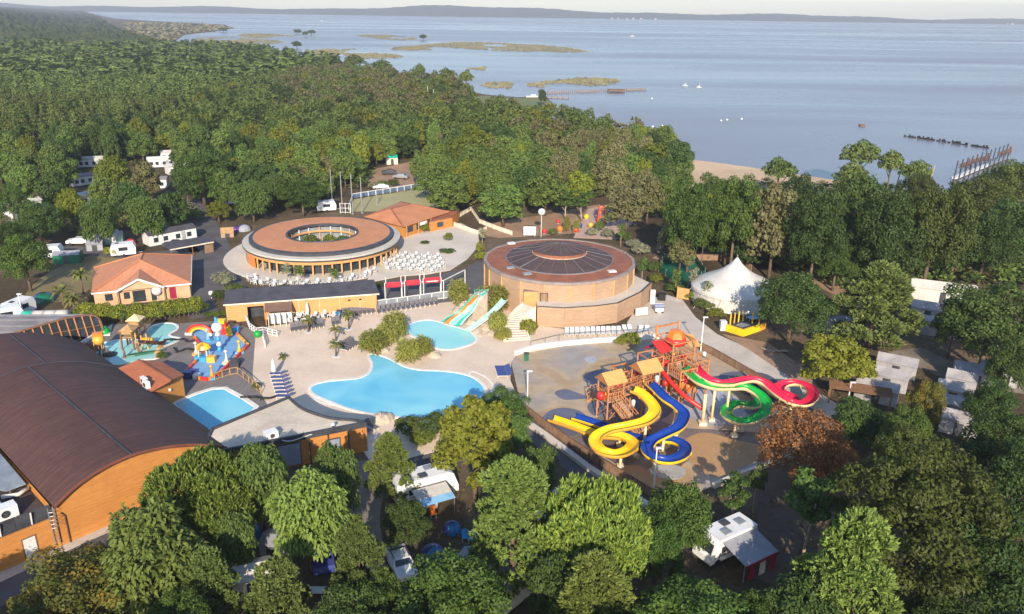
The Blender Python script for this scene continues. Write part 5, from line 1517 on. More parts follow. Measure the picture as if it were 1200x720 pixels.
lg = thing('log_pile', 'heap of brown logs at the far left of the paddling pool', 'log pile', at(107, 410))
for k in range(5): MB().tube([(-1.2, -.6 + k * .35, .25 + .3 * (k % 2)), (1.3, -.5 + k * .3, .2 + .25 * (k % 2))], .22, 7).build('log', M['brown_wood'], lg)
fr_ = thing('green_frog_seat', 'green frog-shaped spray figure on the white corner slab', 'play figure', at(123, 391)); 
b = MB(); b.lathe([(.05, 0.05), (.75, .05), (.8, .4), (.5, .8), (.05, .9)], 10); b.build('body', M['green'], fr_, True); b = MB(); b.lathe([(.05, .7), (.35, .8), (.38, 1.1), (.05, 1.3)], 8); b.build('head', M['green'], fr_, True)
MB().prism([(p.x, p.y) for p in [at(116, 390), at(132, 381), at(129, 394), at(113, 394)]], 0.05, 0.16).build('corner_slab', M['coping'])['kind'] = 'structure'
MB().wall([(p.x, p.y, 0, .5) for p in [at(95, 405), at(114, 393)]], .3).build('pool_kerb', M['coping'])['kind'] = 'structure'
for k, (u, v) in enumerate(((190, 405), (187, 409), (185, 414), (185, 419))):
    tag(rock(u, v, .55, 'straw coloured stone edging the paddling pool beside the dark deck', 0, 'post_wood'), group='stones edging the paddling pool')
# --- splash pad figures
def figure(name, label, u, v, build):
    t = thing(name, label, 'spray figure', at(u, v) + Vector((0, 0, .07))); build(t); return t
def arch(t):
    for k, (r, c) in enumerate(((1.9, 'red'), (1.6, 'orange'), (1.3, 'yellow'))):
        b = MB(); b.tube([(-r * math.cos(rad(a)), 0, r * math.sin(rad(a)) * .8) for a in range(0, 181, 15)], .2, 8); b.build('arch', M[c], t, True)
    for x in (-1.6, 1.6): MB().box(x, 0, 0, 1.0, .6, .35).build('base', M['white'], t)
figure('spray_arch', 'rainbow spray arch at the upper left of the blue splash pad', 234.5, 393, arch)
def totem(t):
    for k in range(4):
        b = MB(); b.lathe([(.05, k * .75), (.32, k * .75 + .05), (.36, k * .75 + .3), (.2, k * .75 + .6), (.05, k * .75 + .7)], 10); b.build('segment', M['white'] if k % 2 else M['skyblue'], t, True)
    b = MB(); b.lathe([(.05, 2.9), (.55, 3.0), (.75, 3.5), (.6, 4.0), (.3, 4.2), (.05, 4.25)], 14); b.build('globe', M['white'], t, True)
    MB().lathe([(.25, 4.2), (.22, 4.7), (.05, 4.9)], 8).build('cap', M['skyblue'], t)
figure('globe_totem', 'tall stacked spray totem topped by a white globe on the splash pad', 257.5, 412, totem)
def lantern(t):
    for x, y in ((-.6, -.5), (.6, -.5), (.6, .5), (-.6, .5)): MB().bar((x, y, 0), (x * .8, y * .8, 1.7), .12).build('leg', M['white'], t)
    for k in range(6):
        b = MB(); b.lathe([(1.0, 1.6), (.8, 2.1), (.1, 2.4)], 2, (0, 0, 0), k * PI / 3, (k + 1) * PI / 3); b.build('gore', M['yellow' if k % 2 else 'orange'], t)
    MB().box(-.8, -.2, 0, .8, .8, .5).build('block', M['skyblue'], t); MB().box(1.3, -.9, 0, 1.1, .9, .8).build('crate', M['ochre'], t); MB().box(.1, -.7, 0, .9, .7, .6).build('block', M['skyblue'], t)
figure('umbrella_shower', 'orange and yellow umbrella shower with blue blocks at the left notch of the splash pad', 240, 421, lantern)
def mini(t):
    MB().box(-.4, 0, 0, .9, .9, 1.7).build('tower', M['red'], t); MB().box(-.8, .1, 1.7, 1.2, 1, .5).build('top', M['yellow'], t)
    b = MB(); flume(b, [Vector((.0, -.2, 1.2)), Vector((.5, -.8, .8)), Vector((.8, -1.5, .3))], .35, .06); b.build('slide', [M['yellow'], M['ochre']], t, True)
    MB().box(1.1, .5, 0, .9, .8, .9).build('block', M['skyblue'], t)
figure('mini_slide', 'little red and yellow slide at the upper right of the splash pad', 267, 392, mini)
def cone(c1_, c2_):
    def f(t):
        b = MB(); b.lathe([(.05, 0), (.4, 0.02), (.12, .9), (.14, 1.6), (.3, 1.7), (.05, 1.9)], 9); b.build('stem', M[c1_], t, True); MB().lathe([(.05, .25), (.6, .2), (.65, 0)], 10).build('foot', M[c2_], t)
    return f
figure('spray_post', 'white spray post standing in the lower right of the splash pad', 266, 426, cone('white', 'cream_frp'))
figure('spray_post', 'slim white post with an orange foot by the left notch of the splash pad', 230.5, 416, cone('white', 'ochre'))
figure('spray_post', 'blue spout in the upper part of the splash pad near the rainbow arch', 244.5, 400, cone('lblue', 'skyblue'))
figure('spray_post', 'yellow spout at the bottom edge of the splash pad', 249, 444, cone('ochre', 'skyblue'))
figure('spray_post', 'yellow spout on the right edge of the splash pad', 281, 414, cone('yellow', 'lblue'))
figure('spray_post', 'blue and orange spout at the top edge of the splash pad', 254, 386, cone('skyblue', 'orange'))
def castle(t):
    MB().box(0, 0, 0, 1.1, 1.0, .9).build('block', M['navy'], t); MB().box(1.3, -.2, 0, .8, .8, .6).build('block', M['white'], t); MB().box(.3, .9, 0, .7, .6, .7).build('block', M['purple'], t)
figure('foam_blocks', 'dark blue and white blocks at the bottom left corner of the splash pad', 220, 443, castle)
def pump(t):
    MB().box(0, 0, 0, 1.2, 1.0, .8).build('block', M['dgrey'], t); MB().lathe([(.05, 1.3), (.45, 1.1), (.5, .8)], 9).build('bowl', M['dgrey'], t)
figure('dark_spray_unit', 'dark grey spray unit on the right tip of the splash pad', 276, 430, pump)
for (u, v, lab, seed) in ((208, 400, 'long charcoal driftwood branch lying on the deck right of the paddling pool', 1), (218, 412, 'shorter charcoal driftwood branch on the dark deck between the two kids areas', 2), (300, 467, 'black driftwood pieces on the deck right of the rectangular pool', 3)):
    rr_ = random.Random(seed); t = thing('driftwood', lab, 'driftwood', at(u, v) + Vector((0, 0, .15)))
    pts = [Vector((-1.8 + k * .9, rr_.uniform(-.5, .5), rr_.uniform(0, .2))) for k in range(6)]
    MB().tube(spline(pts, 3), .14, 6).build('stem', M['black'], t, True)
    for k in (1, 3, 4): MB().tube([pts[k], pts[k] + Vector((rr_.uniform(-.6, .6), rr_.uniform(-1.2, -.4), .2))], [.1, .05], 5).build('twig', M['black'], t)

# --- railings and fences
def railing(name, label, cat, px, h, m, step=1.6, z=0.0, rails=2, infill=None, posts=.07, world=False, zs=None, group=None):
    t = thing(name, label, cat, (0, 0, 0), 0, group)
    P = [Vector(p) for p in px] if world else [at(u, v) for u, v in px]
    for a, b_ in zip(P[:-1], P[1:]):
        L = (b_ - a).length; n = max(1, round(L / step))
        for i in range(n + (1 if b_ is P[-1] else 0)):
            p = a.lerp(b_, i / n); MB().bar((p.x, p.y, z), (p.x, p.y, z + h), posts).build('post', M[m], t)
        for k in range(rails):
            zz = z + h - .04 - k * (h * .85 / max(1, rails - 1) if rails > 1 else 0)
            MB().bar((a.x, a.y, zz), (b_.x, b_.y, zz), posts * .8).build('rail', M[m], t)
        if infill:
            for i in range(n):
                p, q = a.lerp(b_, (i + .04) / n), a.lerp(b_, (i + .96) / n)
                MB().slab([(p.x, p.y, z + .1), (q.x, q.y, z + .1), (q.x, q.y, z + h - .12), (p.x, p.y, z + h - .12)], .03, Vector((b_ - a).normalized().cross(Vector((0, 0, 1))))).build('panel', M[infill], t)
    return t
M['fence_wood'] = mat('brown_fence_boards', (0.27, 0.17, 0.11), (0.19, 0.12, 0.08), scale=1.2)
railing('board_fence', 'brown boarded fence along the front edge of the splash floor', 'fence', [(613, 483), (640, 505), (690, 540), (768, 588)], 1.25, 'brown_wood', 1.7, 0, 2, 'fence_wood', .1)
railing('board_fence', 'brown fence along the promenade behind the green and red slides', 'fence', [(800, 401), (835, 417), (880, 443), (945, 483)], 1.2, 'brown_wood', 1.7, 0, 2, 'fence_wood', .1)
MB().wall([(p.x, p.y, 0, .45) for p in [at(604, 488), at(640, 513), at(690, 551), at(762, 597)]], .7).build('kerb_wall', M['terrace'])['kind'] = 'structure'
MB().wall([(p.x, p.y, 0, .55) for p in [at(836, 572), at(870, 558), at(915, 541)]], .4).build('low_wall', M['cream'])['kind'] = 'structure'
P_ = spline([at(604, 417), at(625, 410), at(655, 406), at(700, 402), at(745, 399), at(772, 397)], 4)
cwl = MB().wall([(p.x, p.y, 0, .75) for p in P_], .45).build('pool_wall', M['coping']); cwl['kind'] = 'structure'
railing('glass_railing', 'thin dark railing on the cream wall below the white loungers', 'railing', [(622, 411), (655, 403), (700, 399), (745, 397), (768, 394)], 1.0, 'dgrey', 2.6, 0.5, 1, None, .05)
railing('post_rail', 'white railing with glass between the street and the lounger row', 'railing', [(441, 362), (478, 357), (520, 351), (545, 349)], 1.35, 'white', 1.8, 0.07, 2, 'paleglass', .14)
railing('white_railing', 'white railing down the ramp by the changing block', 'railing', [(288, 374), (293, 386), (301, 392), (309, 391), (325, 395)], 1.0, 'white', 1.0, 0.05, 3, None, .12)
railing('white_railing', 'white railing along the lower ramp corner next to the green ball', 'railing', [(309, 391), (309, 400), (311, 408)], 1.0, 'white', 1.0, 0.05, 3, None, .12)
railing('wood_railing', 'timber railing between the splash pad and the rectangular pool', 'railing', [(252, 446), (270, 440), (279, 439), (292, 449), (306, 462)], 1.0, 'post_wood', 1.4, 0.05, 2, None, .1)
railing('cream_fence', 'cream fence stepping up the sandy bank behind the forecourt', 'fence', [(527, 263), (543, 252), (552, 247), (562, 262), (585, 271), (600, 276)], 1.0, 'cream', 2.0, 0, 2, 'cream', .12)
railing('cream_fence', 'low cream fence round the planted bed on the bank', 'fence', [(527, 263), (545, 270), (560, 275), (570, 270)], 0.9, 'cream', 2.0, 0, 2, 'cream', .12)
# --- shade sails on white posts
for k, (u0, u1, v0, v1) in enumerate(((451, 471, 338, 332), (474, 493, 335.5, 329.5), (496, 517, 332.5, 326.5))):
    t = thing('shade_sail', ['left', 'middle', 'right'][k] + 'most of the three red shade sails on white posts above the lounger row', 'awning', (0, 0, 0))
    a, b_, c_, d_ = at(u0, v0, 2.6), at(u1, v0 - 1.5, 2.6), at(u1 - 1, v1 - 2, 3.0), at(u0 + 1, v1 - .5, 3.0)
    b = MB(); N = 8
    g = [[(a.lerp(b_, i / N)).lerp(d_.lerp(c_, i / N), j / N) - Vector((0, 0, .35 * math.sin(PI * i / N) * math.sin(PI * j / N))) for i in range(N + 1)] for j in range(N + 1)]
    for j in range(N):
        for i in range(N): b.poly([g[j][i], g[j][i + 1], g[j + 1][i + 1], g[j + 1][i]])
    b.build('canopy', M['awning_red'], t, True)
    for p in (a, b_, c_, d_): MB().bar((p.x, p.y, 0.05), (p.x, p.y, p.z + .9), .12).build('post', M['white'], t)
pg = thing('pergola_frame', 'open white steel frame at the right end of the red shade sails', 'pergola', (0, 0, 0))
f0, f1, f2 = at(520, 346), at(545, 333), at(553, 330)
for p in (f0, f1): MB().bar((p.x, p.y, 0), (p.x, p.y, 2.6), .14).build('post', M['white'], pg)
MB().bar((f0.x, f0.y, 2.6), (f1.x, f1.y, 2.6), .14).build('beam', M['white'], pg); MB().bar((f0.x, f0.y, 2.6), (f0.x - 9.0, f0.y - 2.4, 2.6), .14).build('beam', M['white'], pg)

# --- loungers, chairs, tables
def lounger_proto(name, label, group, fm, sm, back=35):
    t = thing(name, label, 'lounger', (0, 0, 0), 0, group)
    MB().box(0, -.2, .3, .62, 1.25, .05).build('seat', M[sm], t)
    b = MB(); c, s = math.cos(rad(back)), math.sin(rad(back))
    b.slab([(-.31, .44, .34), (.31, .44, .34), (.31, .44 + .78 * c, .34 + .78 * s), (-.31, .44 + .78 * c, .34 + .78 * s)], .05); b.build('backrest', M[sm], t)
    for x in (-.31, .31): MB().bar((x, -.85, .3), (x, .6, .3), .06).build('frame', M[fm], t)
    for x in (-.29, .29):
        for y in (-.75, .5): MB().bar((x, y, 0), (x, y, .3), .05).build('leg', M[fm], t)
    return t
def row(proto_, spots, used):
    for (p, rz, lab) in spots:
        if not used[0]: o = proto_; o.location = p; o.rotation_euler = (0, 0, rz); used[0] = True
        else: o = dup(proto_, p, rz)
        if lab: o['label'] = lab
DZ = 0.075
def line(a, b_, n): return [Vector((*a.lerp(b_, i / max(1, n - 1)).xy, DZ)) for i in range(n)]
wl = lounger_proto('sun_lounger', 'white lounger in the long row below the round pavilion', 'white loungers below the pavilion', 'white', 'white')
wa = -.08
row(wl, [(p, wa, None) for p in line(at(664, 393), at(725, 391.5), 11)], [False])
for p in line(at(733, 390), at(739, 389.5), 2): dup(wl, p, .15, 'white lounger of the pair just right of the green bush by the pavilion row')
for p in line(at(750, 390.5), at(757, 390.5), 2): dup(wl, p, -.3, 'white lounger of the pair at the right end of the pavilion row')
gl = lounger_proto('sun_lounger', 'dark mesh lounger in the row along the timber changing block', 'dark loungers along the block and railing', 'white_metal', 'lounger_grey', 50)
u_ = [False]
row(gl, [(p, lang, None) for p in line(at(403, 370.5), at(437, 366.5), 8)], u_)
for p in line(at(444, 367), at(511, 357), 13): dup(gl, p, lang, 'dark mesh lounger in the row in front of the white glass railing')
for p in line(at(343, 388), at(377, 383), 8): dup(gl, p, lang, 'dark mesh lounger of the eight below the white café tables by the lean-to')
for p in line(at(391, 381), at(396, 380), 2): dup(gl, p, lang, 'dark lounger of the pair beside the grey bin at the changing block')
for p in line(at(428, 506), at(436, 503), 2): dup(gl, p, lang + .6, 'dark lounger behind the right corner of the flat-roofed building')
for p in line(at(403, 411.5), at(416, 403.5), 5): dup(gl, p, 1.1, 'dark lounger in the slanting row of five by the palms')
sl = lounger_proto('sun_lounger', 'blue and white lounger in the column beside the flat-roofed building', 'blue and white loungers', 'white', 'navy', 25)
row(sl, [(Vector((*at(324 + k * 1.4, 441 + k * 4.4).xy, DZ)), -1.45, None) for k in range(7)], [False])
for k in range(5): dup(sl, Vector((*at(587 + k * .8, 433 + k * 2.4).xy, DZ)), -1.5, 'blue and white lounger at the left edge of the splash floor by the pool')
# chairs and tables
def chair_proto(name, label, group, m):
    t = thing(name, label, 'chair', (0, 0, 0), 0, group)
    MB().box(0, 0, .42, .46, .46, .06).build('seat', M[m], t)
    MB().slab([(-.23, .2, .46), (.23, .2, .46), (.23, .3, .95), (-.23, .3, .95)], .05, Vector((0, 1, -.2)).normalized()).build('backrest', M[m], t)
    for x in (-.2, .2):
        for y in (-.2, .2): MB().bar((x, y, 0), (x, y, .42), .05).build('leg', M[m], t)
    return t
def table_proto(name, label, group, m):
    t = thing(name, label, 'table', (0, 0, 0), 0, group)
    MB().box(0, 0, .7, .85, .85, .05).build('tabletop', M[m], t)
    MB().bar((0, 0, .04), (0, 0, .7), .09).build('column', M['grey'], t); MB().box(0, 0, 0, .5, .5, .04).build('foot', M['grey'], t)
    return t
ch = chair_proto('terrace_chair', 'white chair at a white table on the forecourt right of the ring restaurant', 'white terrace chairs', 'white')
tb = table_proto('terrace_table', 'white square table on the forecourt right of the ring restaurant', 'white terrace tables', 'white')
first = [True, True]
rngc = random.Random(8)
def place(p, rz, kind, lab):
    k = 0 if kind == 'c' else 1
    pr_ = (ch, tb)[k]
    if first[k]: pr_.location = p; pr_.rotation_euler = (0, 0, rz); first[k] = False
    else: dup(pr_, p, rz, lab)
def table_set(p, rz, labc, labt, n=4):
    p = Vector((p.x, p.y, .095)); place(p, rz, 't', labt)
    for k in range(n):
        a = rz + k * PI / 2
        place(p + Vector((math.sin(a) * .68, math.cos(a) * .68, 0)), -a + rngc.uniform(-.2, .2), 'c', labc)
o0 = at(458, 312)
for i in range(6):
    for j in range(4):
        p = at(455 + i * 12.5 + j * 3 - 6, 308 + j * 5.2 + i * .6 - 7)
        if (i == 0 and j == 0): pass
        if i == 5 and j == 3: continue
        table_set(p + Vector((rngc.uniform(-.1, .1), rngc.uniform(-.1, .1), 0)), .25 + rngc.uniform(-.06, .06), ch['label'], tb['label'])
for (u, v) in ((300, 333), (310, 334), (322, 336), (345, 334), (358, 336), (372, 335), (386, 334), (400, 332), (412, 329), (295, 329), (332, 337), (428, 326), (436, 321)):
    table_set(at(u, v), rngc.uniform(-.5, .5), 'white chair on the paved circle in front of the ring restaurant', 'white table on the paved circle in front of the ring restaurant')
for (u, v) in ((341, 372), (349, 371), (356, 370), (341, 378), (350, 377), (359, 376), (368, 375), (380, 373), (391, 375)):
    table_set(at(u, v), rngc.uniform(-.3, .3), 'white chair at the café tables against the changing block', 'white café table against the changing block', 3)
# palms
def palm(u, v, h, label, r=1.1, group=None, ring=True):
    t = thing('palm_tree', label, 'palm', at(u, v) + Vector((0, 0, DZ)), random.Random(int(u * 7 + v)).uniform(0, 6), group)
    rr_ = random.Random(int(u + v))
    b = MB(); b.tube([(0, 0, 0), (.03, 0, h * .5), (0, .02, h)], [.16, .12, .14], 8); b.build('trunk', M['bark'], t, True)
    b = MB()
    for k in range(22):
        a = k * 2.4 + rr_.uniform(-.2, .2); el = rr_.uniform(-.3, 1.1)
        p0 = Vector((0, 0, h)); d = Vector((math.cos(a) * math.cos(el), math.sin(a) * math.cos(el), math.sin(el)))
        p1 = p0 + d * r * .6; p2 = p1 + (d + Vector((0, 0, -.9))).normalized() * r * .6
        s = Vector((-math.sin(a), math.cos(a), 0)) * r * .16
        for i in range(3):
            f0, f1 = p0.lerp(p1, i / 3), p0.lerp(p1, (i + 1) / 3); b.poly([f0 - s * (.3 + i * .3), f1 - s * (.5 + i * .25), f1 + s * (.5 + i * .25), f0 + s * (.3 + i * .3)])
        b.poly([p1 - s, p2 - s * .2, p2 + s * .2, p1 + s])
    b.build('fronds', F['palm'], t)
    if ring: MB().lathe([(.05, .02), (.62, .02), (.66, -.06)], 12).build('gravel_ring', M['white'], t)
palm(361.5, 389.5, 1.9, 'small palm in front of the dark loungers below the changing block')
palm(409, 386, 2.3, 'tallest small palm, beside the dark loungers on the beige terrace', 1.2)
palm(394, 400, 1.7, 'small palm upper one of two on the open beige terrace')
palm(394, 418, 1.8, 'small palm lower one of two on the open beige terrace')
palm(332, 421, 0.4, 'low dark round palm alone at the left of the beige terrace', .75, None, False)
palm(76, 365, 3.2, 'tufted palm beside the green tunnel tent left of the tiled house', 2.0, None, False)
palm(88, 368, 2.2, 'low bushy palm between the tunnel tent and the hedge', 1.8, None, False)
palm(98, 345, 3.4, 'palm at the left corner of the tiled house roof', 1.8, None, False)
# small items
def ball(name, label, cat, u, v, r, m, z=0.0, pole=0.0, polem='white', foot=True):
    t = thing(name, label, cat, at(u, v) + Vector((0, 0, z)))
    b = MB(); n = 10
    b.lathe([(max(.01, r * math.sin(PI * i / n)), r - r * math.cos(PI * i / n) + pole) for i in range(n + 1)], 20); b.build('globe', M[m], t, True)
    if pole: MB().tube([(0, 0, 0), (0, 0, pole + .05)], .07, 8).build('pole', M[polem], t)
    return t
ball('spray_ball', 'bright green ball at the foot of the white ramp railing', 'ball', 302, 396, .55, 'green', .05)
ball('globe_lamp', 'white globe lamp on a tall white pole behind the round pavilion', 'lamp', 634, 278, .75, 'white', 0, 4.7)
ball('globe_lamp', 'white globe lamp standing in the hedge before the tiled house', 'lamp', 185.5, 353, .8, 'white', 0, 1.0)
ball('globe_lamp', 'small white globe lamp beside the road at the left end of the changing block', 'lamp', 248, 350, .42, 'white', 0, .5)
t = thing('parasol', 'closed white parasol beside the column of blue and white loungers', 'parasol', at(321.5, 442) + Vector((0, 0, DZ)))
MB().lathe([(.04, 0), (.05, 1.0)], 6).build('pole', M['steel'], t); b = MB(); b.lathe([(.3, .8), (.34, 1.2), (.2, 2.1), (.03, 2.5)], 10); b.build('canopy', M['white'], t, True)
t = thing('parasol', 'closed white parasol between the café tables against the changing block', 'parasol', at(361, 373) + Vector((0, 0, DZ)))
MB().lathe([(.04, 0), (.05, 1.0)], 6).build('pole', M['steel'], t); b = MB(); b.lathe([(.22, .8), (.3, 1.2), (.2, 2.1), (.03, 2.6)], 10); b.build('canopy', M['white'], t, True)
def bin_(label, u, v, m):
    t = thing('litter_bin', label, 'bin', at(u, v) + Vector((0, 0, DZ))); MB().box(0, 0, 0, .6, .6, 1.0).build('body', M[m], t); MB().box(0, 0, 1.0, .66, .66, .1).build('lid', M['dgrey'], t)
bin_('grey blue bin at the right end of the café tables by the changing block', 397.5, 372, 'tent_blue'); bin_('dark teal bin at the left end of the cream pool wall', 617, 423, 'dgreen')
t = thing('notice_board', 'white notice board leaning on the terrace wing corner', 'sign', at(752, 372)); MB().slab([(-1.0, 0, .2), (1.0, .5, .3), (1.0, .7, 1.5), (-1.0, .2, 1.4)], .08).build('board', M['canvas'], t); MB().slab([(-.8, -.06, .45), (.8, .34, .5), (.8, .48, 1.2), (-.8, .08, 1.1)], .03).build('panel', M['mint'], t)
t = thing('info_post', 'tall white info post at the corner of the terrace wing', 'sign', at(764, 356)); MB().box(0, 0, 0, .8, .5, 2.4).build('body', M['white'], t); MB().box(0, -.27, 1.2, .6, .04, .8).build('panel', M['canvas'], t)
t = thing('sandwich_stand', 'blue and white striped sales trolley on the pale promenade', 'stand', at(772, 366)); 
for k in range(4): MB().box(0, -.5 + k * .34, 1.0 + .06 * k, 1.5, .32, .1).build('awning_stripe', M['blue' if k % 2 == 0 else 'white'], t)
MB().box(0, 0, 0.1, 1.3, .9, .9).build('body', M['white'], t)
for x in (-.5, .5): MB().lathe([(.02, -.05), (.2, -.05), (.2, .05), (.02, .05)], 10, (x, -.5, .2)).build('wheel', M['black'], t)
t = thing('planter', 'dark planter tub with a shrub on the promenade by the terrace wing', 'planter', at(775, 352)); MB().box(0, 0, 0, 1.2, .9, 1.2).build('tub', M['black'], t)
t = thing('sign_screen', 'white rectangular sign screen behind the round pavilion', 'sign', at(620.5, 278)); MB().box(0, 0, .4, 2.6, .2, 2.0).build('board', M['white'], t)
for x in (-1.1, 1.1): MB().bar((x, .2, 0), (x, .2, 2.4), .12).build('post', M['grey'], t)
MB().box(0, -.05, 2.4, 2.7, .4, .1).build('cap', M['dgrey'], t)
# trampoline terrace: yellow padded box in front of the marquee
tr = thing('bungee_trampoline', 'yellow padded trampoline box with tall posts in front of the marquee', 'trampoline', at(872, 390))
MB().wall([(-2.6, .6, 0, 1.1), (-.6, -1.5, 0, 1.1), (2.6, .9, 0, 1.1)], .3).build('pad', M['yellow'], tr); MB().wall([(2.6, .9, 0, 1.0), (3.6, 1.8, 0, .9)], .3).build('pad', M['ochre'], tr)
MB().slab([(-2.4, .7, .9), (-.5, -1.2, .9), (2.4, 1.0, .9), (.4, 2.6, .9)], .08).build('mat', M['dgrey'], tr); MB().slab([(-1.2, .6, .96), (-.4, -.2, .96), (1.0, .8, .96), (0, 1.7, .96)], .04).build('bed', M['paleglass'], tr)
for k, (x, y) in enumerate(((-2.0, .9), (-1.2, 1.6), (-.4, 2.2), (.4, 2.7), (1.6, 1.8), (2.4, 1.1))): MB().tube([(x, y, 0), (x, y, 2.6)], .1, 7).build('post', M['ochre' if k % 2 else 'yellow'], tr)
MB().box(.8, 2.9, 1.9, 1.1, .1, .5).build('sign', M['white'], tr); MB().box(-3.0, 1.0, 0, .9, .9, 1.5).build('booth', M['white'], tr)
t = thing('park_bench', 'white and blue covered table set right of the trampoline box', 'table', at(884, 377)); MB().box(0, 0, .7, 2.4, 1.4, .1, .4).build('cover', M['lblue'], t)
for x in (-.8, .8): MB().bar((x, 0, 0), (x, 0, .7), .1).build('leg', M['grey'], t)
# lamp posts
def lamp_post(label, u, v, h, m='white_metal', head=True):
    t = thing('street_lamp', label, 'lamp post', at(u, v)); MB().tube([(0, 0, 0), (0, 0, h)], [.09, .06], 7).build('pole', M[m], t)
    if head: MB().box(.2, 0, h - .05, .7, .25, .14).build('head', M['white'], t)
    MB().lathe([(.2, .1), (.2, 0)], 8).build('foot', M['grey'], t)
lamp_post('slim grey lamp post at the lower tip of the splash floor fence', 766, 572, 4.6)
lamp_post('tall white lamp post by the fence behind the tipping tank', 821, 412, 5.2); lamp_post('white lamp post in front of the white tents right of the red slide loop', 993, 474, 3.0)
lamp_post('white lamp post beside the tunnel tent above the ribbed hall', 28, 377, 4.4); lamp_post('thin pale pole left of the splash floor wall', 618, 466, 3.6, 'white_metal', True)
# ------------------------------------------------------------------ sports court, playground, campsite, lake things
CP = [at(409, 247), at(414, 233), at(490, 221), at(506, 233), at(510, 246)]
sheet('court_floor', [(409, 248), (414, 234), (490, 222), (508, 235), (514, 247)], 0.06, mat('court_turf', (0.36, 0.33, 0.17), (0.3, 0.29, 0.15), scale=0.08, fine=1.5))
ct = thing('court_fence', 'low blue framed fence round the straw coloured sports court', 'fence', (0, 0, 0))
M['court_blue'] = mat('faded_blue_panel', (0.1, 0.15, 0.24), (0.07, 0.11, 0.18))
for a, b_ in zip(CP[:-1], CP[1:]):
    n = max(2, int((b_ - a).length / 2.0))
    for i in range(n):
        p, q = a.lerp(b_, (i + .06) / n), a.lerp(b_, (i + .94) / n)
        MB().wall([(p.x, p.y, .15, 1.15), (q.x, q.y, .15, 1.15)], .06).build('panel', M['court_blue'], ct)
        MB().bar((a.lerp(b_, i / n).x, a.lerp(b_, i / n).y, 0), (a.lerp(b_, i / n).x, a.lerp(b_, i / n).y, 1.35), .12).build('post', M['white_metal'], ct)
    MB().bar((a.x, a.y, 1.25), (b_.x, b_.y, 1.25), .12).build('top_rail', M['white_metal'], ct)
for k, (u, v0, v1) in enumerate(((390, 246, 198), (401.5, 249, 201), (413.5, 251, 204), (424.5, 250, 208), (442, 240, 220))):
    p = at(u, v0); h = 0
    for i in range(200):
        h += .1
        q = ROT.transposed() @ (p + Vector((0, 0, h)) - Vector((0, 0, CAM_H)))
        if 360 - CAM_F * q.y / -q.z < v1: break
    t = thing('net_pole', ['leftmost', 'second from left', 'third from left', 'fourth from left', 'shortest'][k] + ' of the tall pale net poles at the left of the sports court', 'pole', p)
    MB().tube([(0, 0, 0), (0, 0, h)], .11, 7).build('shaft', M['steel'], t); MB().lathe([(.3, .15), (.3, 0)], 8).build('foot', M['grey'], t)
gt_ = thing('court_gate', 'pale metal gate frame at the left corner of the sports court', 'gate', at(405, 250))
for x in (-1.2, 0, 1.2): MB().bar((x, 0, 0), (x, 0, 2.4), .12).build('post', M['white_metal'], gt_)
for z in (.2, 1.2, 2.3): MB().bar((-1.2, 0, z), (1.2, 0, z), .08).build('rail', M['white_metal'], gt_)
# playground behind the pavilion
pgd = thing('climbing_frame', 'red climbing frame with netting at the back of the playground', 'climbing frame', at(704, 262))
for x in (-.9, .9):
    for y in (-.9, .9): MB().bar((x, y, 0), (x * .6, y * .6, 4.2), .18).build('post', M['red'], pgd)
for z in (1.3, 2.6, 3.9): MB().box(0, 0, z, 1.8 - z * .16, 1.8 - z * .16, .12).build('ring', M['orange'], pgd)
b = MB()
for k in range(7): b.bar((-.9 + k * .3, -.95, .1), (-.5 + k * .17, -.6, 4.0), .04)
for k in range(8): b.bar((-.9, -.9, .4 + k * .5), (.9, -.9, .4 + k * .5), .04)
b.build('net', M['orange'], pgd)
for k, (u, v, m, r, lab) in enumerate(((687, 257, 'yellow', .6, 'yellow play ball in the playground'), (692, 267, 'ochre', .6, 'ochre half disc seat in the playground'), (679, 268, 'navy', .65, 'dark blue play ball in the playground'), (675, 273, 'red', .7, 'red play ball in front of the playground'), (656, 272, 'orange', .7, 'orange ringed tunnel end left of the tall bright grass'), (654, 262, 'red', .5, 'red rocker left of the playground'), (638, 274, 'red', .55, 'low red toy behind the pavilion next to the white screen'), (708, 275, 'orange', .5, 'orange post base at the right of the playground'))):
    t = thing('play_ball', lab, 'play figure', at(u, v)); b = MB(); b.lathe([(max(.01, r * math.sin(PI * i / 8)), r - r * math.cos(PI * i / 8)) for i in range(9)], 12); b.build('ball', M[m], t, True)
    MB().lathe([(r * .7, .12), (r * .75, 0)], 10).build('base', M['grey'], t)
gs = thing('green_arena', 'dark green fenced pen with a turquoise car inside left of the marquee', 'pen', (0, 0, 0))
A4 = [at(772, 318), at(778, 304), at(815, 306), at(826, 322), at(806, 340)]
for a, b_ in zip(A4, A4[1:] + A4[:1]):
    n = max(2, int((b_ - a).length / 2.2))
    for i in range(n):
        p, q = a.lerp(b_, i / n), a.lerp(b_, (i + 1) / n)
        MB().wall([(p.x, p.y, .1, 1.1), (q.x, q.y, .1, 1.1)], .05).build('panel', M['dgreen'], gs); MB().bar((p.x, p.y, 0), (p.x, p.y, 1.3), .1).build('post', M['steel'], gs)
sheet('arena_floor', [(772, 318), (778, 305), (814, 307), (824, 322), (806, 338)], .03, M['dgreen'])
railing('wood_fence', 'reddish board fence along the sandy track behind the green pen', 'fence', [(770, 297), (790, 301), (815, 306), (845, 306), (880, 318)], 1.3, 'fence_wood', 2.2, 0, 2, 'fence_wood', .12)
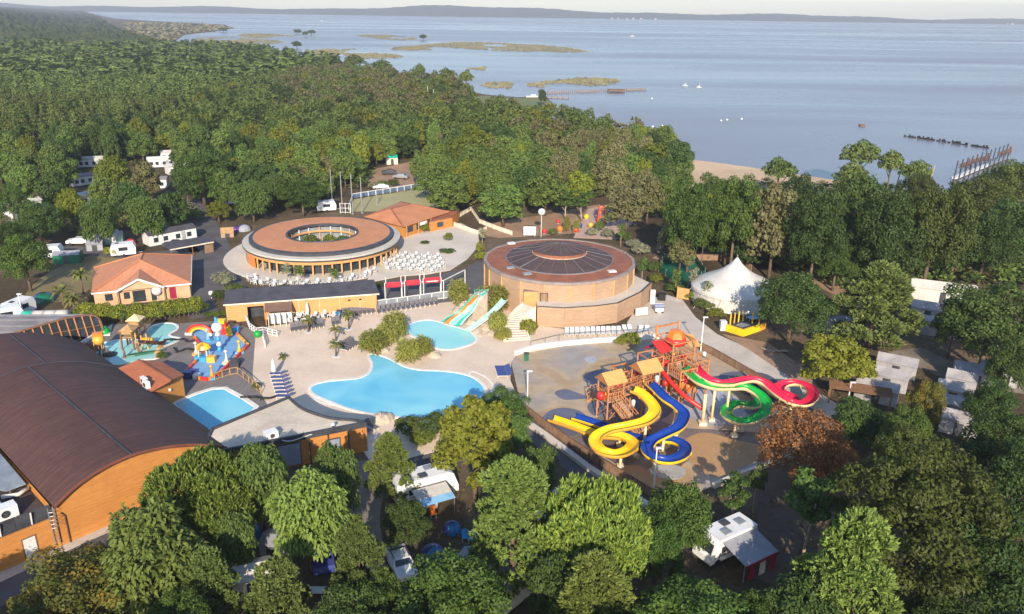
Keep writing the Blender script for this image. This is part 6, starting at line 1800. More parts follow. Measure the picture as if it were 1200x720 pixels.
t = thing('timber_gate', 'orange timber gate panel at the top of the promenade', 'gate', at(800, 351)); MB().slab([(-.9, .5, .1), (.9, -.5, .1), (.9, -.5, 2.0), (-.9, .5, 2.0)], .1, Vector((.5, .9, 0)).normalized()).build('panel', M['honey_wood'], t); MB().bar((-.9, .5, 0), (-.9, .5, 2.2), .14).build('post', M['tower_wood'], t)

# --- vehicles and tents
def car(label, u, v, rz, m, group=None, L=4.3, W=1.8, H=1.55):
    t = thing('parked_car', label, 'car', at(u, v), rz, group)
    P = [(-.5, .35), (-.5, .62), (-.46, .72), (-.22, .78), (-.12, 1.0), (.2, 1.0), (.34, .78), (.47, .7), (.5, .5), (.5, .3)]
    b = MB(); n = len(P); vs = []
    for sg in (-1, 1):
        for x, z in P: vs.append((x * L, sg * W / 2 * (.8 if z > .85 else 1), z * H))
    b._faces(vs, [(i, i + 1, n + i + 1, n + i) for i in range(n - 1)] + [tuple(range(n))[::-1], tuple(range(n, 2 * n)), (0, n, 2 * n - 1, n - 1)])
    b.build('body', M[m], t)
    for sg in (-1, 1):
        MB().slab([(-.2 * L, sg * W * .47, .8 * H), (.3 * L, sg * W * .47, .8 * H), (.18 * L, sg * W * .415, .97 * H), (-.12 * L, sg * W * .415, .97 * H)], .03, Vector((0, sg, .2)).normalized()).build('side_window', M['glass'], t)
        for x in (-.31, .31): MB().tube([(x * L, sg * W * .42, .33), (x * L, sg * W * .52, .33)], .33, 12).build('wheel', M['black'], t)
        MB().box(.495 * L, sg * W * .36, .5 * H, .06, .3, .14).build('headlight', M['paleglass'], t)
    MB().slab([(.35 * L, -.4 * W, .79 * H), (.35 * L, .4 * W, .79 * H), (.21 * L, .36 * W, .985 * H), (.21 * L, -.36 * W, .985 * H)], .03).build('windscreen', M['glass'], t)
    MB().slab([(-.23 * L, .4 * W, .79 * H), (-.23 * L, -.4 * W, .79 * H), (-.13 * L, -.36 * W, .985 * H), (-.13 * L, .36 * W, .985 * H)], .03).build('rear_window', M['glass'], t)
    for sg in (-1, 1): MB().bar((-.1 * L, sg * W * .36, 1.04 * H), (.18 * L, sg * W * .36, 1.04 * H), .06).build('roof_rail', M['dgrey'], t)
    return t
car('white car parked on the lawn between the trees left of the tiled house', 93, 287, .15, 'white_metal')
car('dark car parked on the camp lane behind the mobile home', 205, 291, .2, 'dgrey')
def mobile_home(label, p, rz, L=8.2, W=3.4, H=2.6, m='white', roof='slate', group=None):
    t = thing('mobile_home', label, 'mobile home', p, rz, group)
    MB().box(0, 0, .35, L, W, H - .35).build('wall', M[m], t); MB().box(0, 0, 0, L * .94, W * .9, .35).build('skirting', M['dgrey'], t)
    for sg in (-1, 1): MB().slab([(-L / 2 - .15, sg * (W / 2 + .2), H - .02), (L / 2 + .15, sg * (W / 2 + .2), H - .02), (L / 2 + .15, 0, H + .55), (-L / 2 - .15, 0, H + .55)], .1).build('roof', M[roof], t)
    for sx in (-1, 1): MB().poly([(sx * L / 2, -W / 2, H), (sx * L / 2, W / 2, H), (sx * L / 2, 0, H + .5)]).build('gable', M[m], t)
    for x in (-.36, -.16, .1, .34):
        f = MB().box(x * L, -W / 2 - .02, 1.0, .9, .05, 1.0).build('window', M['glass'], t)
        MB().box(x * L, -W / 2 - .05, 1.95, 1.0, .04, .08).build('frame', M['white_metal'], f)
    MB().box(.22 * L, -W / 2 - .02, .4, .8, .05, 1.9).build('door', M['grey'], t)
    return t
p = at(200, 284); mobile_home('long white mobile home with a dark roof and narrow windows behind the tiled house', p, math.atan2(at(229, 280).y - at(171, 291).y, at(229, 280).x - at(171, 291).x), 9.6, 3.4)
tt = thing('timber_terrace', 'brown roofed timber veranda right of the long white mobile home', 'veranda', at(222, 298), .75)
MB().slab([(-4.2, -2, 2.2), (4.2, -2, 2.2), (4.2, 2, 2.5), (-4.2, 2, 2.5)], .15).build('roof', M['slate'], tt); MB().bar((-4.2, -2.05, 2.1), (4.2, -2.05, 2.1), .12, .2).build('fascia', M['cream'], tt)
for x in (-4, 0, 4): MB().bar((x, -1.9, 0), (x, -1.9, 2.1), .14).build('post', M['brown_wood'], tt)
MB().wall([(2.5, -1.5, 0, 1.9), (4.1, -1.5, 0, 1.9), (4.1, 1.5, 0, 1.9)], .08).build('screen', M['fence_wood'], tt)
mobile_home('cream mobile home with a grey roof at the back of the camp lane', at(200, 258), .5, 5.5, 3, 2.3, 'cream', 'gmembrane')
def motorhome(label, p, rz, L=6.6, W=2.3, H=2.9, awn=None, awm='greycanvas'):
    t = thing('motorhome', label, 'motorhome', p, rz)
    prof_ = [(-L / 2, .45), (-L / 2, H), (L * .36, H), (L * .44, H * .9), (L * .5, H * .52), (L * .52, H * .4), (L * .52, .45)]
    b = MB(); n = len(prof_); vs = [(x, sg * W / 2, z) for sg in (-1, 1) for x, z in prof_]
    b._faces(vs, [(i, i + 1, n + i + 1, n + i) for i in range(n - 1)] + [tuple(range(n))[::-1], tuple(range(n, 2 * n)), (n - 1, 2 * n - 1, n, 0)]); b.build('body', M['white_metal'], t)
    MB().slab([(L * .452, -W * .43, H * .86), (L * .452, W * .43, H * .86), (L * .502, W * .43, H * .54), (L * .502, -W * .43, H * .54)], .03, Vector((1, 0, .2)).normalized()).build('windscreen', M['glass'], t)
    for x, y in ((-.3, 0), (.1, .2), (-.05, -.25)):
        s_ = MB().box(x * L, y * W, H, .8, .7, .14).build('roof_hatch', M['paleglass' if x != -.05 else 'dgrey'], t)
    for sg in (-1, 1):
        MB().box(-.22 * L, sg * (W / 2 + .01), H * .48, 1.2, .04, .6).build('window', M['glass'], t); MB().box(.2 * L, sg * (W / 2 + .01), H * .48, 1.0, .04, .6).build('window', M['glass'], t)
        for x in (-.28, .36): MB().tube([(x * L, sg * W * .4, .4), (x * L, sg * W * .51, .4)], .38, 12).build('wheel', M['black'], t)
        MB().box(0, sg * (W / 2 + .012), H * .36, L * .9, .03, .12).build('stripe', M['grey'], t)
    return t
t = motorhome('white motorhome with a grey awning trimmed in red among the trees at lower right', at(848, 648), rad(212), 5.4, 2.2, 2.7)
aw = thing('motorhome_awning', 'grey fabric awning tent with red walls beside the lower right motorhome', 'awning', at(848, 648), rad(212))
MB().slab([(-2.4, 1.14, 2.45), (1.6, 1.14, 2.45), (1.6, 3.8, 1.75), (-2.4, 3.8, 1.75)], .06).build('roof', M['greycanvas'], aw)
b = MB(); b.wall([(-2.4, 3.82, 1.45, 1.75), (1.6, 3.82, 1.45, 1.75)], .05); b.build('valance', M['maroon'], aw)
for k in range(3): MB().wall([(-2.3 + k * 1.3, 3.75, 0, 1.5), (-1.6 + k * 1.3, 3.75, 0, 1.5)], .04).build('wall_panel', M['maroon' if k % 2 == 0 else 'white'], aw)
for x in (-2.35, 1.55): MB().bar((x, 3.7, 0), (x, 3.7, 1.75), .06).build('pole', M['steel'], aw)
t = motorhome('white motorhome with a blue and white striped awning under the yellow green plane tree', at(497, 582), rad(28), 6.2, 2.3, 2.8)
aw = thing('striped_awning', 'blue and white striped awning on the motorhome under the plane tree', 'awning', at(503, 591), rad(28))
for k in range(8): MB().slab([(-1.9, -.4 - k * .3, 2.35 - k * .05), (1.6, -.4 - k * .3, 2.35 - k * .05), (1.6, -.68 - k * .3, 2.3 - k * .05), (-1.9, -.68 - k * .3, 2.3 - k * .05)], .03).build('stripe', M['lblue' if k > 4 else 'canvas'], aw)
for x in (-1.8, 1.5): MB().bar((x, -2.7, 0), (x, -2.7, 1.95), .05).build('pole', M['steel'], aw)
def folding_table(label, u, v, m): 
    t = thing('camp_table', label, 'table', at(u, v)); MB().box(0, 0, .7, 1.3, .8, .05).build('tabletop', M[m], t)
    for x in (-.5, .5):
        for y in (-.3, .3): MB().bar((x, y, 0), (x, y, .7), .04).build('leg', M['steel'], t)
folding_table('white camp table under the striped awning', 505, 600, 'white'); folding_table('lime green camp table beside the blue dome tent', 290, 640, 'olive')
def camp_chair(label, u, v, rz, m):
    t = thing('camp_chair', label, 'chair', at(u, v), rz); MB().box(0, 0, .4, .55, .5, .05).build('seat', M[m], t); MB().slab([(-.28, .25, .42), (.28, .25, .42), (.28, .42, 1.0), (-.28, .42, 1.0)], .04, Vector((0, .95, -.3)).normalized()).build('backrest', M[m], t)
    for x in (-.25, .25):
        for y in (-.22, .22): MB().bar((x, y, 0), (x, -y, .4), .04).build('leg', M['steel'], t)
camp_chair('orange camp chair in front of the striped awning motorhome', 508, 606, .4, 'orange'); camp_chair('light blue camp chair left of a pair beside the pine', 545, 634, .2, 'skyblue'); camp_chair('light blue camp chair right of a pair beside the pine', 553, 636, -.3, 'lblue')
def dome_tent(label, u, v, r, h, m, rz=0.0):
    t = thing('dome_tent', label, 'tent', at(u, v), rz)
    for k in range(6):
        b = MB(); b.lathe([(r, 0), (r * .96, h * .35), (r * .75, h * .75), (r * .4, h * .95), (.03, h)], 3, (0, 0, 0), k * PI / 3, (k + 1) * PI / 3); b.build('panel', M[m if k % 3 else 'navy'], t, True)
    for k in range(3):
        a = k * PI / 3; MB().tube([(r * 1.01 * math.cos(a) * math.cos(s), r * 1.01 * math.sin(a) * math.cos(s), h * 1.02 * math.sin(s)) for s in [rad(x) for x in range(0, 181, 20)]], .03, 4).build('pole', M['black'], t)
dome_tent('blue dome tent half hidden under the stone pine at lower left', 284, 630, 1.7, 1.5, 'tent_blue', .4); dome_tent('dark blue dome tent left of the grey marquee tent at the bottom', 507, 654, 1.2, 1.2, 'tent_blue')
dome_tent('small blue dome tent in the shade of the pine', 530, 622, .9, .9, 'tent_blue')
def ridge_tent(label, p, rz, L, W, hw, hr, rm, wm, group=None, name='frame_tent'):
    t = thing(name, label, 'tent', p, rz, group)
    for sg in (-1, 1):
        MB().slab([(-L / 2, sg * (W / 2 + .15), hw), (L / 2, sg * (W / 2 + .15), hw), (L / 2, 0, hr), (-L / 2, 0, hr)], .06).build('roof', M[rm], t)
        MB().wall([(-L / 2 + .05, sg * W / 2, 0, hw), (L / 2 - .05, sg * W / 2, 0, hw)], .05).build('wall', M[wm], t)
    for sx in (-1, 1): MB().poly([(sx * (L / 2 - .05), -W / 2, 0), (sx * (L / 2 - .05), W / 2, 0), (sx * (L / 2 - .05), W / 2, hw), (sx * (L / 2 - .05), 0, hr - .05), (sx * (L / 2 - .05), -W / 2, hw)]).build('end_wall', M[wm], t)
    MB().box(0, -W / 2 - .04, 0, .9, .04, hw * .85).build('door', M['dgrey'], t)
    return t
ridge_tent('large grey and white frame tent at the bottom between the oak and the pine', at(575, 690), rad(-40), 6.0, 3.6, 1.8, 2.7, 'greycanvas', 'canvas')
ridge_tent('pale tent roof showing at the bottom left between the pines', at(297, 690), rad(20), 3.2, 2.6, 1.9, 2.5, 'canvas', 'canvas')
ridge_tent('grey tent at the side of the blue camp among the locust trees', at(325, 645), rad(-10), 2.4, 2.0, 1.3, 1.7, 'greycanvas', 'greycanvas')
car('white car half hidden under the trees at the bottom centre', 470, 668, 2.0, 'white_metal'); car('white car under the pine right of the grey frame tent', 635, 660, 2.3, 'white_metal')
car('silver car parked below the lower road behind the pine', 655, 592, .8, 'steel'); car('white van-like car on the lower road under the stone pine', 650, 610, .6, 'white_metal', None, 4.8, 2, 1.9); car('dark blue car in the shade at the lower left camp', 378, 660, 1.9, 'navy')
folding_table('small white camp table at the bottom left by the pine', 371, 700, 'white')
tn = thing('tunnel_tent', 'green and white tunnel tent above the ribbed hall', 'tent', at(50, 378), .12)
for k in range(4):
    b = MB(); b.tube([(-2.6 + k * 1.6, 0, 0)] * 0 + [(-2.6 + k * 1.6 + .02, 0, 0), (-1.04 + k * 1.6, 0, 0)], 1.5, 20); b.v = [(x, y, z * 1.25) for x, y, z in b.v if True]
    b.build('section', M['canvas'] if k else M['teal'], tn, True)
    if k: b = MB(); b.tube([(-2.6 + k * 1.6, 1.52 * math.cos(s), 1.9 * math.sin(s)) for s in [rad(x) for x in range(0, 181, 15)]], .05, 5); b.build('hoop', M['grey'], tn)
cv = thing('caravan', 'white caravan with a rounded roof behind the tunnel tent', 'caravan', at(24, 370), 1.3)
b = MB(); pr_ = [(-2.2, .5), (-2.3, 1.6), (-1.9, 2.5), (1.8, 2.6), (2.2, 1.7), (2.1, .5)]; n = len(pr_); b._faces([(x, sg * 1.1, z) for sg in (-1, 1) for x, z in pr_], [(i, (i + 1) % n, n + (i + 1) % n, n + i) for i in range(n)] + [tuple(range(n))[::-1], tuple(range(n, 2 * n))]); b.build('body', M['white_metal'], cv)
for sg in (-1, 1):
    MB().box(0, sg * 1.11, 1.3, 1.6, .04, .7).build('window', M['glass'], cv); MB().tube([(0, sg * .9, .35), (0, sg * 1.12, .35)], .33, 12).build('wheel', M['black'], cv)
MB().bar((2.1, 0, .5), (3.2, 0, .5), .1).build('drawbar', M['grey'], cv)
MB().box(-1.0, 0, 2.52, .6, .6, .12).build('roof_hatch', M['dgrey'], cv)
cv2 = dup(cv, at(60, 303), .2, 'white caravan with a green awning tent beside it on the camp lawn')
for (u, v, rz, lab) in ((383, 248, .3, 'white caravan end showing behind the ring restaurant'), (272, 240, .5, 'pale caravan under the trees left of the ring restaurant'), (10, 378, .6, 'white car-like caravan at the far left below the caravan with rounded roof'), (127, 285, .1, 'small grey caravan at the left of the small dome by the camp lane'), (146, 300, .4, 'small trailer under the yellow bush behind the tiled house')): dup(cv, at(u, v), rz, lab)
ridge_tent('dark green awning tent attached to the caravan on the camp lawn', at(81, 307), .2, 4.6, 2.6, 1.7, 2.2, 'greycanvas', 'dgreen')
ridge_tent('grey tent beside the white car at the camp lane', at(113, 292), .3, 3.0, 2.8, 1.4, 2.4, 'greycanvas', 'greycanvas'); ridge_tent('green and white tent behind the yellow bush', at(135, 284), .4, 3.4, 2.8, 1.5, 2.3, 'canvas', 'mint')
ridge_tent('small tan tent under the little yellow green tree', at(267, 277), .3, 2.6, 2.2, 1.0, 1.9, 'post_wood', 'tan_wood'); dome_tent('low grey dome tent left of the ring restaurant', 286, 270, 1.5, 1.3, 'greycanvas'); dome_tent('purple dome tent left of the ring restaurant', 276, 271, 1.1, 1.1, 'purple')
dome_tent('red dome tent behind the yellow bush', 153, 286, 1.1, 1.1, 'red'); dome_tent('dark green dome tent behind the tunnel tent', 52, 352, 1.7, 1.3, 'dgreen'); dome_tent('green dome tent beside the mobile home', 190, 272, 2.2, 1.4, 'dgreen')
# campsite roofs among the left-hand trees
for k, (u, v, rz, lab) in enumerate(((100, 217, .9, 'white mobile home under the trees at the left, lower of three in a line'), (103, 240, .9, 'pale blue roofed mobile home lowest of the line among the left trees'), (190, 196, .4, 'white mobile home with a bright end wall at the back of the left camp'), (212, 204, .7, 'second white mobile home below the bright one at the back of the left camp'), (180, 221, .2, 'grey roofed mobile home below the two white ones in the left camp'), (28, 250, 1.0, 'mobile home hidden under the left edge trees'), (35, 258, 1.0, 'grey mobile home hidden under the left edge trees'), (109, 196, .3, 'cream mobile home at the top of the left camp'), (145, 226, .3, 'cream mobile home in the middle of the left camp'), (205, 188, .3, 'cream roofed mobile home farthest back in the left camp'))):
    mobile_home(lab, at(u, v), rz, 7.5, 3.4, 2.7, 'white', ['gmembrane', 'canvas', 'white', 'canvas'][k % 4])
for k, (u, v, rz, m, lab) in enumerate(((446, 222, .3, 'white_metal', 'white car in the clearing behind the sports court'), (456, 205, .2, 'dgrey', 'dark car left in the clearing behind the sports court'), (420, 206, .5, 'navy', 'blue car at the edge of the clearing behind the net poles'), (470, 210, -.2, 'steel', 'silver car right in the clearing behind the sports court'))): car(lab, u, v, rz, m)
ridge_tent('small green roofed kiosk in the clearing behind the sports court', at(459, 192), .3, 3.5, 3.0, 2.0, 2.8, 'teal', 'cream')
# white tents of the right-hand camp
ridge_tent('long white tent on the right edge camp, rear one with its bright ridge', at(1102, 352), rad(-22), 10, 3.6, 2.3, 3.3, 'canvas', 'canvas', None, 'safari_tent')
for k, (u, v, rz, L, W, lab) in enumerate(((1086, 372, -28, 5, 3.0, 'white tent below the long white tent at the right edge camp'), (1102, 392, -30, 6, 3.0, 'lowest white tent of the upper right camp near the track'), (1122, 374, -25, 4.5, 2.8, 'white tent right in the upper right camp between the oak branches'),
      (1049, 438, -30, 5, 2.4, 'pale tent highest of the right middle row'), (1038, 453, -30, 5, 2.4, 'pale tent second in the right middle row'), (1026, 468, -30, 5, 2.4, 'pale pinkish tent lowest in the right middle row beside the pergola'),
      (1142, 448, -25, 5.5, 3, 'grey roofed tent at the top of the right lower row'), (1170, 447, -25, 5, 3, 'grey roofed tent at the far end of the right lower row'), (1124, 457, -32, 3.6, 2.2, 'small pale tent second in the right lower row'), (1115, 470, -32, 3.8, 2.2, 'pale tent third in the right lower row'), (1106, 485, -32, 4.2, 2.2, 'pale tent fourth in the right lower row'), (1122, 506, -32, 4, 2.4, 'pale tent lowest in the right lower row'), (980, 390, 10, 3.4, 2.4, 'small grey lilac tent behind the bright plane tree'))):
    ridge_tent(lab, at(u, v), rad(rz), L, W, 1.9, 2.7, 'pale_tent' if 'grey' not in lab else 'greycanvas', 'pale_tent', None, 'safari_tent')
pw = thing('slatted_pergola', 'dark brown slatted pergola roof in front of the pinkish tent', 'pergola', at(1005, 474), rad(-20))
for k in range(9): MB().bar((-3.6, -1.2 + k * .3, 2.2), (3.6, -1.2 + k * .3, 2.2), .14, .1).build('slat', M['brown_wood'], pw)
for x in (-3.4, 3.4):
    for y in (-1.1, 1.1): MB().bar((x, y, 0), (x, y, 2.15), .14).build('post', M['brown_wood'], pw)
ridge_tent('cream cabin tent at the right edge lit by the sun', at(1190, 412), .3, 4, 3, 2, 2.8, 'cream', 'cream')
ridge_tent('olive green tent in the dark woodland corner at lower right', at(1052, 705), .6, 4.2, 3.4, 1.4, 2.6, 'olive', 'olive')
lgp = thing('log_steps', 'dead branches heaped on the dry bank below the dark oak', 'branches', at(905, 412))
for k in range(7): MB().tube([(-1.4 + k * .4, .8 - .2 * k, .2), (-.6 + k * .45, -1.2 + .1 * k, .35 + .1 * (k % 3))], .09, 5).build('branch', M['palebark'], lgp)

# --- far and near lake things
def boat(label, u, v, rz, L=6.0, mast=0.0, z=-0.4, hull='white', sail=False):
    t = thing('sail_boat' if mast else 'motor_boat', label, 'boat', at(u, v, z), rz)
    b = MB(); n = 8; top, bot = [], []
    for i in range(n + 1):
        s = i / n; w = math.sin(PI * min(1, s * .5 + .5 * (s > .5) * 0 + .5 * s)) if False else (1 - (2 * max(0, s - .35) / 1.3) ** 2) * (0.85 + .15 * min(1, s * 4))
        top.append(((s - .5) * L, max(.02, w) * L * .17)); bot.append(((s - .5) * L * .92, max(.02, w) * L * .1))
    ring = lambda P, zz: [(x, y, zz) for x, y in P] + [(x, -y, zz) for x, y in P[::-1]]
    T, B = ring(top, L * .13), ring(bot, -.15)
    m_ = len(T)
    b._faces(T + B, [tuple(range(m_))] + [(j, i, m_ + i, m_ + j) for i, j in ((k, (k + 1) % m_) for k in range(m_))]); b.build('hull', M[hull], t)
    MB().box(-.02 * L, 0, L * .13, L * .3, L * .18, L * .07).build('cabin', M['white_metal'], t)
    if mast:
        MB().tube([(.08 * L, 0, .1 * L), (.08 * L, 0, mast)], .09, 6).build('mast', M['white_metal'], t); MB().bar((.08 * L, 0, .25 * L), (-.35 * L, 0, .25 * L), .1).build('boom', M['white_metal'], t)
        if sail: MB().poly([(.06 * L, .02, .27 * L), (-.33 * L, .02, .27 * L), (.06 * L, .02, mast * .95)]).build('sail', M['canvas'], t)
boat('white sailing boat with two tall masts among the trees, left one', 500, 129, .3, 8, 11, 0.0); boat('white sailing boat right of its neighbour among the trees', 507, 129, .3, 8, 9.5, 0.0); boat('small sailing boat on the green point by the lake', 593, 131, .2, 5, 6, 0.0)
boat('white motor boat moored at the tip of the green point', 643, 131, .4, 6); boat('white cruiser moored by the dark tree at the lake edge', 625, 115, .2, 9); boat('little white boat far out on the lake right of its neighbour', 819, 103, .3, 4, 2.5, -.4, 'white')
boat('tiny white boat far out on the lake upper centre', 741, 43, .2, 9, 4, -.4, 'white'); boat('tiny white boat far out at the left of the lake', 377, 25, .2, 12, 6, -.4, 'white'); boat('white sailing boat far out near the middle of the lake', 803, 101, .2, 4, 2.2, -.4, 'white')
for k, (u, v) in enumerate(((765, 149), (776, 148), (845, 142), (852, 141), (869, 140), (764, 116))):
    t = thing('buoy', 'small white mooring buoy on the open lake', 'buoy', at(u, v, -.4), 0, 'mooring buoys on the lake'); b = MB(); b.lathe([(.05, -.3), (.55, 0), (.5, .4), (.05, .6)], 8); b.build('float', M['white'], t, True); MB().bar((0, 0, .5), (0, 0, 1.0), .1).build('ring', M['grey'], t)
ov = thing('float_platform', 'dark square float alone on the lake', 'raft', at(1010, 148, -.4)); MB().box(0, 0, 0, 2.2, 2.0, .7).build('deck', M['brown_wood'], ov); MB().box(0, 0, -.2, 1.9, 1.7, .2).build('float', M['black'], ov)
jt = thing('long_jetty', 'long low broken jetty reaching into the lake beyond the green point', 'jetty', (0, 0, 0))
ja, jb = at(642, 110, -.4), at(756, 106, -.4)
for i in range(46):
    p = ja.lerp(jb, i / 45)
    MB().bar((p.x, p.y, -1), (p.x, p.y, .7 + .5 * ((i * 7) % 3 == 0)), .5).build('pile', M['brown_wood'], jt)
for i in range(14):
    if i in (3, 7): continue
    p, q = ja.lerp(jb, i / 14), ja.lerp(jb, (i + .92) / 14); MB().bar((p.x, p.y, .35), (q.x, q.y, .35), 1.4, .2).build('walkway', M['post_wood'], jt)
p = at(722, 108, -.4); MB().box(p.x, p.y, .3, 10, 6, .8).build('platform', M['brown_wood'], jt)
p0, p1 = at(640, 115, -.4), at(666, 116, -.4); dk = thing('boat_dock', 'short pale dock right of the dark tree at the lake edge', 'jetty', p0)
MB().bar((0, 0, .5), (p1.x - p0.x, p1.y - p0.y, .5), 2.0, .2).build('walkway', M['post_wood'], dk)
for k in range(5): q = (p1 - p0) * (k / 4); MB().bar((q.x, q.y, -1), (q.x, q.y, .9), .4).build('pile', M['brown_wood'], dk)
br = thing('pile_breakwater', 'dark row of piles standing in the lake at the right', 'breakwater', (0, 0, 0))
pa, pb2 = at(1060, 160, -.4), at(1158, 174, -.4); rk = random.Random(3)
for i in range(60):
    p = pa.lerp(pb2, i / 59)
    if rk.random() < .12: continue
    MB().bar((p.x + rk.uniform(-.2, .2), p.y, -1), (p.x, p.y, rk.uniform(-.1, .75)), .45).build('pile', M['black'], br)
pt_ = thing('marina_pontoon', 'white floating pontoon between tall dark mooring piles at the right edge', 'pontoon', (0, 0, 0))
for i in range(10):
    p, q = at(1117, 211, -.4).lerp(at(1180, 186, -.4), i / 10), at(1117, 211, -.4).lerp(at(1180, 186, -.4), (i + .93) / 10); MB().bar((p.x, p.y, .1), (q.x, q.y, .1), 1.5, .45).build('float_section', M['white'] if i < 6 else M['steel'], pt_)
for r_, (a, b_, n) in enumerate((((1119, 204), (1178, 182), 12), ((1116, 216), (1178, 194), 12))):
    for i in range(n):
        p = at(*a, -.4).lerp(at(*b_, -.4), i / (n - 1)); MB().bar((p.x, p.y, -1), (p.x + .25, p.y, 3.6), .28).build('mooring_pile', M['dgrey'], pt_)
for k, (u0, v0, u1, v1) in enumerate(((1126, 195, 1136, 192), (1140, 190, 1158, 185), (1172, 181, 1184, 177))):
    t = thing('floating_beam', ['left', 'middle', 'right'][k] + ' dark floating beam beside the white pontoon', 'beam', (0, 0, 0)); p, q = at(u0, v0, -.4), at(u1, v1, -.4); MB().bar((p.x, p.y, 0), (q.x, q.y, 0), 1.0, .6).build('beam', M['brown_wood'], t); MB().bar((q.x, q.y, -.5), (q.x, q.y, 1.2), .5).build('pile', M['brown_wood'], t)
for k, (u, v0) in enumerate(((1049, 224), (1057, 226), (1071, 228), (1085, 217), (1090, 212))):
    t = thing('beach_post', ['first', 'second', 'third', 'fourth', 'fifth'][k] + ' from the left of the pale slanting poles by the shore pines', 'pole', at(u, v0)); MB().tube([(0, 0, 0), (.5, 0, 5.5 - (k > 2))], [.2, .15], 7).build('shaft', M['palebark'], t); MB().lathe([(.4, .2), (.4, 0)], 7).build('foot', M['grey'], t)
car('white car parked at the beach by the pale poles', 1073, 233, .6, 'white_metal'); car('silver car parked at the beach right of the white one', 1080, 230, .6, 'steel')
rf = random.Random(12)
for k, u in enumerate((717, 724, 735, 742, 751, 768, 880, 917, 946, 965, 1004, 1180, 1186)):
    v = 14.5 + (u - 130) * 15 / 1070 + 1.0
    p = at(u, 13.2 + (u - 600) * .014 + 8.2); p = Vector((p.x * 5990 / p.y, 5990, -.2))
    t = thing('lakeside_house', 'tiny pale house on the far wooded shore of the lake', 'house', p, rf.uniform(-.3, .3), 'houses on the far shore'); w = rf.uniform(8, 18)
    MB().box(0, 0, 0, w, 9, 6).build('wall', M['cream'], t)
    for sg in (-1, 1): MB().slab([(-w / 2 - 1, sg * 5.5, 5.9), (w / 2 + 1, sg * 5.5, 5.9), (w / 2 + 1, 0, 9), (-w / 2 - 1, 0, 9)], .6).build('roof', M['terracotta'], t)
# ------------------------------------------------------------------ every tree and bush
PT = ptree
PT(232, 533, 128, 9.5, 'stone_pine', 0, 'broad round stone pine with upright tufts right of the hall front', 'stone_pine')
PT(166, 596, 128, 9.5, 'locust', 0, 'pale green tree with drooping leaf sprays in front of the hall wall', 'broadleaf_tree')
PT(88, 640, 150, 7.5, 'yellowing', 0, 'olive green tree with yellowing patches at the bottom left corner', 'broadleaf_tree')
PT(299, 523, 72, 9.0, 'locust_dark', 0, 'deep green tree just in front of the left end of the flat-roofed building', 'broadleaf_tree')
PT(357, 557, 92, 9.0, 'locust', 1, 'bright pale green tree with pointed sprays above the dark camp', 'broadleaf_tree')
PT(391, 522, 54, 8.5, 'locust_dark', 1, 'green tree against the right half of the flat-roofed building wall', 'broadleaf_tree')
PT(243, 522, 34, 6.0, 'locust', 0, 'small light green tree at the junction of hall and flat-roofed building', 'broadleaf_tree')
PT(416, 605, 74, 9.5, 'pine', 0, 'golden green pine standing left of the camp lane', 'pine_tree')
PT(455, 506, 66, 7.5, 'lightpine', 0, 'light open pine beside the top of the camp lane', 'pine_tree')
PT(474, 584, 60, 5.5, 'darkoak', 0, 'dark round tree right of the camp lane below the striped awning', 'broadleaf_tree')
PT(556, 470, 94, 10.5, 'plane', 0, 'yellow green plane tree in front of the big pool', 'plane_tree')
PT(592, 456, 64, 6.0, 'oak', 1, 'mid green tree at the right end of the big pool', 'broadleaf_tree')
PT(602, 488, 44, 5.0, 'locust_dark', 0, 'dark green tree between the plane tree and the board fence', 'broadleaf_tree')
PT(603, 535, 112, 12.0, 'lightpine', 1, 'large light green pine in the bottom centre', 'pine_tree')
PT(634, 522, 44, 6.5, 'locust_dark', 1, 'small green tree beside the lower road right of the plane tree', 'broadleaf_tree')
PT(707, 565, 122, 11.0, 'stone_pine', 1, 'broad dome of a stone pine left of the motorhome with red trim', 'stone_pine')
PT(800, 558, 86, 9.0, 'oak', 0, 'deep green oak at the corner of the splash floor fence', 'oak_tree')
PT(530, 645, 132, 9.0, 'oak', 1, 'bushy oak at the bottom centre over the grey frame tent', 'oak_tree')
PT(700, 642, 116, 9.5, 'lightpine', 0, 'pale green pine at the bottom right of centre', 'pine_tree')
PT(815, 672, 150, 8.0, 'oak', 0, 'wide oak at the bottom edge below the motorhome with red trim', 'oak_tree')
PT(320, 652, 92, 8.0, 'pine', 1, 'olive pine at the bottom left beside the pale tent roof', 'pine_tree')
PT(238, 640, 78, 7.5, 'pine', 0, 'dark young pine at the bottom left below the stone pine', 'pine_tree')
PT(212, 690, 80, 6.5, 'oak', 1, 'dark bush-like oak at the bottom edge left of the pines', 'oak_tree')
PT(410, 690, 90, 6.5, 'darkoak', 1, 'dark tree at the bottom edge below the golden pine', 'broadleaf_tree')
PT(945, 474, 104, 9.0, 'brown', 0, 'withered orange brown tree in front of the slide loop', 'broadleaf_tree')
PT(985, 520, 66, 6.0, 'brown', 1, 'smaller brown tree right of the withered orange one', 'broadleaf_tree')
PT(957, 553, 58, 9.5, 'young', 0, 'slender young tree with a bare pale trunk below the brown tree', 'young_tree')
PT(864, 560, 40, 5.2, 'young', 1, 'thin pale-stemmed tree right of the corner oak', 'young_tree')
PT(890, 546, 26, 5.2, 'young', 0, 'thin straight young tree at the right end of the low cream wall', 'young_tree')
PT(1098, 520, 190, 14.0, 'bigolive', 0, 'huge olive green oak filling the lower right', 'oak_tree')
PT(1012, 598, 116, 12.0, 'lightpine', 1, 'light green feathery tree in front of the huge olive oak', 'broadleaf_tree')
PT(950, 680, 90, 7.0, 'locust_dark', 0, 'green tree at the bottom right edge beneath the feathery one', 'broadleaf_tree')
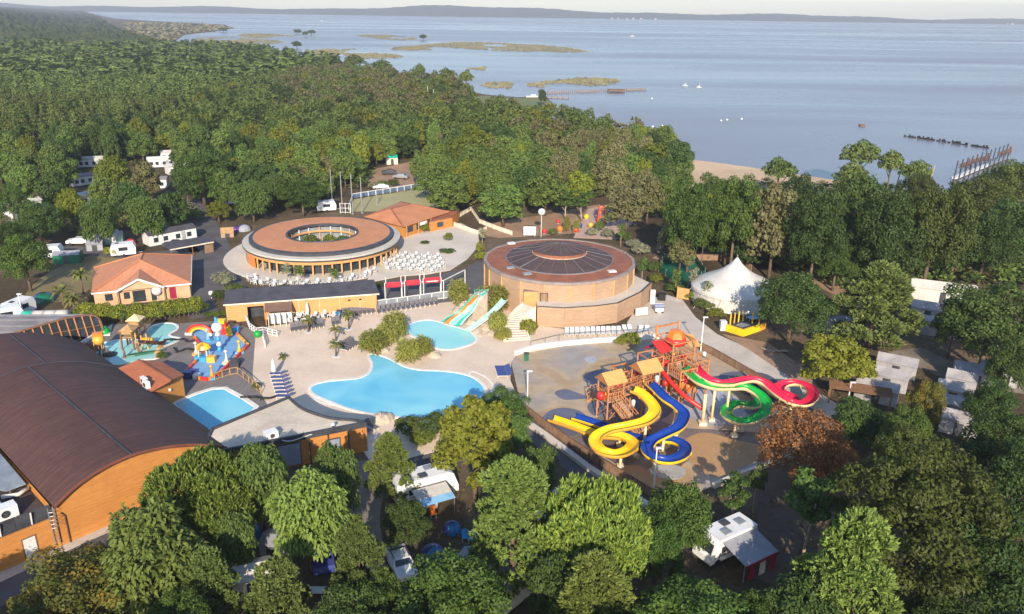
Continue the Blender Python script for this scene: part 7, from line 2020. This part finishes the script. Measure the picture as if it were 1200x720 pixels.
PT(986, 395, 84, 7.5, 'plane', 0, 'bright yellow green plane tree right of the dry bank', 'plane_tree')
PT(935, 320, 92, 10.5, 'darkoak', 0, 'dark round oak right of the white marquee', 'oak_tree')
PT(1035, 308, 104, 13.0, 'pine', 0, 'grey green pine between the dark oak and the right camp', 'pine_tree')
PT(1126, 352, 52, 8.5, 'darkoak', 0, 'dark open tree in front of the upper right white tents', 'oak_tree')
PT(664, 226, 28, 6.5, 'young', 0, 'small pale stemmed tree left above the playground', 'young_tree')
PT(683, 224, 30, 7.0, 'young', 1, 'small pale stemmed tree right above the playground', 'young_tree')
PT(1172, 335, 108, 12.0, 'darkoak', 1, 'dark spreading oak in front of the right edge tents', 'oak_tree')
PT(1092, 444, 44, 7.5, 'yellowing', 0, 'thin reddish tinged tree between the two rows of pale tents', 'broadleaf_tree')
PT(1072, 478, 62, 7.5, 'oak', 1, 'green tree covering the end of the right middle tent row', 'broadleaf_tree')
PT(1065, 500, 70, 7.5, 'olive', 0, 'olive tree below the right middle tent row', 'broadleaf_tree')
PT(1168, 445, 60, 7.0, 'darkoak', 0, 'dark tree over the right lower tent row', 'broadleaf_tree')
PT(1182, 486, 84, 9.0, 'darkoak', 1, 'dark tree at the right edge below the tents', 'broadleaf_tree')
PT(1010, 470, 62, 5.5, 'locust_dark', 1, 'low bluish green tree in front of the slatted pergola', 'broadleaf_tree')
PT(1210, 520, 110, 10.0, 'darkoak', 0, 'dark woodland tree at the right edge beside the huge olive oak', 'broadleaf_tree')
PT(1185, 610, 120, 10.0, 'darkoak', 1, 'very dark tree in the lower right corner', 'broadleaf_tree')
PT(1120, 690, 110, 6.0, 'darkoak', 0, 'dark low tree at the bottom of the lower right corner', 'broadleaf_tree')
PT(268, 602, 52, 6.5, 'locust_dark', 0, 'small green tree left of the lower left blue dome tent', 'broadleaf_tree')
PT(655, 655, 66, 7.0, 'locust_dark', 1, 'green tree between the big light pine and the bottom pine', 'broadleaf_tree')
PT(778, 604, 58, 7.5, 'oak', 1, 'green tree under the corner oak left of the motorhome with red trim', 'oak_tree')
PT(890, 692, 80, 6.0, 'oak', 0, 'low oak at the bottom edge right of the wide oak', 'oak_tree')
PT(448, 668, 50, 5.5, 'oak', 0, 'small oak at the bottom of the camp lane', 'oak_tree')
# trees round the ring restaurant and the camp left of it
PT(22, 273, 62, 10.0, 'oak', 0, 'round green tree at the left edge above the white caravan', 'oak_tree')
PT(254, 236, 30, 5.0, 'plane', 0, 'small bright yellow green tree left of the ring restaurant', 'plane_tree')
PT(232, 178, 68, 13.0, 'oak', 1, 'tall oak with a bare trunk above the little yellow green tree', 'oak_tree')
PT(352, 208, 54, 9.0, 'oak', 0, 'dense green tree directly behind the ring restaurant, right one', 'broadleaf_tree')
PT(293, 213, 46, 9.0, 'locust_dark', 0, 'dense green tree directly behind the ring restaurant, left one', 'broadleaf_tree')
PT(372, 195, 30, 8.0, 'plane', 0, 'light green tree left of the net poles', 'broadleaf_tree')
PT(320, 205, 34, 8.0, 'locust_dark', 1, 'narrow tree between the two dense trees behind the ring restaurant', 'broadleaf_tree')
PT(525, 205, 56, 10.0, 'woodland', 0, 'rounded tree at the right end of the sports court', 'broadleaf_tree')
PT(510, 190, 50, 10.0, 'woodland', 1, 'rounded tree behind the right end of the sports court', 'broadleaf_tree')
PT(440, 168, 26, 7.0, 'woodland_light', 0, 'small yellow green tree in the clearing behind the sports court', 'broadleaf_tree')
PT(590, 218, 60, 9.0, 'woodland', 0, 'green tree overhanging the sandy bank, left one', 'broadleaf_tree')
PT(640, 198, 58, 11.0, 'woodland', 1, 'green tree above the globe lamp', 'broadleaf_tree')
PT(680, 200, 36, 9.0, 'woodland_light', 1, 'light green tree above the playground with pale forked trunks', 'broadleaf_tree')
PT(737, 218, 54, 10.0, 'woodland_dry', 0, 'grey brown tree right of the playground', 'broadleaf_tree')
PT(762, 205, 40, 11.0, 'woodland_dry', 1, 'taller grey brown tree behind the one right of the playground', 'broadleaf_tree')
PT(815, 212, 60, 17.0, 'oak', 0, 'large green tree with bright ivy at the left of the right-hand wood', 'oak_tree')
PT(830, 228, 20, 14, 'woodland_light', 0, 'narrow bright green ivy column in the right-hand wood', 'broadleaf_tree')
PT(868, 206, 62, 18.0, 'oak', 1, 'tall green oak second from the left in the right-hand wood', 'oak_tree')
PT(915, 218, 60, 17.0, 'woodland_dry', 0, 'half bare brownish tree with pale branches in the right-hand wood', 'oak_tree')
PT(920, 262, 44, 8.0, 'woodland_dry', 1, 'brownish tree low behind the marquee', 'broadleaf_tree')
for k, (u, v, w, h, kd, lab) in enumerate(((965, 222, 66, 18, 'darkoak', 'dark oak fourth from the left in the right-hand wood'), (1005, 205, 70, 18, 'darkoak', 'dark oak in the middle of the right-hand wood'), (1050, 225, 76, 18, 'darkoak', 'dark oak right of the middle of the right-hand wood'), (1105, 222, 80, 18, 'olive', 'olive oak towards the right of the right-hand wood'),
        (1150, 205, 80, 14, 'olive', 'olive tree near the right edge facing the pontoon'), (1195, 190, 70, 14, 'olive', 'brownish olive tree at the right edge by the pontoon'), (1190, 235, 90, 14, 'darkoak', 'dark oak at the right edge behind the tents'), (1130, 248, 80, 13, 'darkoak', 'dark oak behind the long white tent'), (1070, 255, 80, 12, 'darkoak', 'dark oak left behind the long white tent'), (1010, 255, 70, 12, 'darkoak', 'dark oak behind the grey green pine'), (985, 282, 54, 9, 'oak', 'lower oak between the marquee oak and the grey green pine'),
        (855, 255, 50, 9, 'oak', 'lower green tree behind the marquee top'), (795, 250, 44, 9, 'woodland_dry', 'brown grey tree above the green pen'))):
    PT(u, v, w, h, kd, k % 2, lab, 'oak_tree')
for k, (u, v, w, h, lab) in enumerate(((1012, 165, 46, 13, 'tall umbrella pine on the shore, tallest of the right-hand group'), (1048, 176, 34, 12, 'umbrella pine second of the right-hand shore group'), (1076, 188, 38, 10, 'bushy pine at the right of the shore group'), (916, 185, 40, 11, 'round pine standing alone before the beach'), (672, 126, 28, 12, 'dark round pine alone at the lake edge'), (1000, 190, 40, 11, 'lower pine at the left of the right-hand shore group'))):
    PT(u, v, w, h, 'shore_pine', k % 2, lab, 'umbrella_pine')
for k, (u, v, w, h, lab) in enumerate(((524, 80, 26, 15, 'tall dark pine on the skyline left of the green point'), (546, 82, 20, 14, 'tall dark pine right of its neighbour on the skyline'), (491, 75, 18, 15, 'dark pine on the skyline left of the tall pair'), (415, 64, 32, 15, 'broad dark pine at the marsh edge'), (446, 70, 30, 14, 'dark pine group by the marsh right of the broad one'), (636, 105, 12, 8, 'small dark tree standing at the lake edge by the cruiser'), (237, 48, 14, 14, 'dark tree far off on the marsh'), (262, 52, 12, 12, 'second dark tree far off on the marsh'), (304, 54, 24, 15, 'dark tree clump at the marsh edge'), (390, 66, 20, 13, 'dark tree left of the broad pine at the marsh edge'), (311, 52, 20, 14, 'dark clump right of the marsh edge one'))):
    PT(u, v, w, h, 'shore_pine' if k < 5 else 'woodland_dark', k % 2, lab, 'pine_tree')
for k, (u, v, w) in enumerate(((349, 40, 10), (365, 41, 10), (348, 57, 12), (358, 43, 8), (262, 38, 10), (496, 47, 9), (228, 32, 8))):
    p = at(u, v, -.3); tree('woodland_dark', k % 2, p.x, p.y, 8, w / 2 / pxm(u, v), 'dark island bush standing in the shallow lake by the marsh', 'lake_bush', 'bushes on the marsh islands', 'bush')
for k, (u, v, w, h, kd, lab) in enumerate(((24, 195, 52, 10, 'woodland', 'rounded tree in the left camp, top of the left edge group'), (62, 200, 50, 10, 'woodland_dark', 'dark tree in the left camp beside the line of mobile homes'), (130, 183, 52, 10, 'woodland_light', 'bright tree in the middle of the left camp'), (118, 205, 46, 9, 'woodland', 'green tree in front of the bright one in the left camp'), (168, 190, 44, 10, 'woodland_dry', 'grey green tree left of the white end wall in the left camp'),
        (150, 215, 56, 9, 'woodland_dark', 'dark tree right of the middle in the left camp'), (40, 236, 72, 9, 'darkoak', 'broad dark flat-topped tree at the left of the camp'), (112, 236, 54, 9.5, 'locust_dark', 'fresh green tree above the white parked car'), (167, 232, 52, 9.5, 'locust_dark', 'fresh green tree above the small camp tents'), (8, 215, 50, 10, 'oak', 'green tree at the left edge above the round one'), (80, 222, 40, 9, 'woodland_light', 'slim yellow green tree between the mobile homes of the left camp'), (200, 225, 46, 9, 'woodland_dark', 'dark tree above the long white mobile home'), (68, 180, 46, 10, 'woodland', 'green tree at the back of the left camp'), (215, 195, 40, 10, 'woodland_dark', 'dark tree left of the tall oak with the bare trunk'), (262, 200, 44, 10, 'woodland', 'green tree right of the tall oak with the bare trunk'), (330, 190, 40, 9, 'woodland', 'green tree behind the dense pair at the ring restaurant'), (290, 195, 40, 9, 'woodland_dark', 'dark tree behind the left of the dense pair at the ring restaurant'), (8, 262, 44, 8, 'darkoak', 'dark tree peeking out behind the round left edge tree'))):
    PT(u, v, w * .84, h, kd, k % 2, lab, 'broadleaf_tree')
for k, (u, v, w, h, kd, lab) in enumerate(((840, 205, 52, 13, 'oak', 'oak between the first two of the right-hand wood'), (890, 222, 50, 13, 'darkoak', 'dark oak behind the half bare tree'), (940, 205, 54, 13, 'darkoak', 'dark oak behind the gap of the right-hand wood'), (980, 245, 56, 12, 'oak', 'green oak low in the middle of the right-hand wood'), (1035, 240, 60, 13, 'oak', 'green oak low right of the middle of the right-hand wood'), (1080, 205, 50, 11, 'olive', 'olive oak below the slanting poles'), (1165, 250, 70, 13, 'darkoak', 'dark oak above the spreading right edge oak'), (785, 205, 40, 11, 'woodland', 'green tree at the left start of the right-hand wood'), (800, 275, 36, 7, 'woodland_dry', 'dry tree low above the green pen'), (880, 275, 40, 7, 'woodland_dark', 'dark low tree right of the marquee peak'), (1195, 395, 60, 9, 'darkoak', 'dark tree at the right edge beside the cream cabin tent'), (1085, 545, 60, 9, 'olive', 'olive tree left in front of the huge olive oak'))):
    PT(u, v, w, h, kd, k % 2, lab, 'broadleaf_tree')
# bamboo, hedge, shrubs
def bam(u, v, h, r, lab, kind='bamboo', name='bamboo_clump', group=None, cat='bamboo', var=0):
    p = at(u, v); tree(kind, var, p.x, p.y, h, r, lab, name, group, cat)
bam(438, 412, 3.0, 2.1, 'bamboo clump leftmost of four between the pools'); bam(463, 396, 4.0, 2.0, 'tallest bamboo clump of four between the pools'); bam(478, 424, 3.2, 1.8, 'bamboo clump lowest of four between the pools beside the big pool'); bam(496, 417, 2.9, 1.6, 'bamboo clump rightmost of four between the pools', var=1)
bam(452, 404, 3.2, 1.8, 'bamboo clump squeezed behind the other four between the pools', var=1)
bam(538, 357, 4.2, 1.8, 'tall feathery bamboo left of the three-lane slide'); bam(579, 366, 4.6, 2.6, 'large bright bamboo right of the three-lane slide', var=1); bam(594, 360, 4.4, 2.0, 'bright bamboo left of the pale stairway')
bam(584, 388, 3.0, 1.6, 'lower bamboo with yellowing leaves beside the stairway foot'); bam(589, 398, 1.8, 1.3, 'low grassy bamboo at the foot of the stairway', var=1); bam(620, 394, 2.8, 1.5, 'yellow leaved bush right of the pale stairway', 'bush_yellow', 'shrub', None, 'bush')
bam(739, 405, 2.0, 1.8, 'round green and yellow bush in front of the white lounger row', 'bush_yellow', 'shrub', None, 'bush'); bam(728, 405, 1.3, 1.0, 'low yellow part bush left of the round bush before the lounger row', 'bush_yellow', 'shrub', None, 'bush', 1)
hp = [at(98, 375), at(130, 378), at(170, 377), at(205, 373), at(234, 369)]
hs = spline([Vector((p.x, p.y, 0)) for p in hp], 6)
for i, p in enumerate(hs): tree('bush_yellow' if i % 3 else 'bush', i % 2, p.x, p.y, 2.3 + .4 * (i % 3), 1.5, 'yellow green hedge bush in the long hedge before the tiled house', 'hedge_bush', 'bushes of the hedge before the tiled house', 'bush')
for p in spline([at(244, 372), at(256, 372), at(266, 370)], 3): tree('bush', 0, p.x, p.y, .9, .8, 'low grassy hedge bush at the left end of the changing block', 'hedge_bush', 'low bushes left of the changing block', 'bush')
for k, (u, v, h, r, kd, lab) in enumerate(((262, 336, 2.6, 2.0, 'bush_silver', 'silvery green shrub beside the road left of the changing block'), (275, 344, 1.6, 1.7, 'bush', 'dark green shrub right of the silvery one'), (256, 350, 1.3, 1.4, 'bush', 'low shrub below the silvery one'), (133, 301, 2.0, 1.9, 'bush_yellow', 'yellow green bush by the camp lane'), (152, 296, 1.7, 1.4, 'bush_silver', 'grey green bush by the camp lane'),
        (333, 340, .9, 1.3, 'bush', 'clipped green shrub on the edge of the paved circle'), (443, 336, .7, 1.4, 'bush', 'low green bed on the paved circle right of the dark roof'), (498, 286, .6, 1.0, 'bush', 'small green bed on the forecourt, upper left'), (524, 296, .6, 1.8, 'bush', 'long green bed on the forecourt, lower'), (526, 283, 1.8, 1.1, 'bush_yellow', 'round light shrub on the forecourt'), (498, 273, 2.2, 1.0, 'bush_yellow', 'light green shrub before the snack bar'),
        (565, 305, 1.5, 1.8, 'bush_yellow', 'grassy shrub left of the round pavilion'), (562, 300, 3.0, .9, 'bush_yellow', 'slim light shrub behind the left rim of the round pavilion'), (664, 272, 3.6, .9, 'ivy', 'bright green tall grass left of the playground'), (675, 273, 3.0, .9, 'ivy', 'bright green tall grass right of the other tall grass'), (702, 272, 2.4, 1.2, 'bush', 'green shrub before the red climbing frame'), (693, 277, 1.8, 1.4, 'bush_silver', 'grey green shrub behind the right rim of the pavilion'),
        (765, 320, 2.2, 1.6, 'bush', 'green shrub strip right of the pavilion, upper'), (768, 332, 1.8, 1.5, 'bush_yellow', 'green shrub strip right of the pavilion, lower'), (790, 343, 1.6, 1.8, 'bush', 'grassy bed left of the marquee, upper'), (812, 352, 1.6, 1.6, 'bush_yellow', 'grassy bed left of the marquee, middle'), (826, 362, 1.6, 2.0, 'bush', 'grassy bed left of the marquee, lower'), (838, 372, 1.5, 1.7, 'bush_yellow', 'grassy bed by the trampoline box'), (778, 300, 2.6, 1.8, 'bush_silver', 'silvery shrub at the end of the sandy track'), (750, 300, 2.4, 2.0, 'bush_silver', 'dry pale shrub behind the pavilion right rim'),
        (480, 510, 2.0, 1.9, 'bush', 'green shrub at the lower edge of the terrace below the pool'), (512, 508, 2.2, 2.0, 'bush', 'large green shrub between the pool and the plane tree'), (496, 522, 1.6, 1.6, 'bush_yellow', 'yellow flowering shrub below the terrace edge'), (438, 222, 1.8, 1.6, 'bush_silver', 'dry hedge bush behind the sports court, left of three'), (449, 221, 2.0, 1.7, 'bush', 'hedge bush behind the sports court, middle of three'), (461, 219, 2.0, 1.8, 'bush', 'hedge bush behind the sports court, right of three'), (648, 276, 1.4, 1.2, 'bush', 'low shrub right of the globe lamp'), (712, 279, 2.0, 1.6, 'bush_silver', 'dry shrub at the right edge of the playground'), (730, 284, 2.2, 1.8, 'bush', 'green shrub behind the right side of the round pavilion'), (742, 292, 2.0, 1.7, 'bush_silver', 'pale shrub in the row right of the round pavilion'), (190, 421, 1.0, .8, 'bush', 'small spiky green plant on the deck beside the orange hut'), (301, 456, .8, .7, 'bush', 'tiny green plant at the end of the timber railing'))):
    p = at(u, v)
    if kd == 'ivy':
        t = tree('bamboo', 1, p.x, p.y, h, r, lab, 'tall_grass', None, 'bush'); 
    else: tree(kd, k % 2, p.x, p.y, h, r, lab, 'shrub', None, 'bush')
for k, (u, v, h, lab) in enumerate(((352, 334, 3.6, 'thin young tree standing on the paved circle left of centre'), (337, 331, 3.4, 'thin young tree left before the ring restaurant glazing'), (392, 334, 3.0, 'thin young tree right before the ring restaurant glazing'), (811, 347, 5.0, 'thin pale sapling in front of the marquee left'), (791, 345, 4.6, 'thin pale sapling left of the green pen'), (827, 360, 4.6, 'thin pale sapling in the grassy bed before the marquee'), (752, 330, 4.5, 'thin sapling right of the round pavilion'), (565, 287, 3.5, 'light sapling behind the left rim of the round pavilion'), (727, 290, 5.0, 'sapling with a pale stem behind the right rim of the pavilion'))):
    p = at(u, v); tree('sapling', k % 2, p.x, p.y, h, .9, lab, 'sapling')
for dx, dy, h, r, kd, lab in ((-3.2, 2.2, 3.1, 1.7, 'bush', 'green bush in the court of the ring restaurant, left'), (.3, 3.6, 3.0, 1.5, 'bush_yellow', 'green bush in the court of the ring restaurant, middle'), (3.4, 2.6, 2.9, 1.7, 'bush', 'green bush in the court of the ring restaurant, right')):
    tree(kd, 0, RING.x + dx, RING.y + dy, h, r, lab, 'shrub', None, 'bush')
# trees nearer than the frame's lower edge, whose shade falls on the foreground
ro = random.Random(77)
for k in range(22):
    x = -62 + (k % 22) * 6.2 + ro.uniform(-2, 2); y = (43 if k < 22 else 33) + ro.uniform(-3, 3) + abs(x) * .1
    if x < -30: y -= 6
    h = ro.uniform(7.5, 10)
    q = at(600, 719, h)
    if y + 2 > q.y: y = q.y - ro.uniform(2.5, 5)
    tree(('oak', 'pine', 'locust_dark', 'darkoak')[k % 4], k % 2, x, y, h, ro.uniform(3.2, 4.4), 'leafy tree of the camp below the lower edge of the picture', 'camp_tree', 'camp trees in front of the foreground row')
# ------------------------------------------------------------------ scattered woodland
def inside(poly, u, v):
    c = False; n = len(poly); j = n - 1
    for i in range(n):
        if (poly[i][1] > v) != (poly[j][1] > v) and u < (poly[j][0] - poly[i][0]) * (v - poly[i][1]) / (poly[j][1] - poly[i][1]) + poly[i][0]: c = not c
        j = i
    return c
def to_px(x, y, z=0.0):
    q = ROT.transposed() @ Vector((x, y, z - CAM_H))
    if q.z > -1: return None
    return 600 + CAM_F * q.x / -q.z, 360 - CAM_F * q.y / -q.z
def scatter(polys, holes, spacing, seed, ymax=2000, jit=.62):
    rng = random.Random(seed); out = []
    for poly in polys:
        W = [at(u, v) for u, v in poly]
        x0, x1 = min(p.x for p in W), max(p.x for p in W); y0, y1 = min(p.y for p in W), min(ymax, max(p.y for p in W))
        nx, ny = int((x1 - x0) / spacing) + 1, int((y1 - y0) / spacing) + 1
        for j in range(ny):
            for i in range(nx):
                x = x0 + (i + .5 * (j % 2) + rng.uniform(-jit, jit)) * spacing; y = y0 + (j + rng.uniform(-jit, jit)) * spacing
                q = to_px(x, y)
                if q and inside(poly, *q) and not any(inside(h, *q) for h in holes): out.append((x, y, q[0], q[1]))
    return out
# the mixed wood between the park and the lake
BELT = [(-180, 250), (-180, 222), (-20, 215), (40, 190), (100, 178), (150, 172), (180, 158), (230, 140), (250, 118), (330, 100), (400, 88), (470, 102), (530, 108), (550, 118), (560, 136), (640, 147), (700, 163), (760, 180), (790, 190), (800, 220), (785, 250), (760, 262), (735, 230), (700, 236), (560, 250), (545, 246),
        (512, 232), (490, 218), (415, 230), (405, 245), (350, 244), (300, 240), (245, 232), (230, 205), (180, 190), (120, 205), (60, 215), (-20, 228)]
HOLES = [[(430, 228), (436, 205), (450, 192), (505, 180), (515, 190), (500, 212), (470, 226)], [(380, 255), (385, 222), (430, 222), (430, 255)], [(660, 285), (672, 240), (735, 236), (745, 285)], [(490, 133), (490, 122), (515, 122), (515, 133)], [(180, 220), (178, 186), (215, 180), (210, 222)], [(92, 250), (90, 190), (118, 188), (116, 250)], [(585, 135), (585, 112), (660, 112), (660, 135)]]
pts = scatter([BELT], HOLES, 6.3, 7)
pts.sort(key=lambda p: p[1] + (1e4 if p[2] < -15 else 0))
rw = random.Random(21)
G_W = 'trees of the mixed wood'
LABW = {'woodland': 'green broadleaf tree in the dense wood between the park and the lake', 'woodland_light': 'yellowish light green tree in the dense wood between the park and the lake', 'woodland_dark': 'dark green tree in the dense wood between the park and the lake', 'woodland_dry': 'brown tinged dry tree in the dense wood between the park and the lake'}
def pick(u, v):
    r = rw.random()
    if u > 640 and r < .42: return 'woodland_dry'
    if 330 < u < 560 and v < 140 and r < .4: return 'woodland_dry'
    if u < 330: return 'woodland_dark' if r < .3 else ('woodland_light' if r > .9 else 'woodland')
    return 'woodland' if r < .7 else ('woodland_light' if r < .82 else ('woodland_dark' if r < .94 else 'woodland_dry'))
rest = []
for k, (x, y, u, v) in enumerate(pts):
    kd = pick(u, v); h = rw.uniform(6.5, 12) if v > 130 else rw.uniform(7.5, 12.5); R = rw.uniform(2.6, 5.2)
    if v > 225: h *= .85
    if k < 300: tree(kd, rw.randrange(3), x, y, h, R, LABW[kd], 'wood_tree', G_W + {'woodland': '', 'woodland_light': ', light', 'woodland_dark': ', dark', 'woodland_dry': ', dry'}[kd])
    else: rest.append((kd, x, y, h, R))
print('wood', len(pts))

def mass(name, label, items, protos, mats_):
    """many far trees as one mesh; items (proto key, x, y, sx, sz, rot)"""
    allq, alli = [], []
    for key, x, y, sx, sz, r in items:
        Q, mi = protos[key]
        c, s = math.cos(r), math.sin(r)
        q = Q.copy()
        X = (Q[..., 0] * c - Q[..., 1] * s) * sx + x; Y = (Q[..., 0] * s + Q[..., 1] * c) * sx + y
        q[..., 0] = X; q[..., 1] = Y; q[..., 2] = Q[..., 2] * sz
        allq.append(q.astype(np.float32)); alli.append(np.full(len(q), mi))
    me = quads_mesh(name, np.concatenate(allq), mats_, np.concatenate(alli))
    o = link(name, me); tag(o, kind='stuff'); o['label'] = label
    return o
def low_proto(kind, seed, n):
    rng = np.random.RandomState(seed); pr = random.Random(seed)
    if kind == 'pine':
        bl = [(0, 0, 5.5, .95, .95, 1.6), (.25, 0, 7.6, .78, .78, 1.5), (0, -.2, 9.6, .5, .5, 1.4), (-.5, .4, 6.3, .6, .6, 1.0), (.5, -.4, 6.6, .6, .6, 1.0)]
        P, D = cloud(bl, n, rng, (.7, 1.08), -.4); Q = leaves(P * np.array([1.35, 1.35, 1.0]), D, 0.85 if n > 90 else 1.6, rng, 1.9, .6, .9)
    else:
        bl = dome(1.0, 8.0, 1.4, 11, pr, (.34, .5), 1.0, .62, -.3, False); bl = [(a, b_, c, d, e, f * 4.0) for a, b_, c, d, e, f in bl]
        P, D = cloud(bl, n, rng, (.7, 1.06), -.4); Q = leaves(P * np.array([4, 4, 1.0]), D * np.array([.25, .25, 1]), (.88 if n > 300 else 1.1) if n > 90 else 1.8, rng, 1.5, .6)
    return Q
protos = {}
wk = ['woodland', 'woodland_light', 'woodland_dark', 'woodland_dry']; wm_ = [F['wood'], F['plane'], F['darkoak'], F['dry']]
for i, k in enumerate(wk):
    for s in range(2): protos[(k, s)] = (low_proto('broad', i * 3 + s, 420), i)
mass('far_wood', 'mixed wood stretching to the lake behind the nearer trees', [((k, rw.randrange(2)), x, y, R / 4.0, h / 10, rw.uniform(0, 6.3)) for k, x, y, h, R in rest], protos, wm_)
# pine forest on the left
PINE = [(-230, 222), (-60, 214), (40, 190), (100, 178), (150, 172), (180, 158), (230, 140), (250, 118), (330, 100), (400, 88), (345, 76), (300, 69), (245, 63), (215, 62), (150, 62), (60, 62), (-230, 66)]
pp = scatter([PINE], [], 4.7, 9, 440)
pp.sort(key=lambda p: p[1] + (1e4 if p[2] < -15 else 0))
pf = []
for k, (x, y, u, v) in enumerate(pp):
    h = rw.uniform(8.5, 13.5); R = rw.uniform(1.4, 2.5)
    if k < 300: tree('forest_pine', rw.randrange(3), x, y, h, R, 'pine in the dense dark green plantation at upper left', 'forest_pine', 'pines of the plantation')
    else: pf.append((('pine', rw.randrange(2), 0), x, y, R / 1.3, h / 11, rw.uniform(0, 6.3)))
far1 = [p for p in scatter([PINE], [], 7.2, 10, 1000) if p[1] > 436]
for x, y, u, v in far1:
    if math.sin(x * .021 + 1) * math.sin(y * .013) > .72 or rw.random() < .06: continue
    pf.append((('pine', rw.randrange(2), 1), x, y, rw.uniform(2.4, 4.6) / 1.15, rw.uniform(8, 15) / 11, rw.uniform(0, 6.3)))
PP = {}
for s in range(2): PP[('pine', s, 0)] = (low_proto('pine', 40 + s, 150), 0); PP[('pine', s, 1)] = (low_proto('pine', 50 + s, 60), 0)
mass('pine_plantation', 'dark pine plantation stretching back at upper left', pf, PP, [F['fpine']])
print('pines', len(pp), len(far1))
# farthest woods: one canopy
def canopy():
    rng = np.random.RandomState(3)
    lines = [(66, 250), (58, 205), (50, 168), (42, 150), (34, 132), (27, 124), (22, 118), (18, 106), (15.5, 100)]
    vv = np.linspace(0, 1, 90); vs_, us_ = [], []
    V = np.interp(vv, np.linspace(0, 1, len(lines)), [l[0] for l in lines]); U = np.interp(vv, np.linspace(0, 1, len(lines)), [l[1] for l in lines])
    nx = 150; vs = []
    for j in range(90):
        for i in range(nx):
            u = -420 + (U[j] + 420) * i / (nx - 1)
            p = at(u, V[j] + (u - 100) * .014); p.y = min(p.y, 6600)
            hill = 22 * math.exp(-((u + 30) / 90) ** 2) * min(1, j / 45)
            vs.append((p.x, p.y, (0 if (i == nx - 1 or j == 0) else 8 + hill + rng.uniform(-4, 4.5))))
    fs = [(j * nx + i, j * nx + i + 1, (j + 1) * nx + i + 1, (j + 1) * nx + i) for j in range(89) for i in range(nx - 1)]
    b = MB(); b._faces(vs, fs)
    o = b.build('distant_forest', mat('distant_canopy', (0.06, 0.075, 0.03), (0.028, 0.04, 0.018), scale=.02, fine=.12, rough=1, spec=.05)); tag(o, kind='stuff'); o['label'] = 'distant dark forest reaching the horizon at the left'
canopy()
# low growth under and between the trees
us = scatter([BELT, [(770, 300), (800, 225), (880, 215), (1000, 220), (1110, 238), (1240, 215), (1240, 335), (1120, 330), (1000, 345), (900, 320), (860, 305)], [(-30, 300), (-30, 262), (120, 262), (240, 240), (240, 262), (170, 268), (120, 280)]], HOLES + [[(775, 345), (765, 300), (830, 300), (905, 320), (905, 360)]], 3.4, 31)
ul = [(('broad', rw.randrange(3)), x, y, rw.uniform(1.3, 2.3) / 4.0, rw.uniform(1.2, 3.2) / 10, rw.uniform(0, 6.3)) for x, y, u, v in us if rw.random() < .75]
u2 = scatter([[(778, 292), (830, 300), (900, 318), (1000, 338), (1110, 335), (1240, 345), (1240, 300), (1100, 285), (1000, 280), (880, 275), (790, 272)]], [[(790, 345), (775, 298), (830, 298), (905, 318), (905, 360)]], 2.8, 33)
ul += [(('broad', rw.randrange(3)), x, y, rw.uniform(1.5, 2.4) / 4.0, rw.uniform(2.2, 4.8) / 10, rw.uniform(0, 6.3)) for x, y, u, v in u2]
LP = {('broad', s): (low_proto('broad', 70 + s, 60), s) for s in range(3)}
mass('understory', 'low bushes growing under and between the woodland trees', ul, LP, [F['wood'], F['dry'], F['darkoak']])
# marsh meadow tufts
rm = np.random.RandomState(6); mp_ = scatter([[(145, 27), (200, 27), (262, 30), (272, 33), (250, 37), (212, 41), (198, 50), (178, 46), (150, 36)], [(205, 62), (245, 60), (300, 65), (345, 71), (385, 80), (340, 90), (280, 78)]], [], 11, 5, 3500)
P = np.array([(x, y, rm.uniform(.3, 1.2)) for x, y, u, v in mp_]); Q = leaves(P, np.tile([0, 0, 1.0], (len(P), 1)), 9.0, rm, 1.4, .5)
o = link('marsh_grass', quads_mesh('marsh_grass', Q, [M['reed']])); tag(o, kind='stuff'); o['label'] = 'rough straw coloured marsh grass at the upper left lake edge'
# undergrowth on camp ground
ug = scatter([[(-40, 720), (60, 700), (140, 640), (240, 590), (420, 560), (430, 600), (440, 720)], [(450, 720), (440, 600), (520, 560), (610, 505), (700, 570), (770, 620), (800, 720)], [(780, 720), (790, 600), (915, 555), (1010, 510), (1110, 500), (1240, 480), (1240, 720)], [(860, 420), (900, 395), (960, 400), (1060, 410), (1060, 450), (990, 480), (950, 460)], [(980, 400), (1000, 300), (1100, 300), (1200, 330), (1200, 420)]],
             [[(415, 540), (440, 540), (462, 725), (425, 725)], [(790, 385), (850, 396), (905, 412), (970, 455), (1005, 490), (985, 505), (930, 480), (830, 425)]], 1.15, 4)
P = np.array([(x, y, rm.uniform(.02, .16)) for x, y, u, v in ug]); Q = leaves(P, np.tile([0, 0, 1.0], (len(P), 1)), .5, rm, 1.5, .6)
gmat = foliage('ground_plants', (0.055, 0.06, 0.02), (0.1, 0.09, 0.04), (0.13, 0.085, 0.045), 0)
o = link('undergrowth', quads_mesh('undergrowth', Q, [gmat])); tag(o, kind='stuff'); o['label'] = 'low weeds and leaf litter on the shaded camp ground'
print('trees', TREE_N[0], 'objects', len(bpy.data.objects))
# ------------------------------------------------------------------ air
def haze():
    m = bpy.data.materials.new('haze_air'); m.use_nodes = True
    nt = m.node_tree; nt.nodes.remove(nt.nodes['Principled BSDF'])
    v = nt.nodes.new('ShaderNodeVolumePrincipled')
    v.inputs['Color'].default_value = (0.86, 0.88, 0.98, 1); v.inputs['Density'].default_value = HAZE
    v.inputs['Anisotropy'].default_value = 0.2
    nt.links.new(v.outputs[0], nt.nodes['Material Output'].inputs['Volume'])
    b = MB(); b.box(0, 3000, -3.5, 19000, 9000, 153.5); b.build('haze', m)['kind'] = 'stuff'
HAZE = 1.7e-4
haze()
